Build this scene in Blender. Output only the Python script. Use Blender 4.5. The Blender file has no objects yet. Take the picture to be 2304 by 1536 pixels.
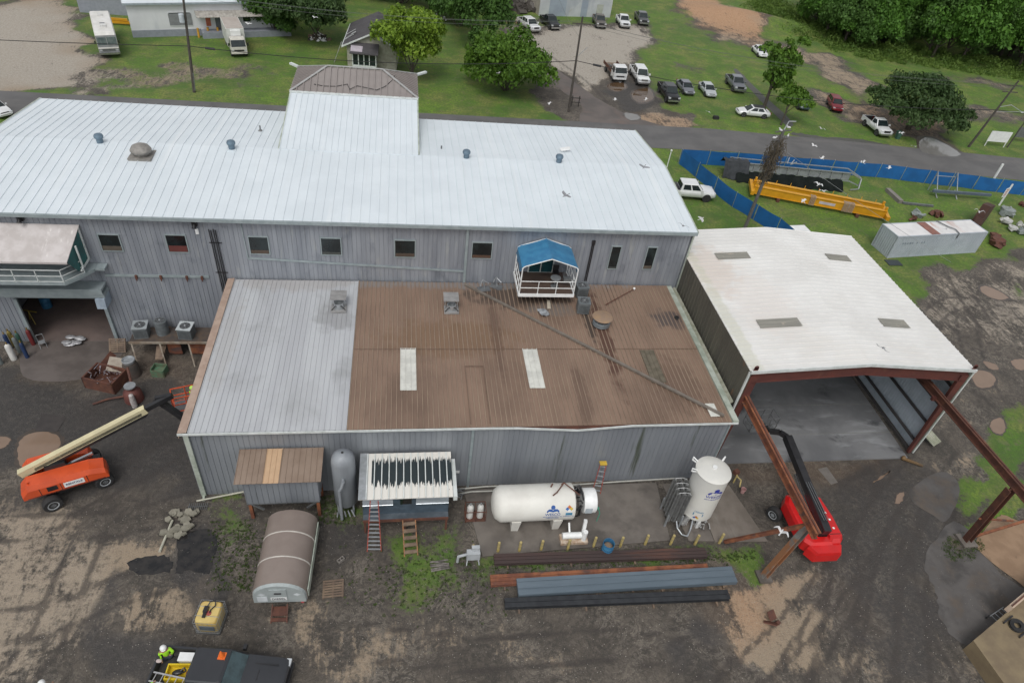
import bpy, bmesh, math, random
import numpy as np
from mathutils import Vector, Matrix, Euler
R=math.radians; random.seed(7)
sc=bpy.context.scene; col=sc.collection
# ---------- camera (drone, 34.5 m up, looking north and 40 degrees down, slightly rolled) ----------
CH=34.5; FPX=1498.4
def _cam(yaw,pitch,roll):
    cy,sy,cp,sp=math.cos(yaw),math.sin(yaw),math.cos(pitch),math.sin(pitch)
    fwd=Vector((sy*cp,cy*cp,-sp)); right=Vector((cy,-sy,0)); down=fwd.cross(right)
    cr,sr=math.cos(roll),math.sin(roll)
    return (cr*right+sr*down, -sr*right+cr*down, fwd)
RX,RY,RZ=_cam(R(12.23240805),R(40.29408567),R(-8.02966861))
cd=bpy.data.cameras.new('camera'); cam=bpy.data.objects.new('camera',cd); col.objects.link(cam); sc.camera=cam
cd.sensor_width=36; cd.lens=FPX/2304*36; cd.clip_start=.5; cd.clip_end=3000
mm=Matrix.Identity(4)
for i in range(3): mm[i][0]=RX[i]; mm[i][1]=-RY[i]; mm[i][2]=-RZ[i]
mm[2][3]=CH; cam.matrix_world=mm
# ---------- overcast daylight ----------
SUN_EL,SUN_AZ=58,200
w=bpy.data.worlds.new('World'); sc.world=w; w.use_nodes=True; nt=w.node_tree
bg=nt.nodes['Background']; sky=nt.nodes.new('ShaderNodeTexSky'); sky.sky_type='NISHITA'; sky.sun_disc=False
sky.sun_elevation=R(SUN_EL); sky.sun_rotation=R(SUN_AZ); sky.air_density=1.2; sky.dust_density=2.5; sky.ozone_density=1.0
hs=nt.nodes.new('ShaderNodeHueSaturation'); hs.inputs['Saturation'].default_value=.16
nt.links.new(sky.outputs[0],hs.inputs['Color']); nt.links.new(hs.outputs[0],bg.inputs[0]); bg.inputs[1].default_value=.142
sl=bpy.data.lights.new('sun','SUN'); sl.energy=1.05; sl.angle=R(24); sl.color=(1,.97,.93)
so=bpy.data.objects.new('sun',sl); col.objects.link(so); so.location=(0,0,80)
so.rotation_euler=(R(90-SUN_EL),0,R(180-SUN_AZ))
sc.view_settings.view_transform='Standard'; sc.view_settings.look='None'; sc.view_settings.gamma=1
sc.view_settings.exposure=.10
# ---------- helpers ----------
def ray(px,py): 
    a,b=(px-1152)/FPX,(py-768)/FPX
    return RX*a+RY*b+RZ
def at(px,py,z=0.):
    r=ray(px,py); t=(z-CH)/r.z; return Vector((r.x*t,r.y*t,z))
def onY(px,py,Y): r=ray(px,py); t=Y/r.y; return Vector((r.x*t,Y,CH+r.z*t))
def hgt(px,py,p):
    r=ray(px,py); t=(r.x*p.x+r.y*p.y)/(r.x**2+r.y**2); return CH+r.z*t
def depth(p): return (Vector(p)-Vector((0,0,CH))).dot(RZ)
def along(px,py,d): return Vector((0,0,CH))+ray(px,py)*d
def tag(o,label=None,cat=None,group=None,kind=None):
    if label: o['label']=label
    if cat: o['category']=cat
    if group: o['group']=group
    if kind: o['kind']=kind
    return o
def thing(name,label,cat,loc=(0,0,0),rz=0,group=None,rot=None):
    o=bpy.data.objects.new(name,None); col.objects.link(o); o.empty_display_size=.3
    o.location=loc; o.rotation_euler=rot if rot else (0,0,rz)
    return tag(o,label,cat,group)
class MB:
    def __init__(s): s.v=[];s.f=[];s.m=[];s.s=[];s.k=0
    def add(s,vs,fs,sm=False):
        b=len(s.v); s.v+= [tuple(v) for v in vs]
        for f in fs: s.f.append([b+i for i in f]); s.m.append(s.k); s.s.append(sm)
        return s
    def hexa(s,p,sm=False): return s.add(p,[(0,3,2,1),(4,5,6,7),(0,1,5,4),(1,2,6,5),(2,3,7,6),(3,0,4,7)],sm)
    def box(s,x0,x1,y0,y1,z0,z1): return s.hexa([(x0,y0,z0),(x1,y0,z0),(x1,y1,z0),(x0,y1,z0),(x0,y0,z1),(x1,y0,z1),(x1,y1,z1),(x0,y1,z1)])
    def obox(s,c,sz,rot=(0,0,0)):
        m=Euler(rot).to_matrix(); c=Vector(c); a,b,h=[q/2 for q in sz]
        return s.hexa([c+m@Vector(q) for q in((-a,-b,-h),(a,-b,-h),(a,b,-h),(-a,b,-h),(-a,-b,h),(a,-b,h),(a,b,h),(-a,b,h))])
    def bar(s,p,q,w,h=None,up=(0,0,1)):
        h=h or w; p,q=Vector(p),Vector(q); d=(q-p).normalized(); u=Vector(up)
        if abs(d.dot(u))>.98: u=Vector((0,1,0))
        r=d.cross(u).normalized(); u=r.cross(d)
        A=[p-r*w/2-u*h/2,p+r*w/2-u*h/2,p+r*w/2+u*h/2,p-r*w/2+u*h/2]
        return s.hexa(A+[a+(q-p) for a in A])
    def ibeam(s,p,q,w,h,t=.03,up=(0,0,1)):
        p,q=Vector(p),Vector(q); d=(q-p).normalized(); u=Vector(up)
        if abs(d.dot(u))>.98: u=Vector((0,1,0))
        r=d.cross(u).normalized(); u=r.cross(d)
        s.bar(p+u*(h/2-t/2),q+u*(h/2-t/2),w,t,up); s.bar(p-u*(h/2-t/2),q-u*(h/2-t/2),w,t,up); return s.bar(p,q,t,h-2*t,up)
    def cyl(s,p,q,r0,r1=None,n=12,cap=True,sm=True):
        r1=r0 if r1 is None else r1; p,q=Vector(p),Vector(q); d=(q-p).normalized()
        u=d.orthogonal().normalized(); w=d.cross(u)
        A=[p+(u*math.cos(a)+w*math.sin(a))*r0 for a in [2*math.pi*i/n for i in range(n)]]
        B=[q+(u*math.cos(a)+w*math.sin(a))*r1 for a in [2*math.pi*i/n for i in range(n)]]
        s.add(A+B,[(i,(i+1)%n,n+(i+1)%n,n+i) for i in range(n)],sm)
        if cap:
            if r0>1e-4: s.add(A,[tuple(range(n))[::-1]])
            if r1>1e-4: s.add(B,[tuple(range(n))])
        return s
    def tube(s,pts,r,n=7):
        for a,b in zip(pts,pts[1:]):
            if (Vector(a)-Vector(b)).length>1e-5: s.cyl(a,b,r,r,n)
        return s
    def loft(s,rings,cap=True,sm=True,closed=True):
        n=len(rings[0]); V=[p for r in rings for p in r]; F=[]
        for k in range(len(rings)-1):
            for i in range(n if closed else n-1):
                j=(i+1)%n; F.append((k*n+i,k*n+j,(k+1)*n+j,(k+1)*n+i))
        s.add(V,F,sm)
        if cap: s.add(rings[0],[tuple(range(n))[::-1]]); s.add(rings[-1],[tuple(range(n))])
        return s
    def lathe(s,prof,c=(0,0,0),n=20,axis='z',sm=True):
        c=Vector(c); rings=[]
        for r,z in prof:
            ring=[]
            for i in range(n):
                a=2*math.pi*i/n; x,y=r*math.cos(a),r*math.sin(a)
                ring.append(c+(Vector((x,y,z)) if axis=='z' else Vector((z,x,y)) if axis=='x' else Vector((x,z,y))))
            rings.append(ring)
        return s.loft(rings,True,sm)
    def sph(s,c,r,n=12,m=8):
        if not hasattr(r,'__len__'): r=(r,r,r)
        c=Vector(c); rings=[]
        for j in range(m+1):
            t=math.pi*j/m; q=max(math.sin(t),.02)
            rings.append([c+Vector((r[0]*q*math.cos(2*math.pi*i/n),r[1]*q*math.sin(2*math.pi*i/n),-r[2]*math.cos(t))) for i in range(n)])
        return s.loft(rings,True,True)
    def quad(s,a,b,c,d): return s.add([a,b,c,d],[(0,1,2,3)])
    def poly(s,pts): return s.add(pts,[tuple(range(len(pts)))])
    def prism(s,pts,z0,z1):
        n=len(pts); A=[(p[0],p[1],z0) for p in pts]; B=[(p[0],p[1],z1) for p in pts]
        return s.add(A+B,[tuple(range(n))[::-1],tuple(range(n,2*n))]+[(i,(i+1)%n,n+(i+1)%n,n+i) for i in range(n)])
    def build(s,name,mat,parent=None,fix=True,loc=None):
        me=bpy.data.meshes.new(name); me.from_pydata(s.v,[],s.f)
        for m in (mat if isinstance(mat,(list,tuple)) else [mat]): me.materials.append(m)
        me.polygons.foreach_set('material_index',s.m); me.polygons.foreach_set('use_smooth',s.s)
        if fix and len(s.f)<60000:
            b=bmesh.new(); b.from_mesh(me); bmesh.ops.remove_doubles(b,verts=b.verts,dist=1e-5) if any(s.s) else None
            bmesh.ops.recalc_face_normals(b,faces=b.faces); b.to_mesh(me); b.free()
        if any(s.s):
            try: me.set_sharp_from_angle(angle=R(42))
            except Exception: pass
        o=bpy.data.objects.new(name,me); col.objects.link(o)
        if parent: o.parent=parent
        if loc is not None: o.location=loc
        return o
def dup(o,parent=None,loc=None,rz=None,label=None,group=None):
    c=o.copy(); col.objects.link(c)
    if parent: c.parent=parent
    for ch in list(o.children): dup(ch,c)
    if loc is not None: c.location=loc
    if rz is not None: c.rotation_euler=(0,0,rz)
    if label: c['label']=label
    if group: c['group']=group
    return c
MC={}
def M(key,c,c2=None,rough=.6,metal=0,scale=2.,lo=.35,hi=.65,bump=0,bscale=30.,dirt=None,dirt2=None,coord='Object',stretch=(1,1,1),coat=0):
    """procedural paint / metal / concrete: two mottled colours plus up to two layers of stains"""
    if key in MC: return MC[key]
    m=bpy.data.materials.new(key); m.use_nodes=True; t=m.node_tree; N=t.nodes; L=t.links
    b=N['Principled BSDF']; b.inputs['Roughness'].default_value=rough; b.inputs['Metallic'].default_value=metal
    if coat: b.inputs['Coat Weight'].default_value=coat; b.inputs['Coat Roughness'].default_value=.08
    if coord=='Position': tc=N.new('ShaderNodeNewGeometry').outputs['Position']
    else: tc=N.new('ShaderNodeTexCoord').outputs[coord]
    def nz(sc_,st,det=5,dist=0):
        mp=N.new('ShaderNodeMapping'); mp.inputs['Scale'].default_value=st; L.new(tc,mp.inputs[0])
        n=N.new('ShaderNodeTexNoise'); n.inputs['Scale'].default_value=sc_; n.inputs['Detail'].default_value=det; n.inputs['Roughness'].default_value=.6
        n.inputs['Distortion'].default_value=dist
        L.new(mp.outputs[0],n.inputs[0]); return n.outputs[0]
    def rng(x,a,b_,f=1.):
        r=N.new('ShaderNodeMapRange'); r.interpolation_type='SMOOTHSTEP'; r.inputs[1].default_value=a; r.inputs[2].default_value=b_; r.inputs[4].default_value=f; L.new(x,r.inputs[0]); return r.outputs[0]
    def mix(f,a,b_):
        x=N.new('ShaderNodeMix'); x.data_type='RGBA'
        L.new(f,x.inputs[0])
        for s_,v in ((6,a),(7,b_)):
            if isinstance(v,tuple): x.inputs[s_].default_value=v+(1,)
            else: L.new(v,x.inputs[s_])
        return x.outputs[2]
    c2=c2 or tuple(q*.82 for q in c)
    o=mix(rng(nz(scale,stretch),lo,hi),tuple(c),tuple(c2))
    for d in (dirt,dirt2):
        if d: # (colour, scale, stretch, lo, hi, amount)
            o=mix(rng(nz(d[1],d[2],6,.3),d[3],d[4],d[5]),o,tuple(d[0]))
    L.new(o,b.inputs['Base Color'])
    if bump:
        bp=N.new('ShaderNodeBump'); bp.inputs['Strength'].default_value=bump; bp.inputs['Distance'].default_value=.03
        L.new(nz(bscale,(1,1,1),4),bp.inputs['Height']); L.new(bp.outputs[0],b.inputs['Normal'])
    MC[key]=m; return m
V=(1,1,.09) # vertical streaks
white_roof=M('white_standing_seam',(.675,.73,.765),(.63,.685,.72),.42,.1,.4,coord='Position',dirt=((.60,.64,.66),1.2,(2,.12,1),.5,.8,.45),dirt2=((.76,.79,.80),.5,(3,.1,1),.55,.7,.4))
white_roof2=M('white_roof_canopy',(.70,.695,.675),(.64,.632,.61),.5,.0,.3,coord='Position',dirt=((.60,.56,.50),.12,(1,1,1),.5,.75,.35),dirt2=((.55,.56,.52),5,(.1,1.5,1),.6,.8,.35))
wall_m=M('weathered_wall',(.315,.335,.368),(.232,.25,.282),.55,.25,.7,.3,.7,coord='Position',stretch=(2.2,2.2,.22),dirt=((.40,.41,.40),1.1,(2.2,1,.35),.55,.76,.65),dirt2=((.125,.14,.165),.7,(1,1,.6),.54,.74,.6))
shop_wall=M('shop_wall',(.315,.335,.36),(.235,.253,.28),.5,.3,.5,.3,.7,coord='Position',stretch=V,dirt=((.075,.09,.06),1.1,(1.6,1,.10),.60,.74,.9),dirt2=((.29,.31,.33),.8,(1,1,.2),.6,.8,.5))
grey_roof=M('grey_roof',(.52,.535,.55),(.45,.46,.48),.5,.2,.5,coord='Position',stretch=(1.5,.15,1),dirt=((.28,.285,.285),.35,(1,.8,1),.52,.75,.6))
brown_roof=M('brown_roof',(.255,.172,.125),(.21,.142,.104),.6,.1,.6,coord='Position',stretch=(1,.3,1),dirt=((.11,.07,.05),.22,(1,.6,1),.48,.72,.6),dirt2=((.27,.19,.135),.9,(2,.10,1),.56,.75,.35))
trim=M('grey_trim',(.33,.38,.39),(.27,.32,.33),.5,.2)
trimw=M('white_trim',(.68,.71,.70),(.56,.60,.58),.5,.1)
trimg=M('green_white_trim',(.46,.50,.44),(.30,.34,.28),.5,.1,1.5)
glass=M('dark_glass',(.012,.018,.02),(.02,.03,.03),.06,0)
glassw=M('window_glass',(.014,.022,.024),(.008,.011,.012),.10,0,1)
dark=M('black_rubber',(.018,.018,.019),(.028,.028,.028),.8)
blackp=M('black_paint',(.016,.016,.018),(.024,.024,.026),.35)
rust=M('rust_steel',(.135,.055,.036),(.09,.04,.03),.75,.1,2,bump=.2,dirt=((.26,.12,.06),1.6,(1,1,1),.55,.75,.6))
rust2=M('bright_rust',(.27,.10,.045),(.14,.05,.03),.8,0,1.5,bump=.2,dirt=((.06,.05,.05),2,(.3,1,1),.55,.7,.8))
primer=M('red_primer',(.13,.042,.032),(.095,.035,.03),.6,.1,.8,dirt=((.20,.11,.07),1.1,(1,1,1),.58,.75,.6))
concrete=M('wet_concrete',(.175,.155,.135),(.125,.11,.097),.45,0,.6,coord='Position',bump=.15,bscale=8,dirt=((.06,.053,.047),.35,(1,1,1),.5,.65,.7),dirt2=((.2,.19,.17),1.6,(1,1,1),.6,.75,.35))
galv=M('galvanised',(.42,.44,.46),(.33,.35,.36),.4,.5,3)
steelg=M('grey_steel',(.20,.21,.215),(.15,.155,.16),.5,.4,3)
whitep=M('white_paint',(.78,.79,.78),(.70,.71,.70),.35)
wood=M('old_wood',(.22,.16,.11),(.14,.10,.075),.8,0,2)
yellowp=M('faded_yellow',(.55,.40,.14),(.42,.31,.13),.6,0,3,dirt=((.2,.17,.1),6,(1,1,1),.55,.7,.6))
bluep=M('blue_plastic',(.03,.13,.26),(.05,.19,.33),.45,0,3)

def blobs(m,lst):
    """stains of fixed place on a surface: (x, y, rx, ry, colour, amount)"""
    t=m.node_tree; N=t.nodes; L=t.links; b=N['Principled BSDF']; src=b.inputs['Base Color'].links[0].from_socket; g=N.new('ShaderNodeNewGeometry')
    n=N.new('ShaderNodeTexNoise'); n.inputs['Scale'].default_value=1.4; n.inputs['Detail'].default_value=6; L.new(g.outputs['Position'],n.inputs[0])
    for x,y,rx,ry,c,a in lst:
        mp=N.new('ShaderNodeMapping'); mp.vector_type='POINT'; mp.inputs['Location'].default_value=(-x/rx,-y/ry,0); mp.inputs['Scale'].default_value=(1/rx,1/ry,0); L.new(g.outputs['Position'],mp.inputs[0])
        v=N.new('ShaderNodeVectorMath'); v.operation='LENGTH'; L.new(mp.outputs[0],v.inputs[0]); k=N.new('ShaderNodeMath'); k.operation='MULTIPLY_ADD'; L.new(n.outputs[0],k.inputs[0]); k.inputs[1].default_value=-1.6; L.new(v.outputs['Value'],k.inputs[2])
        r=N.new('ShaderNodeMapRange'); r.interpolation_type='SMOOTHSTEP'; r.inputs[1].default_value=.35; r.inputs[2].default_value=-.25; r.inputs[4].default_value=a; L.new(k.outputs[0],r.inputs[0])
        x_=N.new('ShaderNodeMix'); x_.data_type='RGBA'; L.new(r.outputs[0],x_.inputs[0]); L.new(src,x_.inputs[6]); x_.inputs[7].default_value=c+(1,); src=x_.outputs[2]
    L.new(src,b.inputs['Base Color'])
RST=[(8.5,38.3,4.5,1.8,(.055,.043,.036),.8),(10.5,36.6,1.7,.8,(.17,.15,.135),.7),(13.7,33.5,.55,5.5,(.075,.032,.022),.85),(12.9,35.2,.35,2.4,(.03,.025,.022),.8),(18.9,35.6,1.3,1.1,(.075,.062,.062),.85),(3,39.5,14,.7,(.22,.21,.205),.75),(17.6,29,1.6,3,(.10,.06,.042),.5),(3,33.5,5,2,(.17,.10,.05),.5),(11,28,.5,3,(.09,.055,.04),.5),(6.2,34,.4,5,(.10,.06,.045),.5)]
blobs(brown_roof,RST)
blobs(grey_roof,[(-4.3,35.4,1.6,1.3,(.28,.28,.285),.6),(-7.5,39.4,5,1.1,(.38,.35,.33),.5),(-10.8,33,.7,5,(.42,.41,.40),.5),(-6,28,1.5,2,(.42,.43,.44),.4)])
blobs(white_roof2,[(22.2,38,2,3.5,(.58,.50,.44),.55),(21.4,30,.5,14,(.50,.50,.40),.5),(24.5,34,2.5,4,(.66,.61,.57),.4)])
# ---------- ground ----------
def Wp(pts): return np.array([at(*p)[:2] for p in pts])
def sdist(P,Q):
    """signed distance (inside positive) of points P to polygon Q"""
    d=np.full(len(P),1e9); ins=np.zeros(len(P),bool); n=len(Q)
    for i in range(n):
        a=Q[i]; b=Q[(i+1)%n]; e=b-a; w_=P-a
        t=np.clip((w_@e)/(e@e+1e-9),0,1); d=np.minimum(d,np.hypot(*(w_-t[:,None]*e).T))
        c=((a[1]>P[:,1])!=(b[1]>P[:,1]))&(P[:,0]<(b[0]-a[0])*(P[:,1]-a[1])/((b[1]-a[1]) if abs(b[1]-a[1])>1e-9 else 1e-9)+a[0])
        ins^=c
    return np.where(ins,d,-d)
xs=np.concatenate([np.arange(-900,-90,60),np.arange(-90,-44,1.2),np.arange(-44,60,.4),np.arange(60,135,1.),np.arange(135,900,60)])
ys=np.concatenate([np.arange(-600,8,40),np.arange(8,66,.4),np.arange(66,110,.7),np.arange(110,200,1.5),np.arange(200,1500,80)])
gx,gy=np.meshgrid(xs,ys); P=np.stack([gx.ravel(),gy.ravel()],1); NV=len(P)
Z={k:np.zeros(NV) for k in 'gskoq'}   # grass, sand, dark wet, orange clay, pale grey gravel
def zone(k,pts,val=1.,soft=1.5,mode='max',world=False):
    Q=np.array(pts,float) if world else Wp(pts)
    lo=Q.min(0)-2*soft-1; hi=Q.max(0)+2*soft+1; m=np.all((P>lo)&(P<hi),1); idx=np.where(m)[0]
    X,Y=P[idx].T; k_=1/(1+soft*.45); A=soft*.9
    Wv=np.stack([A*(np.sin(1.1*k_*Y+1.7*np.sin(.8*k_*X))+.5*np.sin(2.7*k_*X+k_*Y*2)),A*(np.sin(1.2*k_*X+1.9*np.sin(.7*k_*Y)+2)+.5*np.sin(2.9*k_*Y-k_*X*1.7))],1)*.6
    t=np.clip(sdist(P[idx]+Wv,Q)/(2.6*soft)+.5,0,1); t=t*t*(3-2*t)
    if mode=='max': Z[k][idx]=np.maximum(Z[k][idx],t*val)
    elif mode=='cut': Z[k][idx]=Z[k][idx]*(1-t*val)
# grass north of the road and around the fence
Z['g'][:]=np.clip((P[:,1]-55)/2,0,1)*.95
zone('g',[(10,62),(22,55),(22,43),(36.5,43),(37.5,39),(41.5,38),(46.5,43),(50,45.5),(53,51),(61,52.5),(69,55),(140,60),(140,80),(10,80)],.9,1.2,world=True)
zone('s',[(46,42),(52,50),(61,52),(70,55),(95,58),(95,40),(70,38),(52,38)],.62,2,world=True); zone('q',[(46,42),(52,50),(61,52),(70,55),(95,58),(95,40),(70,38),(52,38)],.5,2,world=True); zone('s',[(38,36),(50,40),(95,40),(95,28),(50,22),(40,27)],.36,3,world=True)
zone('k',[(2030,690),(2140,640),(2304,640),(2304,760),(2180,800),(2080,740)],.45,2)
zone('g',[(2040,735),(2120,800),(2190,880),(2150,840),(2060,760)],.6,1)
zone('g',[(2304,880),(2262,930),(2225,985),(2208,1050),(2130,1130),(2150,1160),(2240,1140),(2304,1080)],.85,.8)
zone('g',[(2304,1060),(2200,1170),(2140,1200),(2110,1235),(2150,1262),(2220,1230),(2304,1160)],.9,.5)
zone('g',[(2270,640),(2304,620),(2304,690)],.7,.8)
# grass and weeds in the near yard
zone('g',[(1085,1250),(1330,1240),(1500,1226),(1720,1212),(1730,1250),(1690,1330),(1655,1300),(1640,1275),(1590,1262),(1110,1285),(1060,1300)],.6,.5)
zone('g',[(1010,1270),(1100,1255),(1160,1300),(1110,1340),(1200,1352),(1150,1370),(1010,1385),(960,1420),(860,1340),(880,1230),(1000,1230)],.44,.9)
zone('g',[(840,1200),(1050,1180),(1055,1250),(990,1300),(900,1300),(850,1270)],.6,.7)
zone('g',[(440,1140),(555,1120),(580,1200),(560,1320),(520,1300),(480,1220)],.5,.8)
zone('g',[(690,1120),(800,1100),(830,1180),(760,1200),(700,1180)],.45,.8)
zone('g',[(960,1480),(1010,1440),(1050,1470),(1000,1500)],.3,.6)
zone('g',[(470,1116),(540,1098),(550,1125),(470,1140)],.7,.4)
zone('g',[(2130,1210),(2170,1195),(2205,1225),(2200,1265),(2150,1275),(2125,1245)],.95,.3)
zone('g',[(1020,640),(1600,1000),(1500,1095),(1380,1110),(480,1130),(460,1100)],.0,.5)
# pale sand / gravel
zone('s',[(-300,60),(60,-10),(170,10),(200,90),(230,150),(190,210),(-300,205)],1.0,2.5); zone('g',[(-400,60),(40,-10),(165,15),(195,95),(220,150),(180,205),(-400,205)],.95,2.5,'cut')
zone('q',[(-200,60),(60,10),(150,20),(175,90),(200,150),(250,208),(-200,205)],.8,3)
zone('s',[(130,160),(330,140),(560,130),(590,190),(400,205),(240,205),(120,210)],.72,2.5); zone('g',[(140,165),(330,145),(560,140),(590,185),(420,195),(300,200),(140,212)],.55,2.5,'cut')
zone('s',[(1125,75),(1190,78),(1280,60),(1440,62),(1475,90),(1430,110),(1420,150),(1390,150),(1350,190),(1330,215),(1270,165),(1228,150),(1150,110)],.95,1.2)
zone('q',[(1125,75),(1190,78),(1280,60),(1440,62),(1475,90),(1430,110),(1420,150),(1390,150),(1350,190),(1330,215),(1270,165),(1228,150),(1150,110)],.9,1.2)
zone('g',[(1125,65),(1190,60),(1440,55),(1475,90),(1430,110),(1420,150),(1460,190),(1490,240),(1560,260),(1560,292),(1300,282),(1200,230),(1210,150),(1130,110)],.95,1,'cut')
for q,v in (([(1120,62),(1185,34),(1300,52),(1460,50),(1490,95),(1440,130),(1440,185),(1390,160)],.62),([(1400,150),(1480,165),(1540,215),(1520,240),(1470,240)],.5),([(1560,215),(1700,222),(1690,236),(1560,232)],.35)):
    zone('s',q,v,1.5); zone('q',q,.8,1.5); zone('g',q,v*.75,1.5,'cut')
zone('s',[(1470,78),(1540,70),(1555,82),(1480,86)],.6,1.2)
zone('k',[(1370,190),(1420,180),(1475,200),(1490,240),(1420,255),(1350,215)],.85,1.2)
zone('s',[(1400,262),(1450,250),(1540,262),(1610,285),(1560,292),(1420,285)],.75,1.); zone('o',[(1440,250),(1540,262),(1600,285),(1560,292),(1440,285)],.4,1.5)
zone('g',[(1540,255),(1610,290),(1560,292)],.5,1,'cut')
for q in ([(1490,-40),(1590,-40),(1640,20),(1700,30),(1730,80),(1700,100),(1600,70),(1530,30)],[(1590,60),(1700,90),(1790,105),(1870,120),(1930,160),(1975,197),(1940,222),(1880,195),(1830,150),(1740,118),(1600,85)]):
    zone('g',q,.85,2.5,'cut'); zone('s',q,.8,2.5)
zone('s',[(1500,-60),(1640,-60),(1700,30),(1730,80),(1640,70),(1540,30)],1.0,2); zone('o',[(1490,-60),(1620,-60),(1640,20),(1700,30),(1740,80),(1700,100),(1600,70),(1520,30)],.9,3)
zone('o',[(1900,215),(2120,240),(2160,300),(2060,300),(1900,250)],.5,3)
q=[(1805,200),(1850,205),(1930,235),(2000,240),(2130,270),(2120,300),(2150,340),(2060,318),(1990,290),(1900,275),(1850,240)]
zone('g',q,.9,1.5,'cut'); zone('s',q,.7,1.5)
for q,v in (([(2110,170),(2210,178),(2304,195),(2304,205),(2180,190)],.7),([(2140,240),(2200,240),(2304,255),(2304,270),(2220,275),(2160,265)],.65),([(1960,120),(2040,130),(2160,145),(2100,150),(1990,140)],.3),([(1540,140),(1600,150),(1590,165),(1520,150)],.6),([(1500,118),(1640,125),(1600,135)],.25)):
    zone('g',q,v,2,'cut'); zone('s',q,v,2)
for q,v in (([(1480,20),(1560,40),(1620,80),(1560,95),(1500,60)],.55),([(1600,90),(1680,100),(1700,125),(1640,120)],.5),([(1880,150),(1960,165),(1990,200),(1930,190)],.5),([(1560,180),(1640,200),(1600,215)],.45),([(2060,225),(2180,235),(2304,250),(2304,285),(2180,280)],.5),([(1990,140),(2304,170),(2304,185),(2000,160)],.35),([(560,195),(640,200),(640,215),(560,215)],.5),([(1745,120),(1850,140),(1890,175),(1800,160)],.4)):
    zone('s',q,v,2); zone('g',q,v*.6,2,'cut')
zone('s',[(1690,450),(1770,470),(1850,500),(1900,520),(1800,505),(1720,480)],.35,1.5); zone('g',[(1690,450),(1770,470),(1850,500),(1900,520),(1800,505)],.35,1.5,'cut')
# near yard: sand, gravel, dark wet asphalt
zone('s',[(1600,1310),(1700,1290),(1760,1300),(1840,1280),(1850,1330),(1810,1370),(1900,1400),(1880,1470),(1780,1500),(1760,1536),(1640,1500),(1600,1420),(1640,1400)],.95,.9)
zone('o',[(1600,1310),(1700,1290),(1700,1380),(1720,1440),(1620,1470),(1600,1410)],.55,1.2)
zone('s',[(1830,1420),(1960,1420),(2000,1536),(1750,1536)],.62,1.2)
zone('s',[(60,1280),(200,1230),(350,1195),(430,1190),(360,1270),(200,1340),(80,1350)],.85,.8)
zone('s',[(-200,1080),(160,1130),(320,1190),(240,1300),(180,1536),(-300,1560)],.74,1.5)
zone('q',[(-200,1110),(160,1150),(300,1190),(230,1300),(180,1560),(-300,1560)],.25,1.5)
zone('s',[(290,1310),(480,1290),(500,1310),(470,1390),(420,1430),(280,1420),(270,1350)],.72,.6)
zone('k',[(230,1280),(300,1270),(390,1250),(400,1285),(290,1300),(270,1350),(260,1420),(340,1430),(560,1440),(640,1470),(640,1560),(180,1560),(200,1400)],.85,.8)
zone('k',[(400,1180),(480,1175),(520,1250),(490,1290),(520,1320),(470,1400),(380,1290)],1,.5)
zone('k',[(-200,830),(440,850),(460,1110),(300,1150),(120,1120),(-200,1060)],.95,2)
zone('o',[(40,800),(440,800),(430,870),(240,880),(160,850),(60,860)],.45,1.2); zone('o',[(170,880),(240,880),(235,940),(180,930)],.5,.7)
zone('s',[(540,1400),(700,1350),(900,1400),(960,1440),(900,1536),(660,1536),(640,1450)],.62,1)
zone('s',[(900,1380),(1150,1380),(1380,1440),(1400,1536),(900,1536)],.56,1.5)
zone('k',[(1430,1390),(1620,1360),(1620,1536),(1450,1536)],.7,1.2)
zone('k',[(700,1170),(830,1160),(830,1240),(760,1290),(700,1280)],.7,.6)
zone('k',[(1780,1060),(2100,1010),(2180,1180),(2100,1300),(2180,1440),(2200,1536),(2000,1536),(1850,1300)],.72,1.5)
zone('s',[(1850,1240),(2080,1200),(2100,1300),(2130,1400),(2130,1536),(1900,1536),(1880,1400)],.46,1.5)
zone('s',[(2050,1400),(2130,1400),(2230,1500),(2260,1560),(2100,1560)],.5,.6)
zone('o',[(1655,1040),(1990,1035),(2000,1080),(1900,1110),(1780,1085),(1660,1070)],.6,.6)
zone('s',[(2130,1000),(2230,1010),(2200,1090),(2140,1110),(2090,1060)],.6,.8)
zone('s',[(1850,1090),(2080,1050),(2100,1180),(1880,1230)],.4,1)
zone('s',[(2040,900),(2180,860),(2230,1000),(2060,1010)],.38,1.5)
zone('g',[(640,215),(700,200),(940,225),(945,235),(640,235)],.3,.6,'cut')
zone('g',[(1960,1000),(2030,1010),(2010,1040)],.2,.5)

RUT=np.zeros(NV)
def rut(pts,w=.13,gauge=1.7,amp=.9):
    Q=Wp(pts)
    # smooth polyline
    out=[]
    for i in range(len(Q)-1):
        p0=Q[max(i-1,0)];p1=Q[i];p2=Q[i+1];p3=Q[min(i+2,len(Q)-1)]
        for k in range(10):
            u=k/10; out.append(.5*((2*p1)+(p2-p0)*u+(2*p0-5*p1+4*p2-p3)*u*u+(-p0+3*p1-3*p2+p3)*u**3))
    Q=np.array(out+[Q[-1]]); T=np.gradient(Q,axis=0); T/=np.hypot(*T.T)[:,None]+1e-9; Nn=np.stack([-T[:,1],T[:,0]],1)
    for s_ in ((-.5,.5) if gauge else (0,)):
        L_=Q+Nn*gauge*s_; lo=L_.min(0)-2; hi=L_.max(0)+2; idx=np.where(np.all((P>lo)&(P<hi),1))[0]; d=np.full(len(idx),1e9)
        for a,b in zip(L_,L_[1:]):
            e=b-a; w_=P[idx]-a; t=np.clip((w_@e)/(e@e+1e-9),0,1); d=np.minimum(d,np.hypot(*(w_-t[:,None]*e).T))
        RUT[idx]=np.maximum(RUT[idx],amp*np.exp(-(d/(w*1.6))**2))
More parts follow.
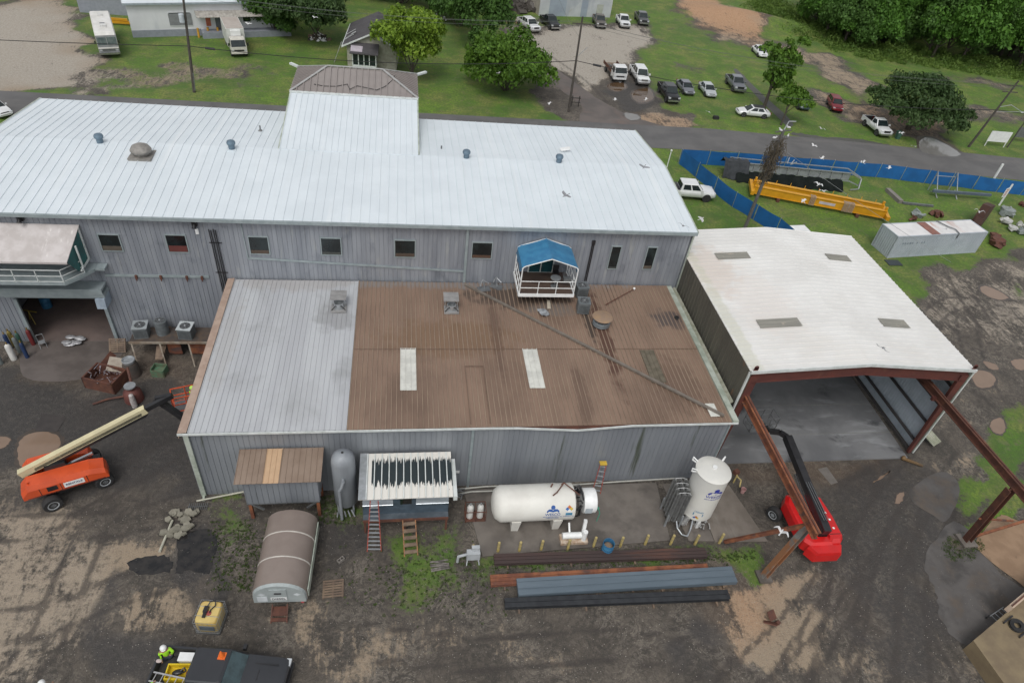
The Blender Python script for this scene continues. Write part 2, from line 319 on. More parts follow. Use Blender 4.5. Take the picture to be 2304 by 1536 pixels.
for q in ([(2400,720),(2260,700),(2170,680),(2110,700),(2095,740),(2130,800),(2180,900)],[(2304,780),(2230,740),(2190,690),(2160,640)],[(2300,930),(2240,900),(2190,800),(2170,700)],[(2010,640),(2090,700),(2150,760),(2260,790)],
 [(1640,1560),(1800,1400),(1930,1230),(2010,1120),(2080,1040)],[(1960,1560),(1985,1400),(2010,1250),(2070,1120)],[(2060,1560),(2050,1380),(2060,1250),(2120,1130),(2180,1030)],[(1760,1560),(1900,1330),(1960,1200),(2000,1100)],[(1850,1560),(1890,1400),(1900,1260),(1870,1150)],
 [(2200,1560),(2120,1400),(2085,1270),(2110,1180)],[(1700,1560),(1560,1480),(1350,1450),(1100,1470),(800,1440)],[(-60,1420),(120,1390),(260,1330),(400,1290)],[(-60,1180),(120,1190),(300,1170),(440,1130)],[(0,1560),(110,1430),(160,1300),(200,1180)],[(300,1150),(270,1050),(250,960),(240,900)],[(100,1180),(180,1120),(330,1050),(400,1000)]):
    rut(q)
for q in ([(1860,1060),(1990,1000),(2060,960)],[(1770,60),(1690,90),(1560,60)],[(1350,230),(1300,180),(1230,130)],[(1900,280),(1960,230),(2100,200),(2300,210)]): rut(q,.3,2.2,.7)
rng_=np.random.RandomState(3)
zz=np.zeros(NV)
def bump_(cx,cy,rx,ry,h,rot=0):
    dx=P[:,0]-cx; dy=P[:,1]-cy; c,s=math.cos(rot),math.sin(rot)
    return h*np.exp(-(((dx*c+dy*s)/rx)**2+((-dx*s+dy*c)/ry)**2))
c_=at(1690,45); zz+=bump_(c_.x,c_.y,14,5,1.6,-.5)          # clay bank at the wood's edge
for a_,b_ in (((1610,325),(1480,292)),): pass
me=bpy.data.meshes.new('ground'); nx,ny=len(xs),len(ys)
vv=np.column_stack([P,zz]); i0=(np.arange(ny-1)[:,None]*nx+np.arange(nx-1)).ravel()
F=np.column_stack([i0,i0+1,i0+nx+1,i0+nx])
me.vertices.add(NV); me.vertices.foreach_set('co',vv.ravel()); me.loops.add(F.size); me.loops.foreach_set('vertex_index',F.ravel())
me.polygons.add(len(F)); me.polygons.foreach_set('loop_start',np.arange(0,F.size,4)); me.polygons.foreach_set('loop_total',np.full(len(F),4)); me.polygons.foreach_set('use_smooth',np.ones(len(F),bool)); me.update()
ca=me.color_attributes.new('zone','FLOAT_COLOR','POINT'); ca.data.foreach_set('color',np.column_stack([Z['g'],Z['s'],Z['k'],Z['o']]).astype(np.float32).ravel())
cr_=me.attributes.new('rut','FLOAT','POINT'); cr_.data.foreach_set('value',RUT.astype(np.float32)); cb=me.attributes.new('pale','FLOAT','POINT'); cb.data.foreach_set('value',Z['q'].astype(np.float32))
ground=bpy.data.objects.new('ground',me); col.objects.link(ground); tag(ground,kind='structure')
m=bpy.data.materials.new('yard_and_grass'); m.use_nodes=True; t=m.node_tree; N=t.nodes; L=t.links; B=N['Principled BSDF']
geo=N.new('ShaderNodeNewGeometry').outputs['Position']
def gn(scale,det=5,rough=.6,st=(1,1,1),dist=0,off=0):
    mp=N.new('ShaderNodeMapping'); mp.inputs['Scale'].default_value=st; mp.inputs['Location'].default_value=(off,off,0); L.new(geo,mp.inputs[0])
    n=N.new('ShaderNodeTexNoise'); n.inputs['Scale'].default_value=scale; n.inputs['Detail'].default_value=det; n.inputs['Roughness'].default_value=rough; n.inputs['Distortion'].default_value=dist
    L.new(mp.outputs[0],n.inputs[0]); return n.outputs[0]
def ma(op,a,b=None,c=None):
    x=N.new('ShaderNodeMath'); x.operation=op
    for i,v in enumerate((a,b,c)):
        if v is None: continue
        if isinstance(v,(int,float)): x.inputs[i].default_value=v
        else: L.new(v,x.inputs[i])
    return x.outputs[0]
def sm(x,a,b,f=1.):
    r=N.new('ShaderNodeMapRange'); r.interpolation_type='SMOOTHSTEP'; r.inputs[1].default_value=a; r.inputs[2].default_value=b; r.inputs[4].default_value=f; L.new(x,r.inputs[0]); return r.outputs[0]
def mx(f,a,b):
    x=N.new('ShaderNodeMix'); x.data_type='RGBA'
    if isinstance(f,float): x.inputs[0].default_value=f
    else: L.new(f,x.inputs[0])
    for s_,v in ((6,a),(7,b)):
        if isinstance(v,tuple): x.inputs[s_].default_value=v+(1,)
        else: L.new(v,x.inputs[s_])
    return x.outputs[2]
an=N.new('ShaderNodeAttribute'); an.attribute_name='zone'; sp=N.new('ShaderNodeSeparateColor'); L.new(an.outputs['Color'],sp.inputs[0])
gA,sA,kA,oA=sp.outputs[0],sp.outputs[1],sp.outputs[2],an.outputs['Alpha']
an2=N.new('ShaderNodeAttribute'); an2.attribute_name='pale'; qA=an2.outputs['Fac']
big=gn(.09,4); mid=gn(.42,6,.65,dist=.6); fine=gn(3.4,7,.75); grit=gn(10,4,.75); streak=gn(.9,6,.7,(1.6,.45,1),1.2,7); speck=gn(26,2,.6)
base=mx(sm(mid,.4,.62),(.060,.052,.043),(.106,.090,.073))
base=mx(sm(fine,.46,.62,.6),base,(.145,.124,.102)); base=mx(sm(fine,.50,.36,.0),base,base); base=mx(sm(grit,.5,.66,.55),base,(.045,.04,.036))
base=mx(sm(big,.5,.66,.5),base,(.088,.073,.060))
v1=ma('ABSOLUTE',ma('SUBTRACT',gn(1.1,7,.72,(1,1,1),1.5,31),.5)); vein=ma('SUBTRACT',1,sm(v1,.004,.055)); base=mx(ma('MULTIPLY',vein,sm(gn(.3,4,.6,off=50),.42,.62,.75)),base,(.20,.175,.145))
v2=ma('ABSOLUTE',ma('SUBTRACT',gn(.55,6,.7,(1,1,1),2.2,77),.5)); base=mx(ma('MULTIPLY',ma('SUBTRACT',1,sm(v2,.0,.04)),.55),base,(.035,.032,.030))
# sand / gravel, broken up by noise
sn=ma('ADD',ma('MULTIPLY',mid,.75),ma('ADD',ma('MULTIPLY',streak,.85),ma('MULTIPLY',fine,.85)))
sf=sm(ma('ADD',sn,ma('MULTIPLY',ma('SUBTRACT',sA,.5),.78)),1.235,1.50)
sand=mx(sm(grit,.38,.62),(.25,.192,.135),(.375,.30,.215)); sand=mx(ma('MULTIPLY',qA,.8),sand,mx(sm(fine,.35,.65),(.33,.31,.27),(.48,.455,.41)))
sand=mx(ma('MULTIPLY',oA,.85),sand,mx(sm(fine,.35,.65),(.38,.19,.09),(.50,.31,.18)))
base=mx(ma('MULTIPLY',oA,.38),base,(.15,.085,.045))
c=mx(ma('MULTIPLY',sf,ma('SUBTRACT',1,ma('MULTIPLY',sm(grit,.48,.66),.6))),base,sand)
kf=sm(ma('ADD',kA,ma('MULTIPLY',ma('SUBTRACT',mid,.5),1.3)),.40,.85,.82)
c=mx(kf,c,mx(sm(fine,.45,.7),(.036,.033,.032),(.068,.061,.056)))
# wheel ruts
an3=N.new('ShaderNodeAttribute'); an3.attribute_name='rut'; rf=sm(ma('ADD',an3.outputs['Fac'],ma('MULTIPLY',ma('SUBTRACT',fine,.5),1.6)),.35,.75,.72); c=mx(rf,c,(.045,.038,.034))
# grass
gnz=ma('ADD',ma('MULTIPLY',ma('SUBTRACT',mid,.5),1.5),ma('MULTIPLY',ma('SUBTRACT',fine,.5),1.5))
gf=sm(ma('ADD',ma('MULTIPLY',gA,1.12),gnz),.40,.72)
gc=mx(sm(big,.38,.62),(.070,.160,.012),(.138,.240,.018)); gc=mx(sm(gn(.25,5,.6,off=20),.42,.64),gc,(.20,.22,.05))
gc=mx(sm(mid,.42,.60,.5),gc,(.048,.092,.016)); gc=mx(sm(fine,.42,.58,.7),gc,(.054,.10,.02)); gc=mx(sm(grit,.5,.72,.5),gc,(.13,.175,.06)); gc=mx(sm(gn(1.3,5,.7,off=90),.52,.66,.5),gc,(.145,.135,.07)); gc=mx(sm(speck,.62,.75,.25),gc,(.17,.17,.09))
c=mx(gf,c,gc)
sps=ma('MULTIPLY',sm(speck,.70,.76,.8),ma('SUBTRACT',1,gf)); c=mx(sps,c,(.36,.34,.31))
L.new(c,B.inputs['Base Color'])
rg=ma('ADD',ma('MULTIPLY',ma('SUBTRACT',1,kf),.3),.55); L.new(rg,B.inputs['Roughness'])
bp=N.new('ShaderNodeBump'); bp.inputs['Strength'].default_value=.5; bp.inputs['Distance'].default_value=.14
L.new(ma('ADD',ma('ADD',mid,fine),grit),bp.inputs['Height']); L.new(bp.outputs[0],B.inputs['Normal']); me.materials.append(m)
# ---------- sheets on the ground ----------
def sheet(name,pts,mat,z=.02,rim=True,world=False,thick=0,jit=0,kind='structure'):
    Q=[tuple(p) for p in (pts if world else [at(*p)[:2] for p in pts])]
    if rim and name=='puddle' and jit:
        cx=sum(q[0] for q in Q)/len(Q); cy=sum(q[1] for q in Q)/len(Q); sheet('wet_rim',[(cx+(q[0]-cx)*1.16,cy+(q[1]-cy)*1.2) for q in Q],M('wet_mud',(.075,.058,.046),(.055,.045,.038),.4,0,2),z-.005,False,True,0,jit*1.6)
    if jit:
        out=[]
        for i in range(len(Q)):
            a=Vector(Q[i]); b=Vector(Q[(i+1)%len(Q)]); pr=Vector(Q[i-1]); nn=Vector(Q[(i+2)%len(Q)])
            for k in range(6):
                u=k/6; p=.5*((2*a)+(b-pr)*u+(2*pr-5*a+4*b-nn)*u*u+(-pr+3*a-3*b+nn)*u**3)
                out.append((p.x+random.uniform(-jit,jit),p.y+random.uniform(-jit,jit)))
        Q=out
    mb=MB()
    if thick: mb.prism(Q,-.05,thick); z=0
    else: mb.poly([(x,y,0) for x,y in Q])
    o=mb.build(name,mat); 
    if not thick:
        for p in o.data.polygons:
            if p.normal.z<0: p.flip()
    o.location=(0,0,z); return tag(o,kind=kind)
asph=M('road_asphalt',(.125,.122,.12),(.098,.096,.096),.8,0,.25,coord='Position',bump=.15,bscale=12,dirt=((.16,.15,.14),.5,(.12,1,1),.5,.75,.5),dirt2=((.07,.068,.068),.3,(1,.5,1),.60,.74,.6))
rd=[(-900,84,77),(-46,84.2,77.2),(10,84.6,77.5),(42,84.7,77.5),(60,83.2,76.0),(89,80.2,72.2),(140,74.5,66.5),(900,-10,-19)]
mb=MB()
for a,b in zip(rd,rd[1:]): mb.quad((a[0],a[2],.02),(b[0],b[2],.02),(b[0],b[1],.02),(a[0],a[1],.02))
tag(mb.build('road',asph),kind='structure')
asph2=M('side_road_asphalt',(.135,.115,.105),(.10,.088,.082),.8,0,.3,coord='Position',bump=.1,dirt=((.17,.12,.10),.35,(1,1,1),.5,.7,.5))
sheet('side_road',[(1215,148),(1240,150),(1300,190),(1350,225),(1420,262),(1500,290),(1330,290),(1305,265),(1310,240),(1265,205),(1225,175)],asph2,.012,jit=.12)
old=M('old_paving',(.105,.097,.092),(.072,.066,.062),.7,0,.5,coord='Position',bump=.3,dirt=((.12,.09,.065),.5,(1,1,1),.48,.68,.7),dirt2=((.045,.042,.04),.6,(1,1,1),.5,.66,.7))
sheet('old_paving',[(2140,1175),(2200,1210),(2250,1290),(2330,1340),(2304,1380),(2190,1455),(2120,1400),(2105,1330),(2080,1260)],old,.012,jit=.1)
sheet('old_paving',[(2045,1110),(2120,1060),(2160,1100),(2130,1170),(2100,1160)],old,.012,jit=.05)
pad=M('tan_patio',(.30,.20,.125),(.24,.155,.095),.7,0,.8,coord='Position',bump=.2,bscale=6,dirt=((.10,.07,.045),1.4,(1,.6,1),.6,.72,.6))
sheet('patio',[(2245,1163),(2275,1165),(2400,1230),(2400,1400),(2304,1320),(2200,1235),(2215,1190)],pad,.03,jit=.04)
sheet('concrete_pad',[(3.75,25.5),(4.55,20.75),(16.12,21.2),(16.5,25.5)],concrete,world=True,thick=.08)
sheet('concrete_pad',[(16.9,25.4),(17.3,21.1),(18.9,21.0),(18.9,25.4)],concrete,world=True,thick=.06)
sheet('concrete_pad',[(18.95,25.3),(18.95,20.95),(22.4,20.8),(21.5,25.1)],M('pad_lighter',(.19,.165,.14),(.14,.12,.10),.5,0,.8,coord='Position',dirt=((.25,.235,.21),.5,(2,.4,1),.55,.7,.6)),world=True,thick=.05)
slabm=M('shed_floor',(.20,.203,.208),(.135,.138,.144),.4,0,.25,coord='Position',dirt=((.32,.33,.34),.45,(.5,1.6,1),.52,.68,.7),dirt2=((.035,.036,.04),.3,(1,1,1),.56,.66,.8))
sheet('shed_floor',[(20.9,26.9),(36.0,26.9),(36.3,43.2),(20.9,43.2)],slabm,world=True,thick=.1)
jt=MB()
for y in (29.3,32.2,35.3,38.5): jt.box(21,36,y,y+.05,.09,.108)
tag(jt.build('floor_joints',M('joint',(.22,.22,.21))),kind='structure')
sheet('concrete_apron',[(-26.2,39.7),(-20.2,39.7),(-20.5,36.6),(-22.6,35.6),(-25.4,36.2)],M('apron',(.14,.12,.11),(.10,.085,.078),.5,0,.6,coord='Position',dirt=((.04,.035,.03),1.5,(1,1,1),.62,.72,.7)),.012,world=True,jit=.04)
mud=M('muddy_water',(.235,.165,.12),(.21,.148,.108),.06,0,.5)
mudb=M('brown_water',(.10,.062,.035),(.08,.05,.03),.05,0,.5)
clear=M('grey_water',(.20,.195,.185),(.17,.165,.155),.08,0,.5)
for q in ([(2185,838),(2215,834),(2240,850),(2232,868),(2205,872),(2190,858)],[(2212,812),(2240,820),(2246,832),(2225,828)],[(2275,812),(2304,808),(2304,832),(2285,828)],[(2235,945),(2252,940),(2262,958),(2255,975),(2236,972),(2228,958)],[(2205,648),(2222,644),(2268,668),(2245,674),(2215,662)],[(2020,1112),(2035,1108),(2028,1128),(2014,1132)],[(1965,1085),(2000,1060),(1990,1072)],[(50,985),(95,970),(135,985),(130,1010),(100,1040),(50,1050),(40,1020)],[(-20,985),(22,985),(18,1000),(0,1010),(-20,1008)]):
    sheet('puddle',q,mud,.011,jit=.05)
for q in ([(1370,190),(1395,185),(1410,196),(1390,206),(1370,200)],[(1427,205),(1460,200),(1470,222),(1440,232),(1422,218)]): sheet('puddle',q,mudb,.011,jit=.05)
for q in ([(1405,255),(1432,258),(1440,268),(1415,270)],[(2070,316),(2100,312),(2160,345),(2130,352),(2075,342)]): sheet('puddle',q,clear,.024,jit=.1)
sheet('puddle',[(1180,1040),(1200,1036),(1205,1060),(1190,1075)],mudb,.011)
sheet('ditch_water',[(1786,298),(1850,308),(1940,315),(1995,325),(1990,330),(1920,323),(1840,315),(1785,304)],M('ditch_dark',(.085,.085,.075)),.011,jit=.25)
sheet('ditch_water',[(1655,155),(1668,165),(1712,210),(1780,272),(1776,286),(1765,280),(1700,215),(1655,165)],M('ditch_dark',(.085,.085,.075),(.12,.115,.10),.2,0,2),.011,jit=.1)
sheet('puddle',[(1840,1055),(1860,1050),(1885,1085),(1870,1090)],M('pad_light2',(.17,.155,.14)),.012)
sheet('steel_plate',[(78,970),(95,930),(150,938),(128,972)],M('plate',(.055,.048,.045),(.04,.035,.033),.5),.02,kind='structure')
# ---------- building kit ----------
def ribplane(mb,a,b,c,d,pitch=.3,rw=.04,rh=.035,th=.06,up=(0,0,1),jit=0):
    """panel a-b (low edge) to d-c (high edge) with raised ribs running a->d"""
    a,b,c,d=map(Vector,(a,b,c,d)); n=(b-a).cross(d-a).normalized()
    if n.dot(Vector(up))<0: n=-n
    mb.hexa([a-n*th,b-n*th,c-n*th,d-n*th,a,b,c,d])
    k=max(1,int(round((b-a).length/pitch)))
    for i in range(k+1):
        u=i/k; p=a.lerp(b,u); q=d.lerp(c,u); e=(b-a).normalized()*rw/2
        if i==0: e2=(Vector((0,0,0)),e*2)
        elif i==k: e2=(-e*2,Vector((0,0,0)))
        else: e2=(-e,e)
        mb.add([p+e2[0]+n*.002,p+e2[1]+n*.002,p+e2[1]*.6+n*rh,p+e2[0]*.6+n*rh,q+e2[0]+n*.002,q+e2[1]+n*.002,q+e2[1]*.6+n*rh,q+e2[0]*.6+n*rh],[(0,1,2,3),(4,7,6,5),(1,5,6,2),(2,6,7,3),(3,7,4,0)])
def wallY(mb,x0,x1,y,z0,z1,s=-1,pitch=.305,rh=.03): ribplane(mb,(x0,y,z0),(x1,y,z0),(x1,y,z1),(x0,y,z1),pitch,.05,rh,.1,(0,s,0))
def wallX(mb,y0,y1,x,z0,z1,s=1,pitch=.305,z2=None,rh=.03): ribplane(mb,(x,y0,z0),(x,y1,z0),(x,y1,z2 or z1),(x,y0,z1),pitch,.05,rh,.1,(s,0,0))
def winY(parent,x0,x1,z0,z1,y,s=-1,fm=None,gm=None,fw=.07,name='window'):
    f=MB(); yo=y+s*.06; yi=y+s*.0
    a,b=sorted((yo,y-s*.02))
    f.box(x0-fw,x0,a,b,z0-fw,z1+fw);f.box(x1,x1+fw,a,b,z0-fw,z1+fw);f.box(x0,x1,a,b,z0-fw,z0);f.box(x0,x1,a,b,z1,z1+fw)
    o=f.build(name,fm or trim,parent); g=MB(); a,b=sorted((y+s*.035,y-s*.01)); g.box(x0,x1,a,b,z0,z1); g.build('pane',gm or glassw,o); return o
def winX(parent,y0,y1,z0,z1,x,s=1,fm=None,fw=.07,name='window'):
    f=MB(); a,b=sorted((x+s*.06,x-s*.02))
    f.box(a,b,y0-fw,y0,z0-fw,z1+fw);f.box(a,b,y1,y1+fw,z0-fw,z1+fw);f.box(a,b,y0,y1,z0-fw,z0);f.box(a,b,y0,y1,z1,z1+fw)
    o=f.build(name,fm or trim,parent); g=MB(); a,b=sorted((x+s*.035,x-s*.01)); g.box(a,b,y0,y1,z0,z1); g.build('pane',glassw,o); return o
# ---------- long two storey metal building ----------
X0,X1,YF,YR,YB,ZE,ZR=-28.5,20.92,39.75,48.3,56.86,10.7,11.5
mainb=thing('long_metal_building','long two storey grey metal building with white standing seam roof and entrance tower','building',(0,0,0))
OX0,OX1,OZ=-26.0,-20.42,4.35
mb=MB()
wallY(mb,X0,OX0,YF,0,ZE-.15); wallY(mb,OX0,OX1,YF,OZ,ZE-.15); wallY(mb,OX1,-12.0,YF,0,ZE-.15); wallY(mb,-12.0,X1,YF,0,ZE-.15)
mb.build('front_wall',wall_m,mainb)
mb=MB(); wallX(mb,YF,YR,X1,0,ZE-.2,1,z2=ZR-.2); wallX(mb,YR,YB,X1,0,ZR-.2,1,z2=ZE-.2); mb.build('end_wall',wall_m,mainb)
mb=MB(); wallX(mb,YF,YR,X0,0,ZE-.2,-1,z2=ZR-.2); wallX(mb,YR,YB,X0,0,ZR-.2,-1,z2=ZE-.2); mb.build('end_wall',wall_m,mainb)
mb=MB(); wallY(mb,X0,X1,YB,0,ZE-.15,1); mb.build('back_wall',wall_m,mainb)
mb=MB(); ribplane(mb,(X0-.1,YF-.3,ZE),(X1+.12,YF-.3,ZE),(X1+.12,YR,ZR),(X0-.1,YR,ZR),.61,.045,.042)
ribplane(mb,(X0-.1,YB+.2,ZE),(X1+.12,YB+.2,ZE),(X1+.12,YR,ZR),(X0-.1,YR,ZR),.61,.045,.042); mb.build('roof',white_roof,mainb)
mb=MB(); mb.box(X0-.1,X1+.12,YF-.46,YF-.31,ZE-.2,ZE+.02); mb.build('gutter',trim,mainb)
for xx in (X1+.12,X0-.22):
    mb=MB(); mb.bar((xx+.05,YF-.3,ZE-.05),(xx+.05,YR,ZR-.05),.1,.2); mb.bar((xx+.05,YR,ZR-.05),(xx+.05,YB+.2,ZE-.05),.1,.2); mb.build('rake_trim',trimg,mainb)
mb=MB(); mb.box(X1-.02,X1+.10,YF-.12,YF+.05,0,ZE-.25); mb.build('corner_trim',trimg,mainb)
for wi_,(p,q) in enumerate((((221,527),(277,563)),((372,528),(425,566)),((559,532),(607,570)),((722,535),(768,572)),((889,540),(933,577)),((1064,545),(1104,580)),((1378,554),(1382,603)),((1459,556),(1463,604)))):
    a=onY(*p,YF); b=onY(*q,YF)
    if p[0]>1300: b.x=a.x+.66
    wf=winY(mainb,a.x,b.x,b.z,a.z,YF-.03,gm=glassw); kk=(1,3,0,2,0,4,2,1)[wi_]; mb=MB(); h_=(a.z-b.z)*(.22,.3,.16,.38,.2)[kk]*(.5 if wi_>5 else 1); mb.box(a.x+.03,b.x-.03,YF-.078,YF-.066,b.z+.02,b.z+h_); mb.build('inner_sill',M('inside_%d'%kk,((.085,.06,.045),(.11,.09,.07),(.06,.065,.06),(.13,.035,.03),(.10,.055,.035))[kk],None,.7),wf)
# trims and pipes on the long wall
mb=MB(); a=onY(600,582,YF); b=onY(1045,610,YF); mb.bar((-10.4,YF-.05,7.55),(b.x,YF-.05,b.z),.06,.13); mb.bar((-10.4,YF-.05,7.5),(-10.5,YF-.05,10.4),.06,.1,up=(0,1,0)); mb.build('wall_trim',trim,mainb)
mb=MB(); mb.box(4.32,4.5,YF-.17,YF-.04,5.85,10.5); mb.build('downspout',trim,mainb)
mb=MB()
for dx,z in ((0,9.75),(.12,9.7),(.28,9.78),(.40,9.72)): mb.tube([(-12.55+dx,YF-.1,z),(-12.45+dx,YF-.1,3.2)],.035)
mb.box(-12.7,-11.9,YF-.08,YF-.03,8.7,8.74); mb.box(-12.7,-11.9,YF-.08,YF-.03,6.3,6.34); mb.build('conduit',blackp,mainb)
mb=MB(); mb.box(13.42,13.66,YF-.14,YF-.03,9.35,9.66); mb.box(13.45,13.52,YF-.1,YF-.03,6.0,9.35); mb.box(13.57,13.64,YF-.1,YF-.03,6.0,9.35); mb.build('conduit',blackp,mainb)
mb=MB(); mb.box(-19.8,-13.2,YF-.09,YF-.04,5.84,6.04); mb.build('wall_rail',trim,mainb)
for px in (309,364,422,456): mb=MB(); a=onY(px,623,YF); mb.box(a.x-.07,a.x+.07,YF-.22,YF-.1,5.76,6.04); mb.cyl((a.x,YF-.2,5.76),(a.x,YF-.2,5.6),.05,.03,8); mb.build('bracket',rust,mainb)
mb=MB(); a=onY(443,517,YF); mb.box(a.x-.1,a.x+.1,YF-.07,YF-.03,a.z-.3,a.z+.12); mb.build('notice_plate',whitep,mainb)
for px,py in ((46,484),(438,497)):
    a=onY(px,py,YF); mb=MB(); mb.box(a.x-.16,a.x+.16,YF-.25,YF-.04,a.z-.3,a.z+.1); mb.cyl((a.x,YF-.25,a.z-.12),(a.x,YF-.45,a.z-.3),.1,.14,10); mb.build('wall_light',blackp,mainb)
# roller door opening
mb=MB(); mb.box(OX0-.3,OX1+.1,YF-.5,YF-.04,4.28,4.7); mb.box(OX0-.3,OX1+.55,YF-.95,YF-.04,4.71,4.98); mb.build('door_canopy',trim,mainb)
mb=MB(); mb.box(-26.6,-19.9,YF-1.0,YF-.04,5.25,5.42); mb.box(-26.6,-19.9,YF-1.02,YF-.96,5.0,5.3); mb.box(-20.0,-19.4,YF-.7,YF-.04,6.75,6.9); mb.build('ledge',trim,mainb)
mb=MB(); mb.box(OX1-.16,OX1+.05,YF-.2,YF-.04,0,3.9); mb.build('door_frame',trim,mainb); mb=MB(); mb.box(OX0-.06,OX0+.14,YF-.2,YF-.04,0,3.9); mb.build('door_frame',trim,mainb)
mb=MB(); mb.hexa([(OX1-.1,YF-1.1,3.85),(OX1+.5,YF-1.1,3.85),(OX1+.5,YF-.04,3.85),(OX1-.1,YF-.04,3.85),(OX1-.1,YF-1.0,4.6),(OX1+.5,YF-1.0,4.6),(OX1+.5,YF-.04,4.9),(OX1-.1,YF-.04,4.9)]); mb.build('roller_housing',M('pale_blue_metal',(.36,.43,.50),(.28,.34,.40),.5,.2),mainb)
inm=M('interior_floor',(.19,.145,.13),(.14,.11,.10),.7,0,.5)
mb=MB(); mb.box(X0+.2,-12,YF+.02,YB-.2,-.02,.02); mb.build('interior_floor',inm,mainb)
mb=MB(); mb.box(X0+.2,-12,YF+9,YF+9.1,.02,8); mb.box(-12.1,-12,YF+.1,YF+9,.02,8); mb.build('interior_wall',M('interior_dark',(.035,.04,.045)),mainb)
# awning + balcony at the left
awm=M('awning_sheet',(.52,.485,.475),(.42,.385,.37),.5,0,1.2,dirt=((.75,.73,.7),1.5,(2,.3,1),.62,.72,.6))
mb=MB(); a0=(-28.6,YF-.05,9.82); a1=(-20.3,YF-.05,9.82); b1=(-20.62,YF-2.35,8.5); b0=(-28.6,YF-2.35,8.5)
mb.hexa([(p[0],p[1],p[2]-.06) for p in (b0,b1,a1,a0)]+[b0,b1,a1,a0]); mb.box(-28.6,-20.6,YF-2.4,YF-2.34,8.38,8.5); mb.build('awning',awm,mainb)
tealm=M('teal_sheet',(.02,.13,.125),(.03,.09,.09),.5)
mb=MB(); mb.add([(-20.4,YF-.05,9.7),(-20.4,YF-.05,7.3),(-20.5,YF-1.6,7.3),(-20.6,YF-2.3,8.45)],[(0,1,2,3)]); mb.build('side_curtain',tealm,mainb)
mb=MB()
for y in (YF-1.25,YF-.2): mb.bar((-20.35,y,9.0 if y<YF-1 else 9.7),(-20.35,y,7.3),.09)
mb.bar((-20.35,YF-.2,7.35),(-20.35,YF-1.6,7.35),.09); mb.build('curtain_frame',trimw,mainb)
mb=MB(); mb.prism([(-28.6,YF-.05),(-28.6,YF-2.35),(-21.2,YF-2.35),(-20.6,YF-1.7),(-20.0,YF-.8),(-20.0,YF-.05)],6.72,6.92); mb.build('balcony_floor',trim,mainb)
mb=MB(); pts=[(-28.6,YF-2.3),(-21.25,YF-2.3),(-20.4,YF-1.2)]
for z in (6.98,7.4,7.85):
    for p,q in zip(pts,pts[1:]): mb.bar((p[0],p[1],z),(q[0],q[1],z),.045)
for x in (-27.9,-26.6,-25.3,-24.0,-22.7,-21.25): mb.bar((x,YF-2.3,6.92),(x,YF-2.3,7.85),.045)
mb.bar((-20.4,YF-1.2,6.92),(-20.4,YF-1.2,7.85),.045); mb.build('railing',trimw,mainb)
# entrance tower: white slope rising from the ridge, then a brown hipped roof
DX0,DX1=-9.05,1.15; HY0,HY1,HZ=56.2,62.0,12.75
mb=MB(); ribplane(mb,(DX0,YR-.1,ZR+.03),(DX1,YR-.1,ZR+.03),(DX1,HY0,HZ),(DX0,HY0,HZ),.46,.05,.05); mb.build('tower_slope_roof',white_roof,mainb)
mb=MB()
for x in (DX0-.1,DX1): mb.hexa([(x,YR,ZR),(x+.1,YR,ZR),(x+.1,HY0,HZ-1.9),(x,HY0,HZ-1.9),(x,YR,ZR+.08),(x+.1,YR,ZR+.08),(x+.1,HY0,HZ+.02),(x,HY0,HZ+.02)])
mb.build('tower_side_trim',trimg,mainb)
mb=MB(); wallY(mb,DX0,DX1,HY1-.5,0,HZ-.2,1); wallX(mb,YB+.1,HY1-.5,DX1,0,HZ-.2,1); wallX(mb,YB+.1,HY1-.5,DX0,0,HZ-.2,-1); mb.build('tower_wall',wall_m,mainb)
taupe=M('taupe_seam_roof',(.30,.27,.255),(.26,.232,.22),.45,.2,.4)
rz_=HZ+1.15; A=(DX0-.1,HY0,HZ);B_=(DX1+.1,HY0,HZ);C=(DX1+.1,HY1,HZ);D=(DX0-.1,HY1,HZ);E1=(DX0+2.7,59.3,rz_);E2=(DX1-2.9,59.3,rz_)
mb=MB(); mb.add([A,B_,C,D,E1,E2],[(0,1,5,4),(1,2,5),(2,3,4,5),(3,0,4),(3,2,1,0)])
def hipribs(p,q,apexes,k):
    for i in range(1,k):
        s_=Vector(p).lerp(Vector(q),i/k); d=(Vector(q)-Vector(p)).normalized()
        # climb perpendicular to eave until a hip is met
        L_=(Vector(q)-Vector(p)).length; u=i/k*L_
        h0=(Vector(apexes[0])-Vector(p)).dot(d); h1=L_-(Vector(apexes[1])-Vector(p)).dot(d)
        f=min(1,u/h0 if h0>0 else 1,(L_-u)/h1 if h1>0 else 1)
        perp=(Vector(apexes[0])-Vector(p)); perp-=d*perp.dot(d)
        n=d.cross(perp).normalized(); n=n if n.z>0 else -n
        mb.bar(s_+n*.04,s_+perp*f+n*.04,.07,.13,up=n)
hipribs(A,B_,(E1,E2),20); hipribs(D,C,(E1,E2),20); hipribs(B_,C,(E2,E2),14); hipribs(A,D,(E1,E1),14)
mb.build('hip_roof',taupe,mainb)
mb=MB()
for p,q in ((A,E1),(B_,E2),(C,E2),(D,E1),(E1,E2)): mb.bar(Vector(p)+Vector((0,0,.08)),Vector(q)+Vector((0,0,.08)),.2,.05)
mb.build('ridge_cap',M('ridge_cap',(.42,.42,.41),(.36,.36,.35),.4,.2),mainb)
mb=MB(); mb.bar((DX0-.1,HY0-.06,HZ+.05),(DX1+.1,HY0-.06,HZ+.05),.22,.1); mb.build('flashing',trimw,mainb)
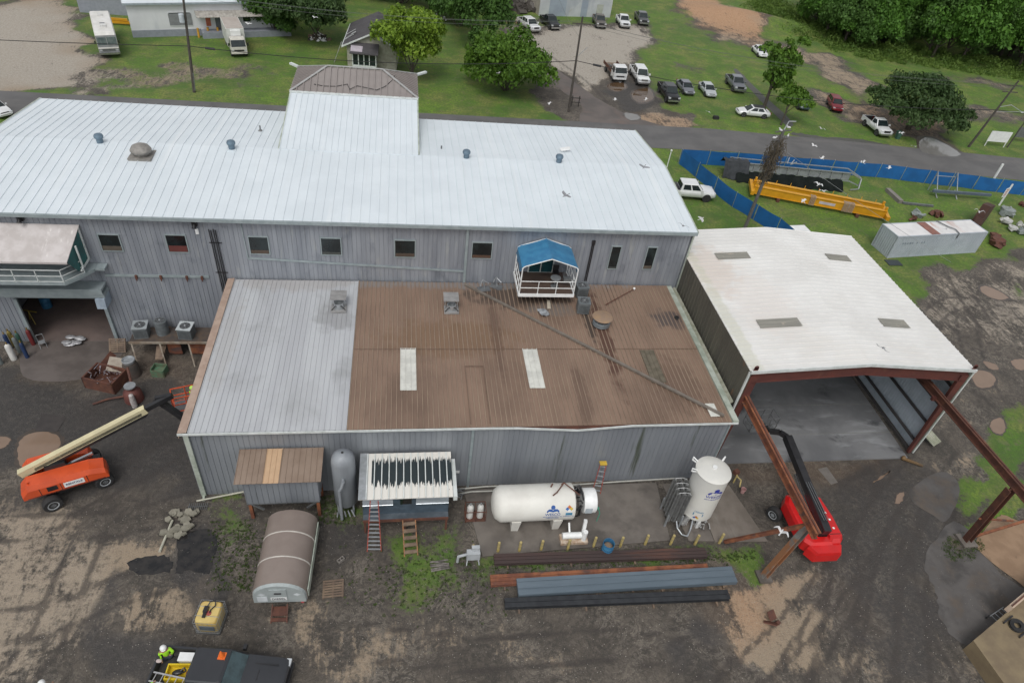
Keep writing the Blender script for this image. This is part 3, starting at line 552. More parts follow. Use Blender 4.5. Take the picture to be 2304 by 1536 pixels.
mb=MB(); mb.tube([(-7.3,57.1,HZ+.4),(-6.5,57.0,HZ+.33),(-5.5,57.05,HZ+.35),(-4.6,57.3,HZ+.5),(-4.4,56.7,HZ+.3),(-3.8,57.2,HZ+.45),(-3.0,57.0,HZ+.4),(-2.2,56.85,HZ+.32),(-1.5,57.3,HZ+.5),(-.9,58.2,HZ+.75),(-.7,58.8,HZ+.95)],.025,5); mb.build('cable',dark,mainb)
mb=MB(); mb.obox((DX0-.45,HY1+.35,HZ+.02),(1.1,.25,.16),(0,0,R(135))); mb.build('corner_spout',trimw,mainb); mb=MB(); mb.obox((DX1+.5,HY1+.35,HZ+.02),(1.2,.25,.16),(0,0,R(45))); mb.build('corner_spout',trimw,mainb)
# roof furniture on the white roof
def turbine(px,py,label):
    p=at(px,py,ZR-.05); t=thing('turbine_vent',label,'roof vent',(p.x,p.y,ZR-.1 if abs(p.y-YR)<1 else p.z-.05),0,'turbine vents on the white roof')
    b=MB(); b.box(-.4,.4,-.4,.4,-.1,.12); b.build('base',white_roof,t)
    b=MB(); b.cyl((0,0,.05),(0,0,.5),.27,.27,14); b.build('stack',M('vent_blue',(.16,.23,.29),(.11,.16,.21),.45,.4),t)
    t.scale=(.82,.82,.82); b=MB(); b.lathe([(.27,.48),(.36,.55),(.38,.7),(.32,.84),(.16,.92),(.02,.94)],n=18,sm=False); b.build('turbine_head',M('vent_blue',(.2,.3,.4)),t)
for px,py,l in ((226,322,'blue turbine vent beside the wide mushroom vent, on its left'),(522,336,'blue turbine vent right of the mushroom vent, left of the entrance tower'),(1049,356,'blue turbine vent on the ridge just right of the entrance tower'),(1257,366,'blue turbine vent beneath the small white hood vent, rightmost on the ridge')): turbine(px,py,l)
p=at(320,350,ZR-.15); t=thing('mushroom_vent','wide domed grey mushroom vent on a square base on the white roof','roof vent',(p.x,p.y,ZR-.2))
gv=M('weathered_vent',(.27,.255,.235),(.19,.18,.165),.6,.1,3)
b=MB(); b.box(-.75,.75,-.75,.75,-.1,.14); b.build('base',gv,t); b=MB(); b.cyl((0,0,.14),(0,0,.45),.5,.5,20); b.build('neck',gv,t)
b=MB(); b.lathe([(.1,.34),(.66,.36),(.7,.5),(.55,.75),(.3,.88),(.02,.92)],n=24); b.build('dome',gv,t)
p=at(1270,345,11.1); t=thing('hood_vent','small white hood vent on the back slope of the white roof','roof vent',(p.x,p.y,p.z))
b=MB(); b.cyl((0,0,-.1),(0,0,.3),.15,.15,10); b.build('pipe',galv,t); b=MB(); b.obox((0,0,.38),(.8,.45,.1),(0,R(-12),0)); b.build('hood',whitep,t)
for px,py,l in ((586,294,'small plumbing pipe on the back slope left of the tower'),(993,339,'small plumbing pipe just right of the tower on the white roof')):
    p=at(px,py,11.2); t=thing('vent_pipe',l,'roof vent',(p.x,p.y,p.z),0,'small pipes on the white roof'); b=MB(); b.cyl((0,0,-.2),(0,0,.4),.06,.06,8); b.build('pipe',steelg,t); b=MB(); b.cyl((0,0,-.05),(0,0,.1),.2,.08,10); b.build('boot',steelg,t)
# ---------- low flat-roofed workshop in front ----------
SX0,SX1,SY,SZ,SZ2=-11.85,20.0,25.84,5.65,5.82
shop=thing('workshop_building','low grey metal workshop with half grey half brown ribbed roof','building')
mb=MB(); wallY(mb,SX0,SX1,SY,0,SZ-.12); mb.build('front_wall',shop_wall,shop)
mb=MB(); wallX(mb,SY+.12,YF-.14,SX0,0,SZ-.12,-1,z2=SZ2-.1); mb.build('side_wall',shop_wall,shop)
mb=MB(); wallX(mb,SY+.12,YF-.14,SX1,0,SZ-.12,1,z2=SZ2-.1); mb.build('side_wall',shop_wall,shop)
ye=YF-.14
def rp(x,y,dz=0): return (x,y,SZ+(SZ2-SZ)*(y-SY)/(YF-SY)+dz)
mb=MB(); gx_=-3.12; ribplane(mb,rp(SX0+.35,SY-.15),rp(gx_,SY-.15),rp(gx_,ye),rp(SX0+.35,ye),.305,.07,.04); mb.build('grey_roof',grey_roof,shop)
lrib=M('brown_rib',(.30,.225,.165),(.25,.18,.135),.6,.1,.6,coord='Position',dirt=((.12,.08,.055),.3,(1,.5,1),.5,.72,.8))
mb=MB(); ribplane(mb,rp(gx_+.02,SY-.15),rp(SX1+.02,SY-.15),rp(SX1+.02,ye),rp(gx_+.02,ye),.305,.07,.045)
ob=mb.build('brown_roof',[brown_roof,lrib],shop)
for pl in ob.data.polygons:
    if pl.index>=6: pl.material_index=1
mb=MB(); mb.hexa([(SX0-.12,SY-.2,SZ+.03),(SX0+.34,SY-.2,SZ+.08),(SX0+.34,ye,SZ2+.08),(SX0-.12,ye,SZ2+.03),(SX0-.12,SY-.2,SZ+.06),(SX0+.34,SY-.2,SZ+.11),(SX0+.34,ye,SZ2+.11),(SX0-.12,ye,SZ2+.06)]); mb.box(SX0-.14,SX0-.11,SY-.2,ye,SZ-.35,SZ+.07)
mb.build('rake_trim',M('tan_trim',(.40,.30,.24),(.32,.23,.18),.6,0,1.5,dirt=((.14,.10,.08),2,(1,1,1),.62,.75,.7)),shop)
mb=MB(); mb.box(SX1+.05,SX1+.42,SY-.2,ye,SZ+.0,SZ+.16); mb.build('edge_gutter',trimg,shop)
gp=[(SX0-.14,0),(5,0),(6.6,-.03),(10.3,-.33),(13.6,-.03),(SX1+.4,0)]
mb=MB()
for (xa,za),(xb,zb) in zip(gp,gp[1:]): mb.bar((xa,SY-.25,SZ-.02+za),(xb,SY-.25,SZ-.02+zb),.05,.14); mb.bar((xa,SY-.18,SZ-.09+za),(xb,SY-.18,SZ-.09+zb),.14,.02)
mb.build('sagging_gutter',trimw,shop)
mb=MB(); mb.add([(5.6,SY-.17,SZ-.02),(13.8,SY-.17,SZ-.02),(10.3,SY-.19,SZ-.36)],[(0,1,2)]); mb.build('rusty_fascia',rust,shop)
for px0,px1,nm,mt in (((900,784),(937,877),'skylight',M('skylight_white',(.62,.62,.57),(.5,.5,.46),.5,0,2)),((1174,785),(1224,872),'skylight',None),((1438,788),(1489,860),'dark_skylight',M('skylight_old',(.15,.13,.095),(.10,.085,.06),.6,0,3))):
    a=at(*px0,5.75); b=at(*px1,5.75); mb=MB(); x0=a.x+.02; w_=.98; ribplane(mb,rp(x0,b.y,.055),rp(x0+w_,b.y,.055),rp(x0+w_,a.y,.055),rp(x0,a.y,.055),.326,.05,.03,.02)
    mb.build(nm,mt or MC['skylight_white'],shop)
mb=MB(); a=at(1600,905,5.7); mb.box(18.75,19.35,26.1,27.2,5.73,5.76); mb.build('roof_patch',MC['skylight_white'],shop)
mb=MB(); a=at(1046,643,5.8); b=at(1628,938,5.7); a.y=min(a.y,ye-.05); mb.bar((a.x,a.y,a.z+.12),(b.x,b.y,b.z+.12),.16,.14); mb.build('diverter',M('diverter',(.20,.175,.15),(.15,.13,.11),.6,.1),shop)
mb=MB(); y=32.35; mb.box(gx_+.05,SX1,y-.02,y+.02,SZ+.075+.06,SZ+.075+.07); a=at(1045,825,5.75);
mb.box(a.x,a.x+1.2,a.y,a.y+.05,5.77,5.80); mb.box(a.x+.02,a.x+.05,SY,a.y,5.76,5.79); mb.box(a.x+1.15,a.x+1.2,SY,a.y,5.76,5.79); mb.build('roof_seam',M('seam_brown',(.17,.11,.08),(.13,.085,.06),.7),shop)
mb=MB(); mb.box(SX0+.08,SX0+.34,SY-.16,SY-.05,0,SZ-.1); mb.bar((SX0+.2,SY-.1,.12),(SX0+.25,SY-.5,.05),.12); mb.build('downspout',trimg,shop)
mb=MB(); mb.box(3.96,4.12,SY-.12,SY-.05,0,SZ-.15); mb.build('wall_trim',trim,shop); mb=MB(); mb.box(SX1-.02,SX1+.06,SY-.14,SY+.04,0,SZ-.15); mb.build('wall_trim',trim,shop)
mb=MB(); a=onY(1027,1060,SY); mb.box(a.x-.18,a.x+.18,SY-.06,SY-.03,a.z-.1,a.z+.12); mb.build('notice_plate',whitep,shop)
# ---------- open sided canopy building with white roof ----------
CX0,CX1,CXM,CY0,CY1,CE,CR_=20.95,36.65,28.8,27.3,43.4,8.4,8.98
can=thing('open_shed','tall open-sided steel shed with low-pitch white metal roof','building')
mb=MB(); ribplane(mb,(CX0,CY0,CE),(CX0,CY1,CE),(CXM,CY1,CR_),(CXM,CY0,CR_),.46,.05,.045); ribplane(mb,(CX1,CY0,CE),(CX1,CY1,CE),(CXM,CY1,CR_),(CXM,CY0,CR_),.46,.05,.045); mb.build('roof',white_roof2,can)
skm=M('roof_skylight',(.27,.26,.225),(.21,.205,.18),.6,0,1.5,stretch=(.3,3,1),dirt=((.44,.38,.31),1,(1,1,1),.62,.7,.8))
def cz(x): return CE+(CR_-CE)*(1-abs(x-CXM)/(CXM-CX0))
for c4 in (((1608,568),(1676,567),(1690,579),(1620,583)),((1852,570),(1905,574),(1924,588),(1868,583)),((1703,720),(1790,713),(1801,730),(1718,739)),((1972,716),(2035,718),(2053,736),(1990,733))):
    pp=[at(*c,8.75) for c in c4]; x0=(pp[0].x+pp[3].x)/2; x1=(pp[1].x+pp[2].x)/2; y0=(pp[2].y+pp[3].y)/2; y1=(pp[0].y+pp[1].y)/2
    mb=MB(); ribplane(mb,(x0,y0,cz(x0)+.06),(x0,y1,cz(x0)+.06),(x1,y1,cz(x1)+.06),(x1,y0,cz(x1)+.06),.3,.04,.02,.02); mb.build('skylight',skm,can)
dirty=M('dirty_sheeting',(.115,.108,.085),(.088,.083,.068),.6,0,.8,coord='Position',stretch=(1,1,.2),dirt=((.20,.11,.06),.8,(1,1,.5),.60,.72,.6),dirt2=((.05,.06,.04),.5,(1,1,.3),.6,.7,.5))
mb=MB(); wallX(mb,CY0,CY1,CX0+.02,2.2,CE-.1,-1,.46,rh=.05); mb.build('side_sheeting',dirty,can)
mb=MB()
yy=CY0+.2
while yy<CY1-.3: mb.hexa([(CX0-.62,yy,5.2),(CX0-.12,yy,5.5),(CX0-.12,yy+.45,5.5),(CX0-.62,yy+.45,5.2),(CX0-.62,yy,5.24),(CX0-.12,yy,5.62),(CX0-.12,yy+.45,5.62),(CX0-.62,yy+.45,5.24)]); yy+=.47
mb.build('valley_sheet',M('pale_sheet',(.38,.38,.31),(.26,.27,.20),.6,0,2,coord='Position'),can)
blu=M('inner_sheet',(.46,.52,.58),(.38,.44,.49),.5,.1,1)
mb=MB(); 
for z0,z1 in ((.35,1.2),(1.25,3.0),(3.05,4.75),(4.8,6.4)): wallX(mb,CY0+.3,CY1,CX1-.12,z0,z1,-1,.25,rh=.02)
mb.build('inner_sheeting',blu,can)
mb=MB()
for z in (.35,1.22,3.02,4.78,6.45): mb.bar((CX1-.3,CY0+.2,z),(CX1-.3,CY1,z),.2,.1)
mb.build('wall_girt',M('dark_girt',(.05,.045,.045)),can)
mb=MB(); mb.box(CX1-.06,CX1,CY0,CY1,.2,CE-.1); mb.build('outer_sheeting',trimg,can)
mb=MB(); mb.bar((CX0,CY0-.08,CE-.02),(CXM,CY0-.08,CR_-.02),.08,.22); mb.bar((CX1,CY0-.08,CE-.02),(CXM,CY0-.08,CR_-.02),.08,.22); mb.box(CX1-.02,CX1+.06,CY0-.02,CY0+.1,.1,CE-.1); mb.box(CX0-.06,CX0+.04,CY0-.02,CY0+.1,.1,CE-.1); mb.build('fascia',trimw,can)
for k,y in enumerate((CY0+.12,32.6,38.0,CY1-.2)):
    mb=MB(); mb.ibeam((CX0+.3,y,CE-.6),(CXM,y,CR_-.55),.22,.85,.03); mb.ibeam((CXM,y,CR_-.55),(CX1-.3,y,CE-.6),.22,.85,.03); mb.build('rafter',primer,can)
    for x,s in ((CX0+.28,1),(CX1-.28,-1)):
        if k in (1,2) and s<0: continue
        mb=MB(); mb.hexa([(x-.12,y-.11,.1),(x+.12,y-.11,.1),(x+.12,y+.11,.1),(x-.12,y+.11,.1)]+[(x-(.12 if s>0 else .45),y-.11,CE-.5),(x+(.45 if s>0 else .12),y-.11,CE-.5),(x+(.45 if s>0 else .12),y+.11,CE-.5),(x-(.12 if s>0 else .45),y+.11,CE-.5)])
        mb.build('column',primer,can)
for x in (CX0+.25,CX1-.25):
    mb=MB(); mb.box(x-.14,x+.14,CY0-.05,CY0+.0,CE,CE+.35); mb.cyl((x,CY0-.05,CE+.35),(x,CY0,CE+.35),.14,.14,12); mb.build('lifting_lug',primer,can)
mb=MB(); mb.bar((CX0+.2,CY0+.1,5.6),(CX0+1.0,CY0+.1,5.6),.2,.3); mb.bar((CX1-1.6,CY0+.1,5.7),(CX1-.2,CY0+.1,5.7),.2,.3); mb.build('crane_bracket',primer,can)
# crane runway standing out in front of the shed
run=thing('crane_runway','rusty steel crane runway beams on two posts in front of the open shed','steel frame')
for nm,xa,ya,xb,yb,z,mt in (('runway_beam',21.6,CY1-1,21.35,17.35,6.0,rust2),('runway_beam',34.9,CY1-1,35.6,17.4,6.0,rust)):
    b=MB(); b.ibeam((xa,ya,z),(xb,yb,z),.32,.55,.05); b.build(nm,mt,run); b=MB(); b.bar((xa,ya,z+.31),(xb,yb,z+.31),.08,.07); b.build('crane_rail',rust,run)
a=at(1717,1298); b=MB(); b.ibeam((a.x,a.y,.15),(21.65,a.y-.15,5.7),.34,.34,.05,(1,0,0)); b.build('post',M('post_patched',(.24,.235,.22),(.16,.15,.14),.6,.1,1,dirt=((.30,.13,.055),.45,(1,1,1),.47,.56,.9)),run); b=MB(); b.box(a.x-.4,a.x+.4,a.y-.4,a.y+.4,0,.16); b.build('footing',concrete,run)
tt=(21.6,a.y-.1,5.5); b=MB(); q=at(1630,1220); b.bar(tt,(q.x,q.y,.1),.2); b.build('brace',rust2,run)
a=at(2172,1218); b=MB(); b.ibeam((a.x,a.y,.15),(35.35,a.y-.1,5.7),.4,.4,.05,(1,0,0)); b.build('post',rust,run); b=MB(); b.box(a.x-.5,a.x+.5,a.y-.5,a.y+.5,0,.2); b.build('footing',concrete,run)
b=MB(); q=at(2400,1150); b.bar((a.x+.2,a.y,.5),(q.x,q.y,.6),.14); q2=at(2270,1180); b.bar((35.3,a.y,2.6),(q2.x,q2.y,.45),.1); b.build('brace',rust2,run)
# ---------- vehicles (x forward, origin on the ground at the centre) ----------
chrome=M('chrome',(.5,.51,.52),(.42,.43,.44),.25,.9)
lampw=M('headlight',(.55,.57,.58),(.4,.42,.44),.15)
lampr=M('taillight',(.25,.01,.01),(.18,.01,.01),.2)
rimm=M('wheel_rim',(.30,.31,.32),(.2,.2,.21),.35,.6,4)
bedl=M('bed_liner',(.035,.035,.036),(.05,.048,.045),.8,0,3)
def paint(nm,c,k=1): return M('paint_'+nm,c,tuple(q*.9 for q in c),.32,.15 if k else 0,1,coat=.35)
def wheel(t,x,y,r=.38,w=.26,rim=None):
    b=MB(); b.lathe([(r*.55,-w/2),(r*.93,-w/2),(r,-w*.32),(r,w*.32),(r*.93,w/2),(r*.55,w/2)],n=20,axis='y'); o=b.build('wheel',dark,t,loc=(x,y,r))
    s=1 if y>0 else -1
    b=MB(); b.lathe([(.05,s*w*.30),(r*.60,s*w*.38),(r*.62,s*w*.52),(r*.5,s*w*.50),(r*.44,s*w*.36),(.06,s*w*.44),(.02,s*w*.45)],n=16,axis='y'); b.build('rim',rim or rimm,o)
def sec(x,w,zb,zm,zt,cr=.03,tk=.10):
    h=[(0,zb),(w*.86,zb),(w*.97,zb+.12),(w,zm),(w-.03,zt-.10),(w-tk,zt),(w*.5,zt+cr*.7),(0,zt+cr)]
    return [(x,-a,z) for a,z in h]+[(x,a,z) for a,z in h[-2:0:-1]]
def glassquad(t,name,pts,off,mat=None,th=.012):
    mat=mat or globals()['glass']
    n=(Vector(pts[1])-Vector(pts[0])).cross(Vector(pts[3])-Vector(pts[0])).normalized()
    if n.dot(Vector(off))<0: n=-n
    b=MB(); b.hexa([Vector(p)-n*th*3 for p in pts]+[Vector(p)+n*th for p in pts]); return b.build(name,mat or glass,t)
def cabin(t,pm,x0,x1,x2,x3,zb,zr,wb,wr,splits,roofmat=None,rear=True,name='cab'):
    """x0 rear base, x1 rear roof, x2 front roof, x3 windshield base"""
    b=MB(); R4=[]
    for f,z in ((0,zb-.05),(.5,0),(.93,0),(1,zr)):
        xa=x0+(x1-x0)*f; xb=x3+(x2-x3)*f; w=wb+(wr-wb)*f; z=zb-.05+(zr-zb+.05)*f
        if f==1: xa+=.06; xb-=.06; w-=.05
        c=.06; R4.append([(xa,-w+c,z),(xa+c,-w,z),(xb-c,-w,z),(xb,-w+c,z),(xb+.03,0,z),(xb,w-c,z),(xb-c,w,z),(xa+c,w,z),(xa,w-c,z)])
    b.loft(R4,True,False); o=b.build(name,pm,t)
    if roofmat: 
        b=MB(); b.box(x1+.08,x2-.08,-wr+.07,wr-.07,zr-.01,zr+.02); b.build('roof',roofmat,t)
    def P(f,g,s): # f 0 base..1 roof ; g 0 rear..1 front
        z=zb-.05+(zr-zb+.05)*f; xa=x0+(x1-x0)*f; xb=x3+(x2-x3)*f; w=wb+(wr-wb)*f
        return Vector((xa+(xb-xa)*g,s*w,z))
    lo,hi=.16,.88
    for s in (-1,1):
        for g0,g1 in splits: glassquad(t,'side_window',[P(lo,g0,s),P(lo,g1,s),P(hi,g1*.98+.01,s),P(hi,g0,s)],(0,s,0))
    q=[P(lo*.4,1,-1)*1,P(lo*.4,1,1)*1,P(hi+.02,1,1)*1,P(hi+.02,1,-1)*1]
    for v in q: v.y*=.90; v.x+=.012
    glassquad(t,'windshield',q,(1,0,.5),th=.03)
    if rear:
        q=[P(lo,0,-1),P(lo,0,1),P(hi,0,1),P(hi,0,-1)]
        for v in q: v.y*=.85; v.x-=.005
        glassquad(t,'rear_window',q,(-1,0,.3),th=.02)
    return P
def lights(t,xf,xr,w,zf,zr_,wf=.38,hf=.2,grille=None,gz=None):
    for s in (-1,1):
        b=MB(); b.box(xf-.22,xf+.015,min(s*(w-.02),s*(w-wf)),max(s*(w-.02),s*(w-wf)),zf-hf/2,zf+hf/2); b.build('headlight',lampw,t)
        b=MB(); b.box(xr-.015,xr+.12,min(s*(w+.005),s*(w-.2)),max(s*(w+.005),s*(w-.2)),zr_-.2,zr_+.2); b.build('taillight',lampr,t)
    b=MB(); gw=w-wf-.04; b.box(xf-.1,xf+.02,-gw,gw,(gz or zf)-.16,(gz or zf)+.13); b.build('grille',grille or blackp,t)
def pickup(label,pm,p,h,L=5.85,W=1.0,H=1.93,front_at=True,bumper=None,cover=None,crew=True,grille=None,name='pickup_truck',group=None,rim=None,lift=0,hood=1.45):
    d=Vector((h.x-p.x,h.y-p.y,0)).normalized(); c=(p-d*(L/2)) if front_at else p
    t=thing(name,label,'pickup truck',(c.x,c.y,0),math.atan2(d.y,d.x),group)
    xf,xr=L/2,-L/2; cab0=xr+(1.75 if crew else 2.3); zb=.45+lift; zt=1.22+lift
    hood0=xf-hood
    b=MB(); b.loft([sec(cab0,W,zb,.85+lift,zt,0),sec(hood0-.9,W,zb,.85+lift,zt,0),sec(hood0,W,zb,.85+lift,zt-.02,.05),sec(xf-.35,W*.98,zb,.85+lift,zt-.09,.07),sec(xf-.06,W*.93,zb+.02,.85+lift,zt-.18,.05),sec(xf,W*.88,zb+.12,.8+lift,zt-.28,.02)],True,True); b.build('body',pm,t)
    # bed
    b=MB(); wi=W-.12
    b.box(xr,cab0-.01,W-.12,W-.01,zb+.12,zt+.02); b.box(xr,cab0-.01,-W+.01,-W+.12,zb+.12,zt+.02); b.box(xr,xr+.09,-W+.12,W-.12,zb+.15,zt+.01); b.box(xr+.09,cab0-.01,-W+.12,W-.12,zb+.1,zb+.22); b.build('bed',pm,t)
    b=MB(); b.box(xr+.1,cab0-.06,-wi+.01,wi-.01,zb+.225,zb+.24); b.box(xr+.095,xr+.11,-wi+.01,wi-.01,zb+.24,zt-.04); b.box(cab0-.06,cab0-.03,-wi+.01,wi-.01,zb+.24,zt-.02); 
    for s in (-1,1): b.box(xr+.1,cab0-.06,min(s*wi,s*(wi-.015)),max(s*wi,s*(wi-.015)),zb+.24,zt-.03); b.box(xr+.6,xr+1.2,min(s*wi,s*(wi-.2)),max(s*wi,s*(wi-.2)),zb+.24,zb+.48)
    b.build('bed_liner',bedl,t)
    if cover: b=MB(); b.box(xr+.04,cab0-.02,-W+.06,W-.06,zt+.02,zt+.06); b.build('bed_cover',cover,t)
    cabin(t,pm,cab0+.02,cab0+.16,hood0-.72,hood0+.02,zt,H+lift,W*.93,W*.76,((.09,.46),(.52,.90)) if crew else ((.12,.9),))
    lights(t,xf-.01,xr,W*.93,.96+lift,1.0+lift,grille=grille)
    bm=bumper or chrome
    b=MB(); b.box(xf-.12,xf+.09,-W*.9,W*.9,.46+lift,.70+lift); b.build('bumper',bm,t); b=MB(); b.box(xr-.12,xr+.02,-W*.88,W*.88,.48+lift,.68+lift); b.build('bumper',bm,t)
    for s in (-1,1):
        b=MB(); b.obox((hood0-.25,s*(W+.14),zt+.12),(.16,.24,.24)); b.build('mirror',blackp if bm is blackp else pm,t)
    wx=(xf-.95,xr+1.15)
    for x in wx:
        for s in (-1,1): 
            wheel(t,x,s*(W-.13),.40,.28,rim); b=MB(); b.cyl((x,s*(W-.2),.46+lift*.5),(x,s*(W+.006),.46+lift*.5),.49,.49,20); b.build('wheel_arch',dark,t)
    return t
def sedan(label,pm,p,h,L=4.75,W=.91,H=1.44,kind='sedan',roofmat=None,cat='car',name='parked_car',group=None,front_at=True):
    d=Vector((h.x-p.x,h.y-p.y,0)).normalized(); c=(p-d*(L/2)) if front_at else p
    t=thing(name,label,cat,(c.x,c.y,0),math.atan2(d.y,d.x),group); xf,xr=L/2,-L/2
    suv=kind=='suv'; zb=.28 if not suv else .36; zt=.92 if not suv else 1.08; dk=.04 if not suv else 0
    b=MB(); b.loft([sec(xr,W*.82,zb+.15,.6,zt-.16,0),sec(xr+.12,W*.93,zb,.62,zt-.03,.01),sec(xr+.8,W,zb,.64,zt+.02,.02),sec(0,W,zb,.64,zt,.0),sec(xf-1.4,W,zb,.64,zt-.0,.03),sec(xf-.6,W*.97,zb,.6,zt-.12,.06),sec(xf-.14,W*.88,zb+.02,.55,zt-.26,.04),sec(xf,W*.74,zb+.1,.5,zt-.36,.01)],True,True); b.build('body',pm,t)
    if suv: cabin(t,pm,xr+.12,xr+.55,xf-2.0,xf-1.15,zt,H,W*.92,W*.72,((.06,.28),(.32,.60),(.64,.92)))
    else: cabin(t,pm,xr+.55,xr+1.25,xf-2.15,xf-1.2,zt,H,W*.92,W*.70,((.13,.47),(.52,.88)),roofmat)
    if roofmat: 
        b=MB(); b.hexa([(xr+.55,-W*.8,zt),(xf-2.2,-W*.8,zt),(xf-2.2,W*.8,zt),(xr+.55,W*.8,zt),(xr+1.1,-W*.66,H+.03),(xf-2.25,-W*.66,H+.03),(xf-2.25,W*.66,H+.03),(xr+1.1,W*.66,H+.03)]); b.build('soft_top',roofmat,t)
    lights(t,xf-.09,xr+.02,W*.86,zt-.30,zt-.18,.34,.14,gz=zt-.34)
    for s in (-1,1):
        b=MB(); b.obox((xf-1.55,s*(W+.08),zt+.06),(.12,.17,.13)); b.build('mirror',pm,t)
    for x in (xf-.88,xr+.95):
        for s in (-1,1):
            wheel(t,x,s*(W-.10),.33 if not suv else .36,.22); b=MB(); b.cyl((x,s*(W-.2),.36),(x,s*(W+.005),.36),.40,.40,20); b.build('wheel_arch',dark,t)
    return t
pw=paint('white',(.76,.77,.77)); pk=paint('black',(.017,.018,.021)); pg=paint('dark_grey',(.085,.087,.09)); pbr=paint('bronze',(.13,.115,.10)); psv=paint('silver',(.46,.49,.50)); pgr=paint('grey_blue',(.17,.18,.20)); prd=paint('maroon',(.20,.012,.022)); pgn=paint('dark_green',(.05,.08,.085)); pbk2=paint('charcoal',(.035,.037,.042))
def F(fx,fy,rx,ry): # front bottom px, rear bottom px -> anchor, heading
    p=at(fx,fy); q=at(rx,ry); return p,p+(p-q)
RG='pickups parked in a row by the metal warehouse'
pickup('white older pickup parked beside the rubble pile, leftmost in the far row',pw,*F(1206,77,1160,46),group=RG)
pickup('black pickup parked close beside the leftmost white pickup of the far row',pk,*F(1250,71,1212,40),group=RG,L=5.6)
pickup('bronze grey pickup parked alone in front of the pale warehouse wall',pbr,*F(1352,67,1334,34),group=RG,L=5.3)
pickup('white pickup with dark grille between the bronze and the dark grey pickups',pw,*F(1406,67,1386,36),group=RG,L=5.2)
pickup('dark grey pickup parked at the right end of the far row, by the grass',pg,*F(1448,60,1428,30),group=RG,L=5.5)
pickup('white crew cab pickup next to the flatbed truck, beside the brown puddle',pw,*F(1447,197,1418,152),group='pickups on the wet lot',L=6.3,H=2.05,grille=chrome,lift=.08)
pickup('black pickup with chrome bumper parked beside the grey sedan on the wet lot',pk,*F(1514,237,1482,192),group='pickups on the wet lot',L=6.0,lift=.05)
pickup('dark grey pickup with black bumper parked alone right of the silver car',pgr,*F(1663,212,1634,176),group='pickups on the wet lot',L=5.4)
sedan('grey sedan parked between the black pickup and the silver car',pgr,*F(1551,218,1524,186),group='sedans on the lot')
sedan('silver white sedan with sunroof parked right of the grey sedan',psv,*F(1600,223,1572,188),group='sedans on the lot')
sedan('white sedan parked alone far out on the grass by the sandy track',pw,*F(1717,133,1690,106),group='sedans on the lot')
a=at(1655,257); sedan('white convertible with black soft top parked sideways on the grass near the road',pw,a,a+(a-at(1737,265)),L=4.9,roofmat=M('soft_top_cloth',(.03,.03,.033)))
sedan('dark green sedan half hidden under the small roadside tree',pgn,*F(1810,252,1775,218),L=5)
sedan('maroon crossover car parked on the dirt left of the big oak',prd,*F(1882,256,1858,215),L=4.6,H=1.66,kind='suv')
pickup('white pickup half hidden under the big round oak',pw,*F(1990,312,1938,270),L=5.5,crew=False)
a=at(1600,447); t_=pickup('white crew cab pickup with black bed cover beside the blue fence corner',pw,a,a+(a-at(1522,441)),L=5.9,cover=blackp,grille=chrome,rim=blackp)
sedan('white car showing only its front behind the left end of the white roof',pw,at(18,268),at(60,290),L=4.8)
# big black pickup bottom left: placed from its roof height
ra=at(470,1459,1.9); rb=at(570,1467,1.9); d=(rb-ra).normalized(); nrm=Vector((d.y,-d.x,0)); fr=at(648,1522,.8)
cen=ra+nrm*.72; L_=6.15
fc=cen+d*((fr-cen).dot(d)); fc.z=0
_g=glass; glass=M('tinted_screen',(.05,.085,.095),(.03,.05,.055),.12)
bt=pickup('black crew cab pickup with loaded bed in the foreground, orange cone on its roof',pbk2,fc,fc+d,L=L_,W=1.04,H=1.96,bumper=blackp,hood=2.0)
glass=_g
bz=bt.rotation_euler.z; bc=Vector(bt.location)
def onbt(x,y,z): return bc+Matrix.Rotation(bz,3,'Z')@Vector((x,y,z))
b=MB(); b.box(1.75,1.8,-.25,.25,1.21,1.235); b.box(1.5,2.6,-.55,-.5,1.215,1.23); b.box(1.5,2.6,.5,.55,1.215,1.23); b.build('hood_crease',blackp,bt)
# flatbed truck, box truck, motorhome
def truckcab(t,pm,x0,x1,W,z0,z1):
    b=MB(); b.loft([[(x0,-W,z0),(x1,-W,z0),(x1,W,z0),(x0,W,z0)],[(x0,-W,z0+.9),(x1+.02,-W,z0+.9),(x1+.02,W,z0+.9),(x0,W,z0+.9)],[(x0+.05,-W*.9,z1),(x1-.42,-W*.88,z1),(x1-.42,W*.88,z1),(x0+.05,W*.9,z1)]],True,False); b.build('cab',pm,t)
    h=z1-z0-.9
    f=lambda u,s:Vector((x1+.02-.44*u,s*(W*.92-(W*.07)*u),z0+.9+h*u))
    glassquad(t,'windshield',[f(.04,-1),f(.04,1),f(.84,1),f(.84,-1)],(1,0,.3),th=.02)
    for s in (-1,1): glassquad(t,'side_window',[Vector((x0+.25,s*W,z0+.95)),Vector((x1-.15,s*W,z0+.95)),Vector((x1-.42,s*W*.915,z0+.9+h*.82)),Vector((x0+.25,s*W*.915,z0+.9+h*.82))],(0,s,0),th=.02)
    b=MB(); b.box(x1-.05,x1+.06,-W*.96,W*.96,z0+.02,z0+.22); b.build('bumper',pm,t); b=MB(); b.box(x1-.05,x1+.04,-W*.62,W*.62,z0+.36,z0+.56); b.build('grille',blackp,t)
    for s in (-1,1):
        b=MB(); b.box(x1-.05,x1+.045,min(s*W*.66,s*W*.93),max(s*W*.66,s*W*.93),z0+.34,z0+.56); b.build('headlight',lampw,t); b=MB(); b.obox((x1-.05,s*(W+.2),z0+1.25),(.08,.18,.4)); b.build('mirror',blackp,t)
p,h=F(1393,188,1362,146); d=(h-p).normalized(); c=p-d*3.1
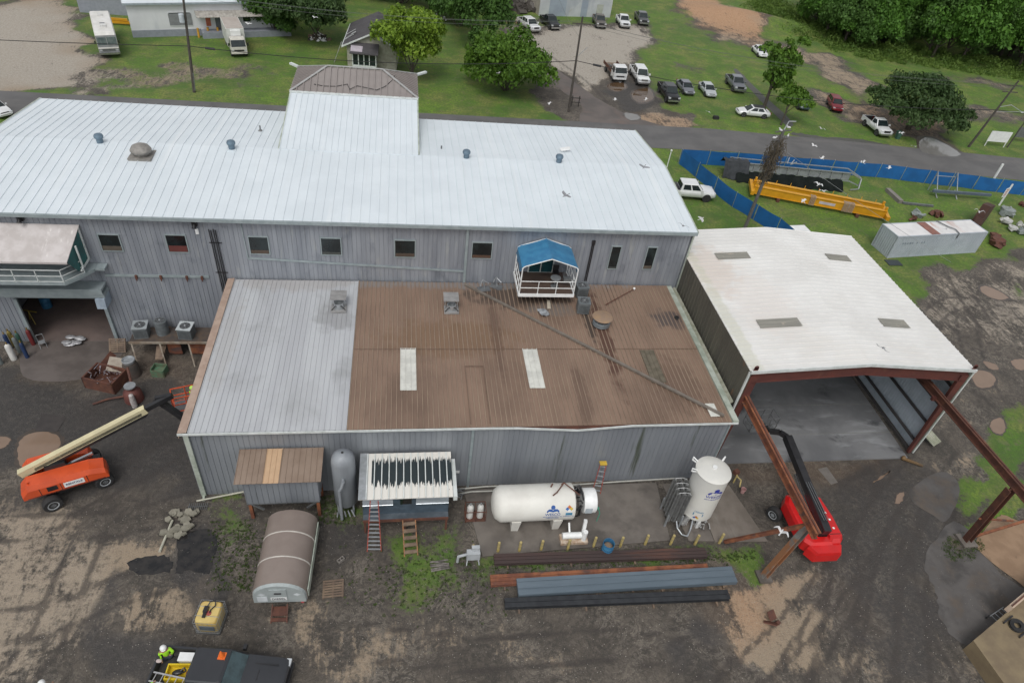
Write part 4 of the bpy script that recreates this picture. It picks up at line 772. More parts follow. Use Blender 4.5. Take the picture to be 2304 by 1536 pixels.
t=thing('flatbed_truck','white cab-over truck with cluttered open flatbed, left of the white crew cab pickup','truck',(c.x,c.y,0),math.atan2(d.y,d.x))
truckcab(t,pw,1.35,3.05,1.03,.55,2.35); b=MB(); b.box(-3.1,1.2,-1.1,1.1,.95,1.05); b.build('flatbed',wood,t)
b=MB()
for s in (-1,1): b.box(-3.1,1.2,min(s*1.1,s*1.04),max(s*1.1,s*1.04),1.05,1.45)
b.box(1.1,1.2,-1.04,1.04,1.05,1.9); b.build('stake_side',rust,t)
b=MB(); random.seed(3)
for i in range(14): b.bar((random.uniform(-2.8,0),random.uniform(-.8,.8),1.1+i*.02),(random.uniform(0,1),random.uniform(-.8,.8),1.3+i*.02),.09)
b.build('scrap_load',steelg,t)
for x in (2.2,-1.8):
    for s in (-1,1): wheel(t,x,s*.9,.42,.28)
p,h=F(541,131,520,86); d=(h-p).normalized(); c=p-d*3.6
t=thing('box_truck','white box truck with tan roof parked by the orange-brown bollards of the white building','truck',(c.x,c.y,0),math.atan2(d.y,d.x))
truckcab(t,M('cream_paint',(.62,.60,.54),(.5,.48,.43),.45),1.9,3.6,1.05,.55,2.45)
b=MB(); b.box(-3.6,1.7,-1.2,1.2,.95,3.35); b.build('cargo_box',M('box_panel',(.60,.61,.58),(.50,.51,.47),.5,0,1),t)
b=MB(); b.box(-3.5,1.6,-1.12,1.12,3.35,3.38); b.build('roof_panel',M('box_roof',(.36,.31,.27),(.42,.38,.34),.6,0,1),t)
b=MB(); b.box(1.7,2.1,-.65,.65,2.5,3.2); b.build('cooling_unit',whitep,t)
for x in (2.7,-2.1):
    for s in (-1,1): wheel(t,x,s*.95,.45,.3)
p,h=F(251,132,232,60); d=(h-p).normalized(); c=p-d*5
t=thing('motorhome','long white motorhome with grey front parked on the grass by the white building','motorhome',(c.x,c.y,0),math.atan2(d.y,d.x))
cream=M('motorhome_skin',(.70,.69,.66),(.58,.57,.53),.45,0,.8,dirt=((.45,.40,.36),.7,(.3,2,1),.6,.75,.4))
def rs(x,w,z0,z1,ch=.2): return [(x,-w,z0),(x,-w,z1-ch),(x,-w+ch*.6,z1),(x,w-ch*.6,z1),(x,w,z1-ch),(x,w,z0)]
b=MB(); b.loft([rs(-5,1.2,.6,3.0),rs(-4.85,1.22,.5,3.15),rs(4.1,1.22,.5,3.15),rs(4.75,1.2,.5,2.85)],True,False); b.build('body',cream,t)
b=MB(); b.loft([rs(4.75,1.2,.5,2.84,.05),rs(4.98,1.18,.5,1.75,.05)],True,False); b.build('front_mask',M('mask_grey',(.26,.27,.27),(.2,.21,.21),.5),t)
for y0,y1 in ((-1.1,-.04),(.04,1.1)): glassquad(t,'windshield',[(4.96,y0,1.72),(4.96,y1,1.72),(4.79,y1,2.62),(4.79,y0,2.62)],(1,0,.2),M('tinted',(.08,.11,.11),(.14,.17,.16),.1),.03)
b=MB(); b.box(4.9,5.12,-1.18,1.18,1.28,1.42); b.build('front_trim',cream,t); b=MB(); b.box(4.95,5.03,-.7,.7,.95,1.22); b.build('grille',steelg,t); b=MB(); b.box(4.9,5.18,-1.2,1.2,.55,.78); b.build('bumper',chrome,t)
for s in (-1,1): b=MB(); b.box(4.95,5.05,min(s*.78,s*1.1),max(s*.78,s*1.1),.98,1.2); b.build('headlight',lampw,t); b=MB(); b.obox((4.7,s*1.38,2.0),(.1,.15,.4)); b.build('mirror',blackp,t)
for x,sx,sy in ((1.5,.9,.7),(-3.2,.7,.6)): b=MB(); b.box(x,x+sx,-sy/2,sy/2,3.15,3.38); b.build('roof_unit',M('ac_cream',(.62,.62,.60)),t)
for x in (.6,): b=MB(); b.box(x,x+.5,-.3,.3,3.15,3.24); b.build('roof_hatch',steelg,t)
for x in (2,.2,-2):
    for s in (-1,1): glassquad(t,'side_window',[(x,s*1.22,1.9),(x+1.0,s*1.22,1.9),(x+1.0,s*1.22,2.5),(x,s*1.22,2.5)],(0,s,0))
for x in (3.6,-2.6):
    for s in (-1,1): wheel(t,x,s*1.02,.45,.3)
# ---------- boom lifts ----------
def mod(): pass
def boomlift(label,body_m,boom_m,c,rz,chz,name='boom_lift'):
    t=thing(name,label,'boom lift',c,0)
    ch=Matrix.Rotation(chz,3,'Z')
    def X(p): return tuple(ch@Vector(p))
    b=MB(); b.hexa([X(p) for p in ((-1.3,-.6,.45),(1.3,-.6,.45),(1.3,.6,.45),(-1.3,.6,.45),(-1.2,-.5,.85),(1.2,-.5,.85),(1.2,.5,.85),(-1.2,.5,.85))]); b.bar(X((1.3,-1,.5)),X((1.3,1,.5)),.25); b.bar(X((-1.3,-1,.5)),X((-1.3,1,.5)),.25); b.build('chassis',blackp,t)
    for x in (1.35,-1.35):
        for s in (-1,1):
            w=MB(); r=.5; w.lathe([(r*.5,-.2),(r*.93,-.2),(r,-.14),(r,.14),(r*.93,.2),(r*.5,.2)],n=22,axis='y'); p=X((x,s*1.1,.5)); o=w.build('wheel',dark,t,loc=p); o.rotation_euler=(0,0,chz)
            w=MB(); w.lathe([(.1,s*.12),(r*.55,s*.16),(r*.58,s*.215),(r*.48,s*.2),(r*.4,s*.12),(.14,s*.2),(.02,s*.2)],n=18,axis='y'); w.build('rim',M('lift_rim',(.42,.45,.47),(.35,.37,.39),.4),o)
    return t
orange=M('lift_orange',(.62,.085,.022),(.52,.07,.02),.35,0,1,coat=.2)
creamb=M('boom_cream',(.60,.54,.34),(.52,.47,.30),.45,0,1)
redp=M('lift_red',(.60,.012,.012),(.50,.012,.012),.3,0,1,coat=.3)
# orange lift: wheels seen at (127,1135),(238,1078),(215,1025)
w1=at(127,1143); w2=at(238,1092); ax=(w2-w1).normalized(); nr=Vector((-ax.y,ax.x,0)); cc=(w1+w2)/2+nr*1.1
cz_=math.atan2(ax.y,ax.x)
tA=boomlift('orange boom lift with long cream boom reaching the workshop corner',orange,creamb,(cc.x,cc.y,0),0,cz_)
tail=at(50,1075,1.6)-cc; tip=at(328,920,4.3)-cc; bd=Vector((tip.x-tail.x,tip.y-tail.y,0)).normalized(); bn=Vector((-bd.y,bd.x,0)); tail.z=1.95; tip.z=4.3
def TX(u,v,z): return Vector((tail.x,tail.y,0))+bd*u+bn*v+Vector((0,0,z))
def turret(side,U0,U1,v0,v1,nm='engine_cover'):
    def rg(u,in_,zt,zb=.95): 
        pts=[(v0+in_*.0,zb+.1),(v0,zt-.3),(v0+(v1-v0)*.15,zt),(v1,zt),(v1,zb)]
        return [TX(u,v,z) for v,z in pts]
    b=MB(); b.loft([rg(U0,0,1.55),rg(U0+.35,0,1.95),rg(U1-.8,0,1.95),rg(U1-.1,0,1.75),rg(U1,0,1.45)],True,False); return b.build(nm,orange,tA)
co=turret(-1,-.1,4.1,-1.25,-.32); turret(1,.0,3.4,1.15,.35,'tank_cover')
b=MB(); b.hexa([TX(u,v,z) for z in (.9,1.35) for u,v in ((.2,-.5),(3.8,-.5),(3.8,.5),(.2,.5))]); b.hexa([TX(u,v,z) for z in (.9,2.2) for u,v in ((1.2,-.32),(2.2,-.32),(2.2,.32),(1.2,.32))]); b.build('turntable',blackp,tA)
b=MB(); b.bar(tail,tip,.34,.44); b.build('boom',creamb,tA)
b=MB(); e=tip+(tip-tail).normalized()*1.6; b.bar(tip,e,.24,.3); b.bar(tip+Vector((0,0,-.32))-(tip-tail).normalized()*6+bn*-.12,tip+Vector((0,0,-.3))+bn*-.12,.12,.12)
jt_=at(352,902,4.4)-cc; jt_.z=4.6; b.bar(e,jt_,.22,.26); fz=at(408,932,3.4)-cc; fz.z=3.2; fz2=fz+(fz-jt_).normalized()*.5; b.bar(jt_,fz2,.28,.34); b.build('jib',blackp,tA)
b=MB(); b.bar(TX(1.0,-.1,1.4),TX(3.6,-.1,2.1),.14); b.build('lift_cylinder',chrome,tA)
# basket behind the workshop roof edge
def basket(t,c,rz,mat,w=2.3,dp=.9):
    m_=Matrix.Rotation(rz,3,'Z'); c=Vector(c); f=lambda x,y,z:c+m_@Vector((x,y,z)); b=MB()
    for z in (0.0,.55,1.1):
        q=[f(-w/2,-dp/2,z),f(w/2,-dp/2,z),f(w/2,dp/2,z),f(-w/2,dp/2,z),f(-w/2,-dp/2,z)]
        for i in range(4): b.bar(q[i],q[i+1],.05)
    for x in (-w/2,-w/6,w/6,w/2):
        for y in (-dp/2,dp/2): b.bar(f(x,y,0),f(x,y,1.1),.05)
    o=b.build('basket',mat,t); b=MB(); b.hexa([f(x,y,z) for z in (-.03,.02) for x,y in ((-w/2,-dp/2),(w/2,-dp/2),(w/2,dp/2),(-w/2,dp/2))]); b.build('basket_floor',steelg,t); return o
kb=at(433,888,3.4)-cc; basket(tA,(kb.x,kb.y,2.7),.3,orange)
b=MB(); b.bar(fz2,(kb.x,kb.y,2.8),.2); b.build('basket_arm',blackp,tA)
# decals on the orange cover
def text(s,size,mat,parent,loc,rot,name='lettering',ext=.004,align='CENTER'):
    cu=bpy.data.curves.new(name,'FONT'); cu.body=s; cu.size=size; cu.extrude=ext; cu.align_x=align; cu.align_y='CENTER'; cu.resolution_u=3; cu.offset=size*.012
    o=bpy.data.objects.new(name,cu); col.objects.link(o); dg=bpy.context.evaluated_depsgraph_get(); me=bpy.data.meshes.new_from_object(o.evaluated_get(dg)); bpy.data.objects.remove(o); bpy.data.curves.remove(cu)
    me.materials.clear(); me.materials.append(mat); o=bpy.data.objects.new(name,me); col.objects.link(o); o.parent=parent; o.location=loc; o.rotation_euler=rot; return o
bz_=math.atan2(bd.y,bd.x)
b=MB(); b.hexa([TX(u,-1.25-.012*k,z) for k,z in ((0,0),) for u,z in ()] or [TX(1.9,-1.262,1.2),TX(2.9,-1.262,1.2),TX(2.9,-1.25,1.2),TX(1.9,-1.25,1.2),TX(1.9,-1.262,1.58),TX(2.9,-1.262,1.58),TX(2.9,-1.25,1.58),TX(1.9,-1.25,1.58)]); b.build('white_decal',whitep,co)
text('RENTALS',.2,M('navy',(.02,.03,.12)),co,tuple(TX(2.4,-1.268,1.4)),(R(90),0,bz_))
b=MB(); b.hexa([TX(u,v,z) for z in (1.25,1.6) for u,v in ((1.1,-1.262),(1.6,-1.262),(1.6,-1.2),(1.1,-1.2))]); b.build('vent_opening',blackp,co)
b=MB(); b.cyl(TX(.35,-.9,1.9),TX(.35,-.9,2.1),.06,.05,10); b.build('beacon',orange,tA)
b=MB()
for u in (.75,1.75,3.05): b.hexa([TX(u+a,v,z) for z in (1.1,1.66) for a,v in ((0,-1.262),(.03,-1.262),(.03,-1.2),(0,-1.2))])
b.hexa([TX(u,v,z) for z in (1.08,1.11) for u,v in ((.1,-1.262),(3.9,-1.262),(3.9,-1.2),(.1,-1.2))]); b.build('panel_gap',blackp,co)
b=MB(); sd=(tip-tail).normalized(); 
for k in range(3): b.bar(tail+sd*.8+bn*(-.19)+Vector((0,0,-.12+.07*k)),tip-sd*.3+bn*(-.19)+Vector((0,0,-.12+.07*k)),.02)
b.bar(tail+sd*2.2+Vector((0,0,-.36)),tip-sd*.1+Vector((0,0,-.36)),.24,.2); b.build('boom_underside',blackp,tA)
text('BOOM 80',.22,M('navy',(.02,.03,.12)),tA,tuple(tail+sd*4.2+bn*(-.181)),(R(90)-0*1,-math.asin(sd.z),math.atan2(bd.y,bd.x))) if 0 else None
# red lift inside the runway
w1=at(1741,1130); c2=at(1830,1180); chd=R(100)
ctr=at(1812,1163,1.0); ctr.z=0
tB=boomlift('red boom lift with black boom folded into the open shed','red','k',(ctr.x,ctr.y,0),0,R(118))
tl=at(1858,1195,2.3)-ctr; hd=at(1770,985,3.3)-ctr; tl.z=2.3; hd.z=3.4; bdB=Vector((hd.x-tl.x,hd.y-tl.y,0)).normalized(); bnB=Vector((-bdB.y,bdB.x,0))
def TY(u,v,z): return Vector((tl.x,tl.y,0))+bdB*u+bnB*v+Vector((0,0,z))
b=MB(); outl=[(-.5,-.95),(-.25,-1.2),(1.3,-1.25),(2.8,-1.1),(3.0,-.6),(3.0,-.3),(-.3,-.3),(-.5,-.4)]
def prismT(b,pts,z0,z1,sh=.12):
    n=len(pts); cx=sum(p[0] for p in pts)/n; cy=sum(p[1] for p in pts)/n
    r=[[TY(p[0],p[1],z) for p in pts] for z in (z0,z1-.2)]+[[TY(p[0]+(cx-p[0])*sh,p[1]+(cy-p[1])*sh,z1) for p in pts]]
    b.loft(r,True,False)
prismT(b,outl,.95,2.0); b.build('engine_cover',redp,tB)
b=MB(); prismT(b,[(-.6,-.5),(-.6,.9),(-.2,1.25),(2.6,1.2),(3.1,.9),(3.2,.3),(-.2,.3),(-.2,-.5)],.95,1.85); b.build('tank_cover',redp,tB)
b=MB(); prismT(b,[(-1.1,-.8),(-1.1,.8),(-.55,1.15),(-.4,.9),(-.4,-.9),(-.55,-1.1)],.85,1.7,.08); b.build('counterweight',redp,tB)
b=MB(); prismT(b,[(-.2,-.32),(3.3,-.32),(3.3,.32),(-.2,.32)],.85,1.3); prismT(b,[(0,-.3),(.7,-.3),(.7,.3),(0,.3)],1.2,2.4); b.build('turntable',blackp,tB)
b=MB(); hB=hd; b.bar(Vector(tl)-bdB*.1,hB,.46,.5); b.build('boom',blackp,tB)
b=MB(); h2=at(1754,972,3.6)-ctr; h2.z=3.6; b.bar(hB,h2,.26,.3); h3=at(1733,970,3.3)-ctr; h3.z=3.3; b.bar(h2,h3,.26,.3); b.build('jib',blackp,tB)
b=MB(); b.bar(TY(.6,.0,1.9)+bnB*.26,TY(4,.0,2.6)+bnB*.26,.14); b.build('lift_cylinder',chrome,tB)
kb=at(1712,948,3.0)-ctr; basket(tB,(kb.x,kb.y,2.6),R(5),steelg,1.9,.9)
b=MB(); b.bar(h3,(kb.x+.3,kb.y,2.7),.18); b.build('basket_arm',blackp,tB)
b=MB(); 
for u,v in ((1.9,-1.0),(1.2,-1.1),(2.4,-.9)): b.box
for q in ((2.1,-.8),(1.5,-.85),(1.0,-.9),(2.5,-.7),(.4,-.85)):
    p=TY(q[0],q[1],2.0); b.box(p.x-.06,p.x+.06,p.y-.06,p.y+.06,2.0,2.015)
b.build('white_decal',whitep,tB)
b=MB()
for u in (.3,1.2,2.2): b=MB(); b.hexa([TY(u+a,v,z) for z in (1.15,1.82) for a,v in ((0,-1.27),(.03,-1.27),(.03,-1.1),(0,-1.1))]); b.build('panel_gap',blackp,tB)
b=MB(); prismT(b,[(-.02,-1.12),(.02,-1.12),(.02,-.4),(-.02,-.4)],1.99,2.012,0); b.build('panel_gap',blackp,tB)
b=MB()
for k in (-.15,0,.15): b.tube([TY(.4,k,2.85),TY(2.5,k,3.02),TY(4.6,k,3.2)],.022,5)
b.build('hose',steelg,tB)
# ---------- people ----------
def person(label,c,rz,shirt,trouser,hat,arm=0,group=None,name='person'):
    t=thing(name,label,'person',c,rz,group)
    # skeleton: (parent, x,y,z, radius); facing +y
    hx=.19; S=[(-1,0,0,.98,.15),(0,0,.0,1.15,.15),(1,0,.01,1.35,.17),(2,0,0,1.48,.10),(3,0,.01,1.56,.06),(4,0,.03,1.68,.095),(5,0,.03,1.76,.085)]
    for s in (-1,1):
        k=len(S); S+=[(0,s*.1,0,.90,.105),(k,s*.115,.03,.50,.065),(k+1,s*.12,-.02,.10,.045),(k+2,s*.125,.16,.04,.035)]
        k=len(S)
        if s==arm: S+=[(3,s*.20,0,1.44,.065),(k,s*.32,.10,1.22,.05),(k+1,s*.24,.30,1.42,.035),(k+2,s*.22,.34,1.50,.036)]
        else: S+=[(3,s*.20,0,1.44,.065),(k,s*.27,-.01,1.16,.05),(k+1,s*.24,.20,1.02,.034),(k+2,s*.22,.28,1.01,.036)]
        h=len(S)-1; hxp=S[h]
        for f in range(4): 
            S.append((h,hxp[1]+(f-1.5)*.022,hxp[2]+.06,hxp[3]+.01-.004*f,.0095))
        S.append((h-1,hxp[1]-s*.045,hxp[2]-.01,hxp[3],.010))
    def grow(idx,inf,nm,mat):
        m_={i:k for k,i in enumerate(idx)}; me=bpy.data.meshes.new(nm)
        me.from_pydata([S[i][1:4] for i in idx],[(m_[S[i][0]],m_[i]) for i in idx if S[i][0] in m_],[])
        o=bpy.data.objects.new(nm,me); col.objects.link(o); mo=o.modifiers.new('s','SKIN'); sb=o.modifiers.new('b','SUBSURF'); sb.levels=1
        for k,i in enumerate(idx): r=S[i][4]+inf; me.skin_vertices[0].data[k].radius=(r,r*(.72 if i in (1,2) else 1)); me.skin_vertices[0].data[k].use_root=(k==0)
        dg=bpy.context.evaluated_depsgraph_get(); m2=bpy.data.meshes.new_from_object(o.evaluated_get(dg)); bpy.data.objects.remove(o)
        m2.materials.clear(); m2.materials.append(mat); m2.name=nm; o=bpy.data.objects.new(nm,m2); col.objects.link(o); o.parent=t
        for p in m2.polygons: p.use_smooth=True; p.material_index=0
        return o
    skin=M('skin',(.36,.20,.13),(.30,.16,.10),.5); grow(list(range(len(S))),0,'body',skin)
    legs=[i for i,s_ in enumerate(S) if i==0 or (abs(abs(s_[1])-.11)<.012 and s_[3]<.95 and s_[3]>.08)]
    grow(legs,.022,'trousers',trouser)
    arms=[i for i in range(len(S)) if S[i][4] in (.065,.05,.034,.035) and S[i][3]>.95 and S[i][0] not in ()]
    grow([0,1,2,3]+[i for i in arms if S[i][3]>1.0 and abs(S[i][1])>.15],.02,'shirt',shirt)
    b=MB(); b.lathe([(.15,0),(.152,.02),(.135,.08),(.10,.13),(.05,.155),(.01,.16)],(0,.03,1.73),18); b.sph((0,.11,1.74),(.11,.10,.012),14,4); b.build('hard_hat',hat,t)
    b=MB(); b.sph((0,.125,1.655),(.014,.022,.024),8,6)
    for s in (-1,1): b.sph((s*.033,.115,1.685),(.014,.01,.009),8,5); b.sph((s*.093,.03,1.665),(.012,.02,.03),8,5)
    b.sph((0,.115,1.615),(.028,.01,.007),8,5); b.build('face',M('face_skin',(.28,.15,.10)),t)
    for s in (-1,1): b=MB(); b.sph((s*.122,.05,.05),(.055,.15,.055),10,6); b.build('boot',M('boot_brown',(.07,.045,.03)),t)
    return t
hv=M('hi_vis_green',(.42,.85,.03),(.36,.75,.03),.7); jean=M('dark_jeans',(.03,.04,.06),(.02,.028,.045),.9)
p=at(366,1500,0); q=at(370,1462,1.45)
person('worker in hi-vis green shirt and white hard hat at the tailgate of the black pickup',(q.x,q.y,0),R(200),hv,jean,whitep,arm=-1)
q=at(333,1552,1.45); person('worker in hi-vis green cut off by the bottom edge beside the tailgate',(q.x,q.y,0),R(-60),hv,jean,whitep,arm=-1)
q=at(92,1536,1.8); person('worker whose white hard hat alone shows at the bottom left edge',(q.x,q.y,0),R(20),hv,jean,whitep)
q=at(433,880,4.2); person('worker in hi-vis yellow-green standing in the orange lift basket',(q.x,q.y,2.72),R(-40),hv,jean,M('lime_hat',(.5,.75,.12)))
# ---------- load of the black pickup ----------
def putbt(name,label,cat,x,y,z,rz=0): v=onbt(x,y,z); return thing(name,label,cat,tuple(v),bz+rz)
zb_=.70
t=putbt('cool_box','white cool box standing in the black pickup bed','cool box',-1.75,.55,zb_+.22,.05)
b=MB(); b.box(-.32,.32,-.18,.18,0,.30); b.build('tub',whitep,t); b=MB(); b.box(-.34,.34,-.20,.20,.30,.37); b.build('lid',whitep,t)
t=putbt('plastic_bin','yellow plastic bin with a dark tool bag in it in the pickup bed','bin',-1.85,-.12,zb_+.2,.08)
yel=M('bin_yellow',(.75,.55,.02),(.65,.47,.02),.5)
b=MB(); b.box(-.52,.52,-.34,.34,0,.03)
for q in ((-.55,-.5,-.36,.36),(.5,.55,-.36,.36),(-.5,.5,-.36,-.31),(-.5,.5,.31,.36)): b.box(q[0],q[1],q[2],q[3],0,.35)
b.build('bin',yel,t)
t=putbt('tool_bag','dark tool bag with a tangle of cord lying in the yellow bin','bag',-1.9,-.12,zb_+.42,.3)
b=MB(); b.sph((0,0,0),(.26,.15,.1),12,8); b.tube([(.1,0,.05),(.3,.12,.1),(.38,-.05,.08),(.2,-.12,.1)],.03); b.build('bag',blackp,t)
t=putbt('extension_ladder','aluminium ladder laid across the pickup bed behind the yellow bin','ladder',-1.75,-.62,zb_+.66,-.12)
al=M('aluminium',(.55,.55,.56),(.45,.45,.46),.35,.5)
for y in (-.2,.2): b=MB(); b.box(-1.15,1.1,y-.03,y+.03,-.04,.04); b.build('rail',al,t)
for i in range(7): b=MB(); b.cyl((-1.0+i*.33,-.17,0),(-1.0+i*.33,.17,0),.022,.022,8); b.build('rung',al,t)
t=putbt('traffic_cone','orange traffic cone standing on the roof of the black pickup','cone',.1,.42,1.965)
orc=M('cone_orange',(.75,.16,.02),(.65,.13,.02),.5)
b=MB(); b.box(-.17,.17,-.17,.17,0,.03); b.build('base',orc,t); b=MB(); b.lathe([(.13,.03),(.03,.45),(.02,.46)],n=14); b.build('cone',orc,t)
t=putbt('cloth_bag','dark red bag in the front corner of the pickup bed','bag',-1.3,.62,zb_+.3); b=MB(); b.sph((0,0,0),(.16,.22,.14),12,8); b.build('bag',M('dark_red_cloth',(.20,.02,.04),(.05,.01,.08),.8),t)
t=putbt('rope_coil','reddish heap of rope beside the yellow bin in the pickup bed','rope',-1.25,-.1,zb_+.3)
b=MB()
for i in range(5): b.tube([(.17*math.cos(a)*(1+.1*i%2),.3*math.sin(a),.03*i+.02*math.sin(3*a+i)) for a in [k*.5 for k in range(13)]],.03,5)
b.build('rope',M('rope_red',(.22,.07,.04),(.16,.05,.03),.9),t)
t=putbt('rag','pale rag on the tailgate of the black pickup','cloth',-2.9,.28,1.25); b=MB(); b.sph((0,0,0),(.14,.1,.05),10,6); b.build('rag',M('rag',(.5,.42,.4)),t)
# ---------- tanks ----------
tankw=M('tank_white',(.68,.67,.62),(.60,.585,.54),.45,0,.6,dirt=((.36,.31,.24),1.3,(1.2,1,.25),.62,.80,.6))
tx,ty=7.9,23.15; tkz=1.75; tr=1.08
t=thing('horizontal_tank','long white horizontal cryogenic gas tank with blue logo on the concrete pad','tank',(tx,ty,0),R(0))
b=MB(); b.lathe([(.02,-2.75),(.45,-2.72),(.85,-2.58),(tr,-2.25),(tr,2.05),(tr-.04,2.12),(.8,2.2),(.02,2.25)],(0,0,tkz),40,'x'); sh=b.build('shell',tankw,t)
b=MB(); b.lathe([(.02,2.75),(.72,2.75),(.75,2.8),(.75,3.5),(.70,3.55),(.02,3.56)],(0,0,tkz-.0),30,'x'); b.build('equipment_cap',whitep,t)
for x in (-1.3,1.2): b=MB(); b.hexa([(x-.2,-.8,0),(x+.2,-.8,0),(x+.2,.8,0),(x-.2,.8,0),(x-.28,-1.0,1.2),(x+.28,-1.0,1.2),(x+.28,1.0,1.2),(x-.28,1.0,1.2)]); b.build('saddle',tankw,t)
random.seed(5); b=MB()
for i in range(16):
    a=random.uniform(0,6.28); r=random.uniform(.5,1.0); p=(2.3+random.uniform(0,.15),r*math.cos(a),tkz+r*math.sin(a)); q=(2.7,r*.6*math.cos(a+.4),tkz+r*.6*math.sin(a+.4)); b.tube([p,((p[0]+q[0])/2,p[1]*1.1,p[2]*1.0+.1),q],.045)
b.build('pipework',blackp,t)
b=MB(); b.tube([(.75,-.35,tkz+1.08),(1.0,-.2,tkz+1.15),(1.5,.35,tkz+1.32),(1.4,.4,tkz+1.1)],.04); b.tube([(1.5,.35,tkz+1.32),(2.4,-.35,tkz+1.0)],.04); b.tube([(.75,.3,tkz+1.05),(.8,.3,tkz+1.3)],.05); b.build('top_pipe',rust,t)
b=MB(); b.box(2.82,3.25,-.76,-.745,1.5,1.95); b.build('data_plate',M('plate_grey',(.45,.5,.53)),t)
b=MB(); b.box(1.35,3.0,-1.95,-1.3,0,.3); b.build('skid',M('skid_cream',(.52,.44,.35),(.35,.22,.14),.7,0,4),t)
b=MB(); b.cyl((1.45,-1.6,.55),(2.6,-1.6,.55),.2,.2,14); b.bar((2.7,-1.6,.3),(2.75,-1.3,1.6),.2); b.cyl((2.75,-1.75,.3),(2.75,-1.75,1.1),.15,.15,12); b.tube([(1.9,-1.0,1.0),(1.9,-1.5,.6)],.06); b.build('pump',whitep,t)
b=MB(); b.cyl((3.55,-.2,1.3),(3.85,-.25,1.2),.12,.1,10); b.tube([(3.85,-.25,1.2),(3.95,-.4,.9),(3.8,-.6,.4)],.03); b.build('valve',M('valve_green',(.05,.25,.16)),t)
navy=M('logo_blue',(.03,.10,.32),(.025,.085,.28),.5)
def onshell(parent,xl,ang,r,build,name,mat):
    """flat decal bent on the shell: build gives (u,v) polygons"""
    b=MB()
    for poly in build:
        P0=[(xl+u,-(r+.004)*math.cos(ang+v/r),(r+.004)*math.sin(ang+v/r)) for u,v in poly]; P1=[(xl+u,-(r+.010)*math.cos(ang+v/r),(r+.010)*math.sin(ang+v/r)) for u,v in poly]
        n=len(poly); b.add([(a,c,d+tkz) for a,c,d in P0+P1],[tuple(range(n))[::-1],tuple(range(n,2*n))]+[(i,(i+1)%n,n+(i+1)%n,n+i) for i in range(n)])
    return b.build(name,mat,parent)
circ=lambda cx,cy,r,n=14,a0=0,a1=6.2832:[(cx+r*math.cos(a0+(a1-a0)*i/n),cy+r*math.sin(a0+(a1-a0)*i/n)) for i in range(n)]
emb=[circ(0,.30,.13),[(-.38,.0),(-.36,.1),(-.25,.19),(-.1,.2),(0,.12),(.1,.2),(.25,.19),(.36,.1),(.38,0),(.3,-.02),(.26,.06),(0,.0),(-.26,.06),(-.3,-.02)]]
onshell(sh,.75,.36,tr,emb,'emblem',navy)
def bendtext(s,size,parent,xl,ang,r,mat,vertical=False,tk=None,name='lettering'):
    o=text(s,size,mat,parent,(0,0,0),(0,0,0),name,.002); 
    for v in o.data.vertices:
        u,w_,e=v.co; rr=r+.006+e*1.5
        if vertical: pass
        if vertical: v.co=(rr*math.cos(ang+u/r),rr*math.sin(ang+u/r),xl+w_)
        else: v.co=(xl+u,-rr*math.cos(ang+w_/r),rr*math.sin(ang+w_/r)+tkz)
    return o
bendtext('WESCO',.26,sh,.75,.20,tr,navy); bendtext('GAS & WELDING SUPPLY, INC.',.085,sh,.75,.03,tr,navy); bendtext('1-800-477-0353',.12,sh,.75,-.08,tr,navy)
ang=.02
for (du,dv),mt in (((0,.12),'red'),((-.12,0),'blue'),((.12,0),'yel'),((0,-.12),'wht')):
    mtt={'red':M('sign_orange',(.55,.16,.04)),'blue':M('sign_blue',(.05,.15,.42)),'yel':M('sign_yellow',(.6,.42,.06)),'wht':whitep}[mt]
    onshell(sh,1.72,.52,tr,[[(du-.115,dv),(du,dv-.115),(du+.115,dv),(du,dv+.115)]],'hazard_diamond',mtt)
onshell(sh,1.72,.20,tr,[[(-.2,-.09),(.2,-.09),(.2,.09),(-.2,.09)]],'product_label',M('label_blue',(.05,.22,.38))); bendtext('IN EMERGENCY CALL',.07,sh,1.72,.04,tr,navy)
# upright tank: base and top from the photo
vb=at(1577,1182); vx,vy=18.12,22.9; vr=1.03; vz0,vz1=.75,4.6
t=thing('upright_tank','tall white upright gas tank with blue logo standing on the concrete pad','tank',(vx,vy,0),0)
b=MB(); b.lathe([(.02,vz0-.35),(.7,vz0-.2),(vr,vz0+.15),(vr,vz1-.05),(vr+.03,vz1-.05),(vr+.03,vz1+.0),(vr-.05,vz1+.05),(.5,vz1+.2),(.02,vz1+.24)],n=44); sv=b.build('shell',M('tank_white2',(.66,.65,.60),(.58,.575,.54),.45,0,.5,dirt=((.34,.36,.27),.8,(1.5,1.5,.2),.60,.8,.6)),t)
for k in range(3): a=k*2.094+.5; b=MB(); b.box(-.09,.09,-.09,.09,.06,1.2); o=b.build('leg',whitep,t,loc=(.85*math.cos(a),.85*math.sin(a),0))
for a in (2.4,3.1,.7): 
    b=MB(); q=[(vr*math.cos(a),vr*math.sin(a),vz1-.15),((vr+.3)*math.cos(a),(vr+.3)*math.sin(a),vz1-.1),((vr+.3)*math.cos(a),(vr+.3)*math.sin(a),vz1+.15),(vr*math.cos(a),vr*math.sin(a),vz1-.0)]; b.tube(q,.045); b.build('lifting_eye',whitep,t)
b=MB(); b.cyl((0,0,vz1+.2),(0,0,vz1+.32),.14,.14,14); b.build('top_port',whitep,t)
random.seed(9); b=MB()
for i in range(20):
    a=random.uniform(-2.9,-.2); r=random.uniform(.5,1.15); z=random.uniform(.35,.95); p=(r*math.cos(a),r*math.sin(a),z); q=(p[0]+random.uniform(-.35,.35),p[1]+random.uniform(-.25,.1),z-random.uniform(.05,.4)); b.tube([p,(q[0],p[1],z),q],.028,6); b.sph(q,.06,8,5)
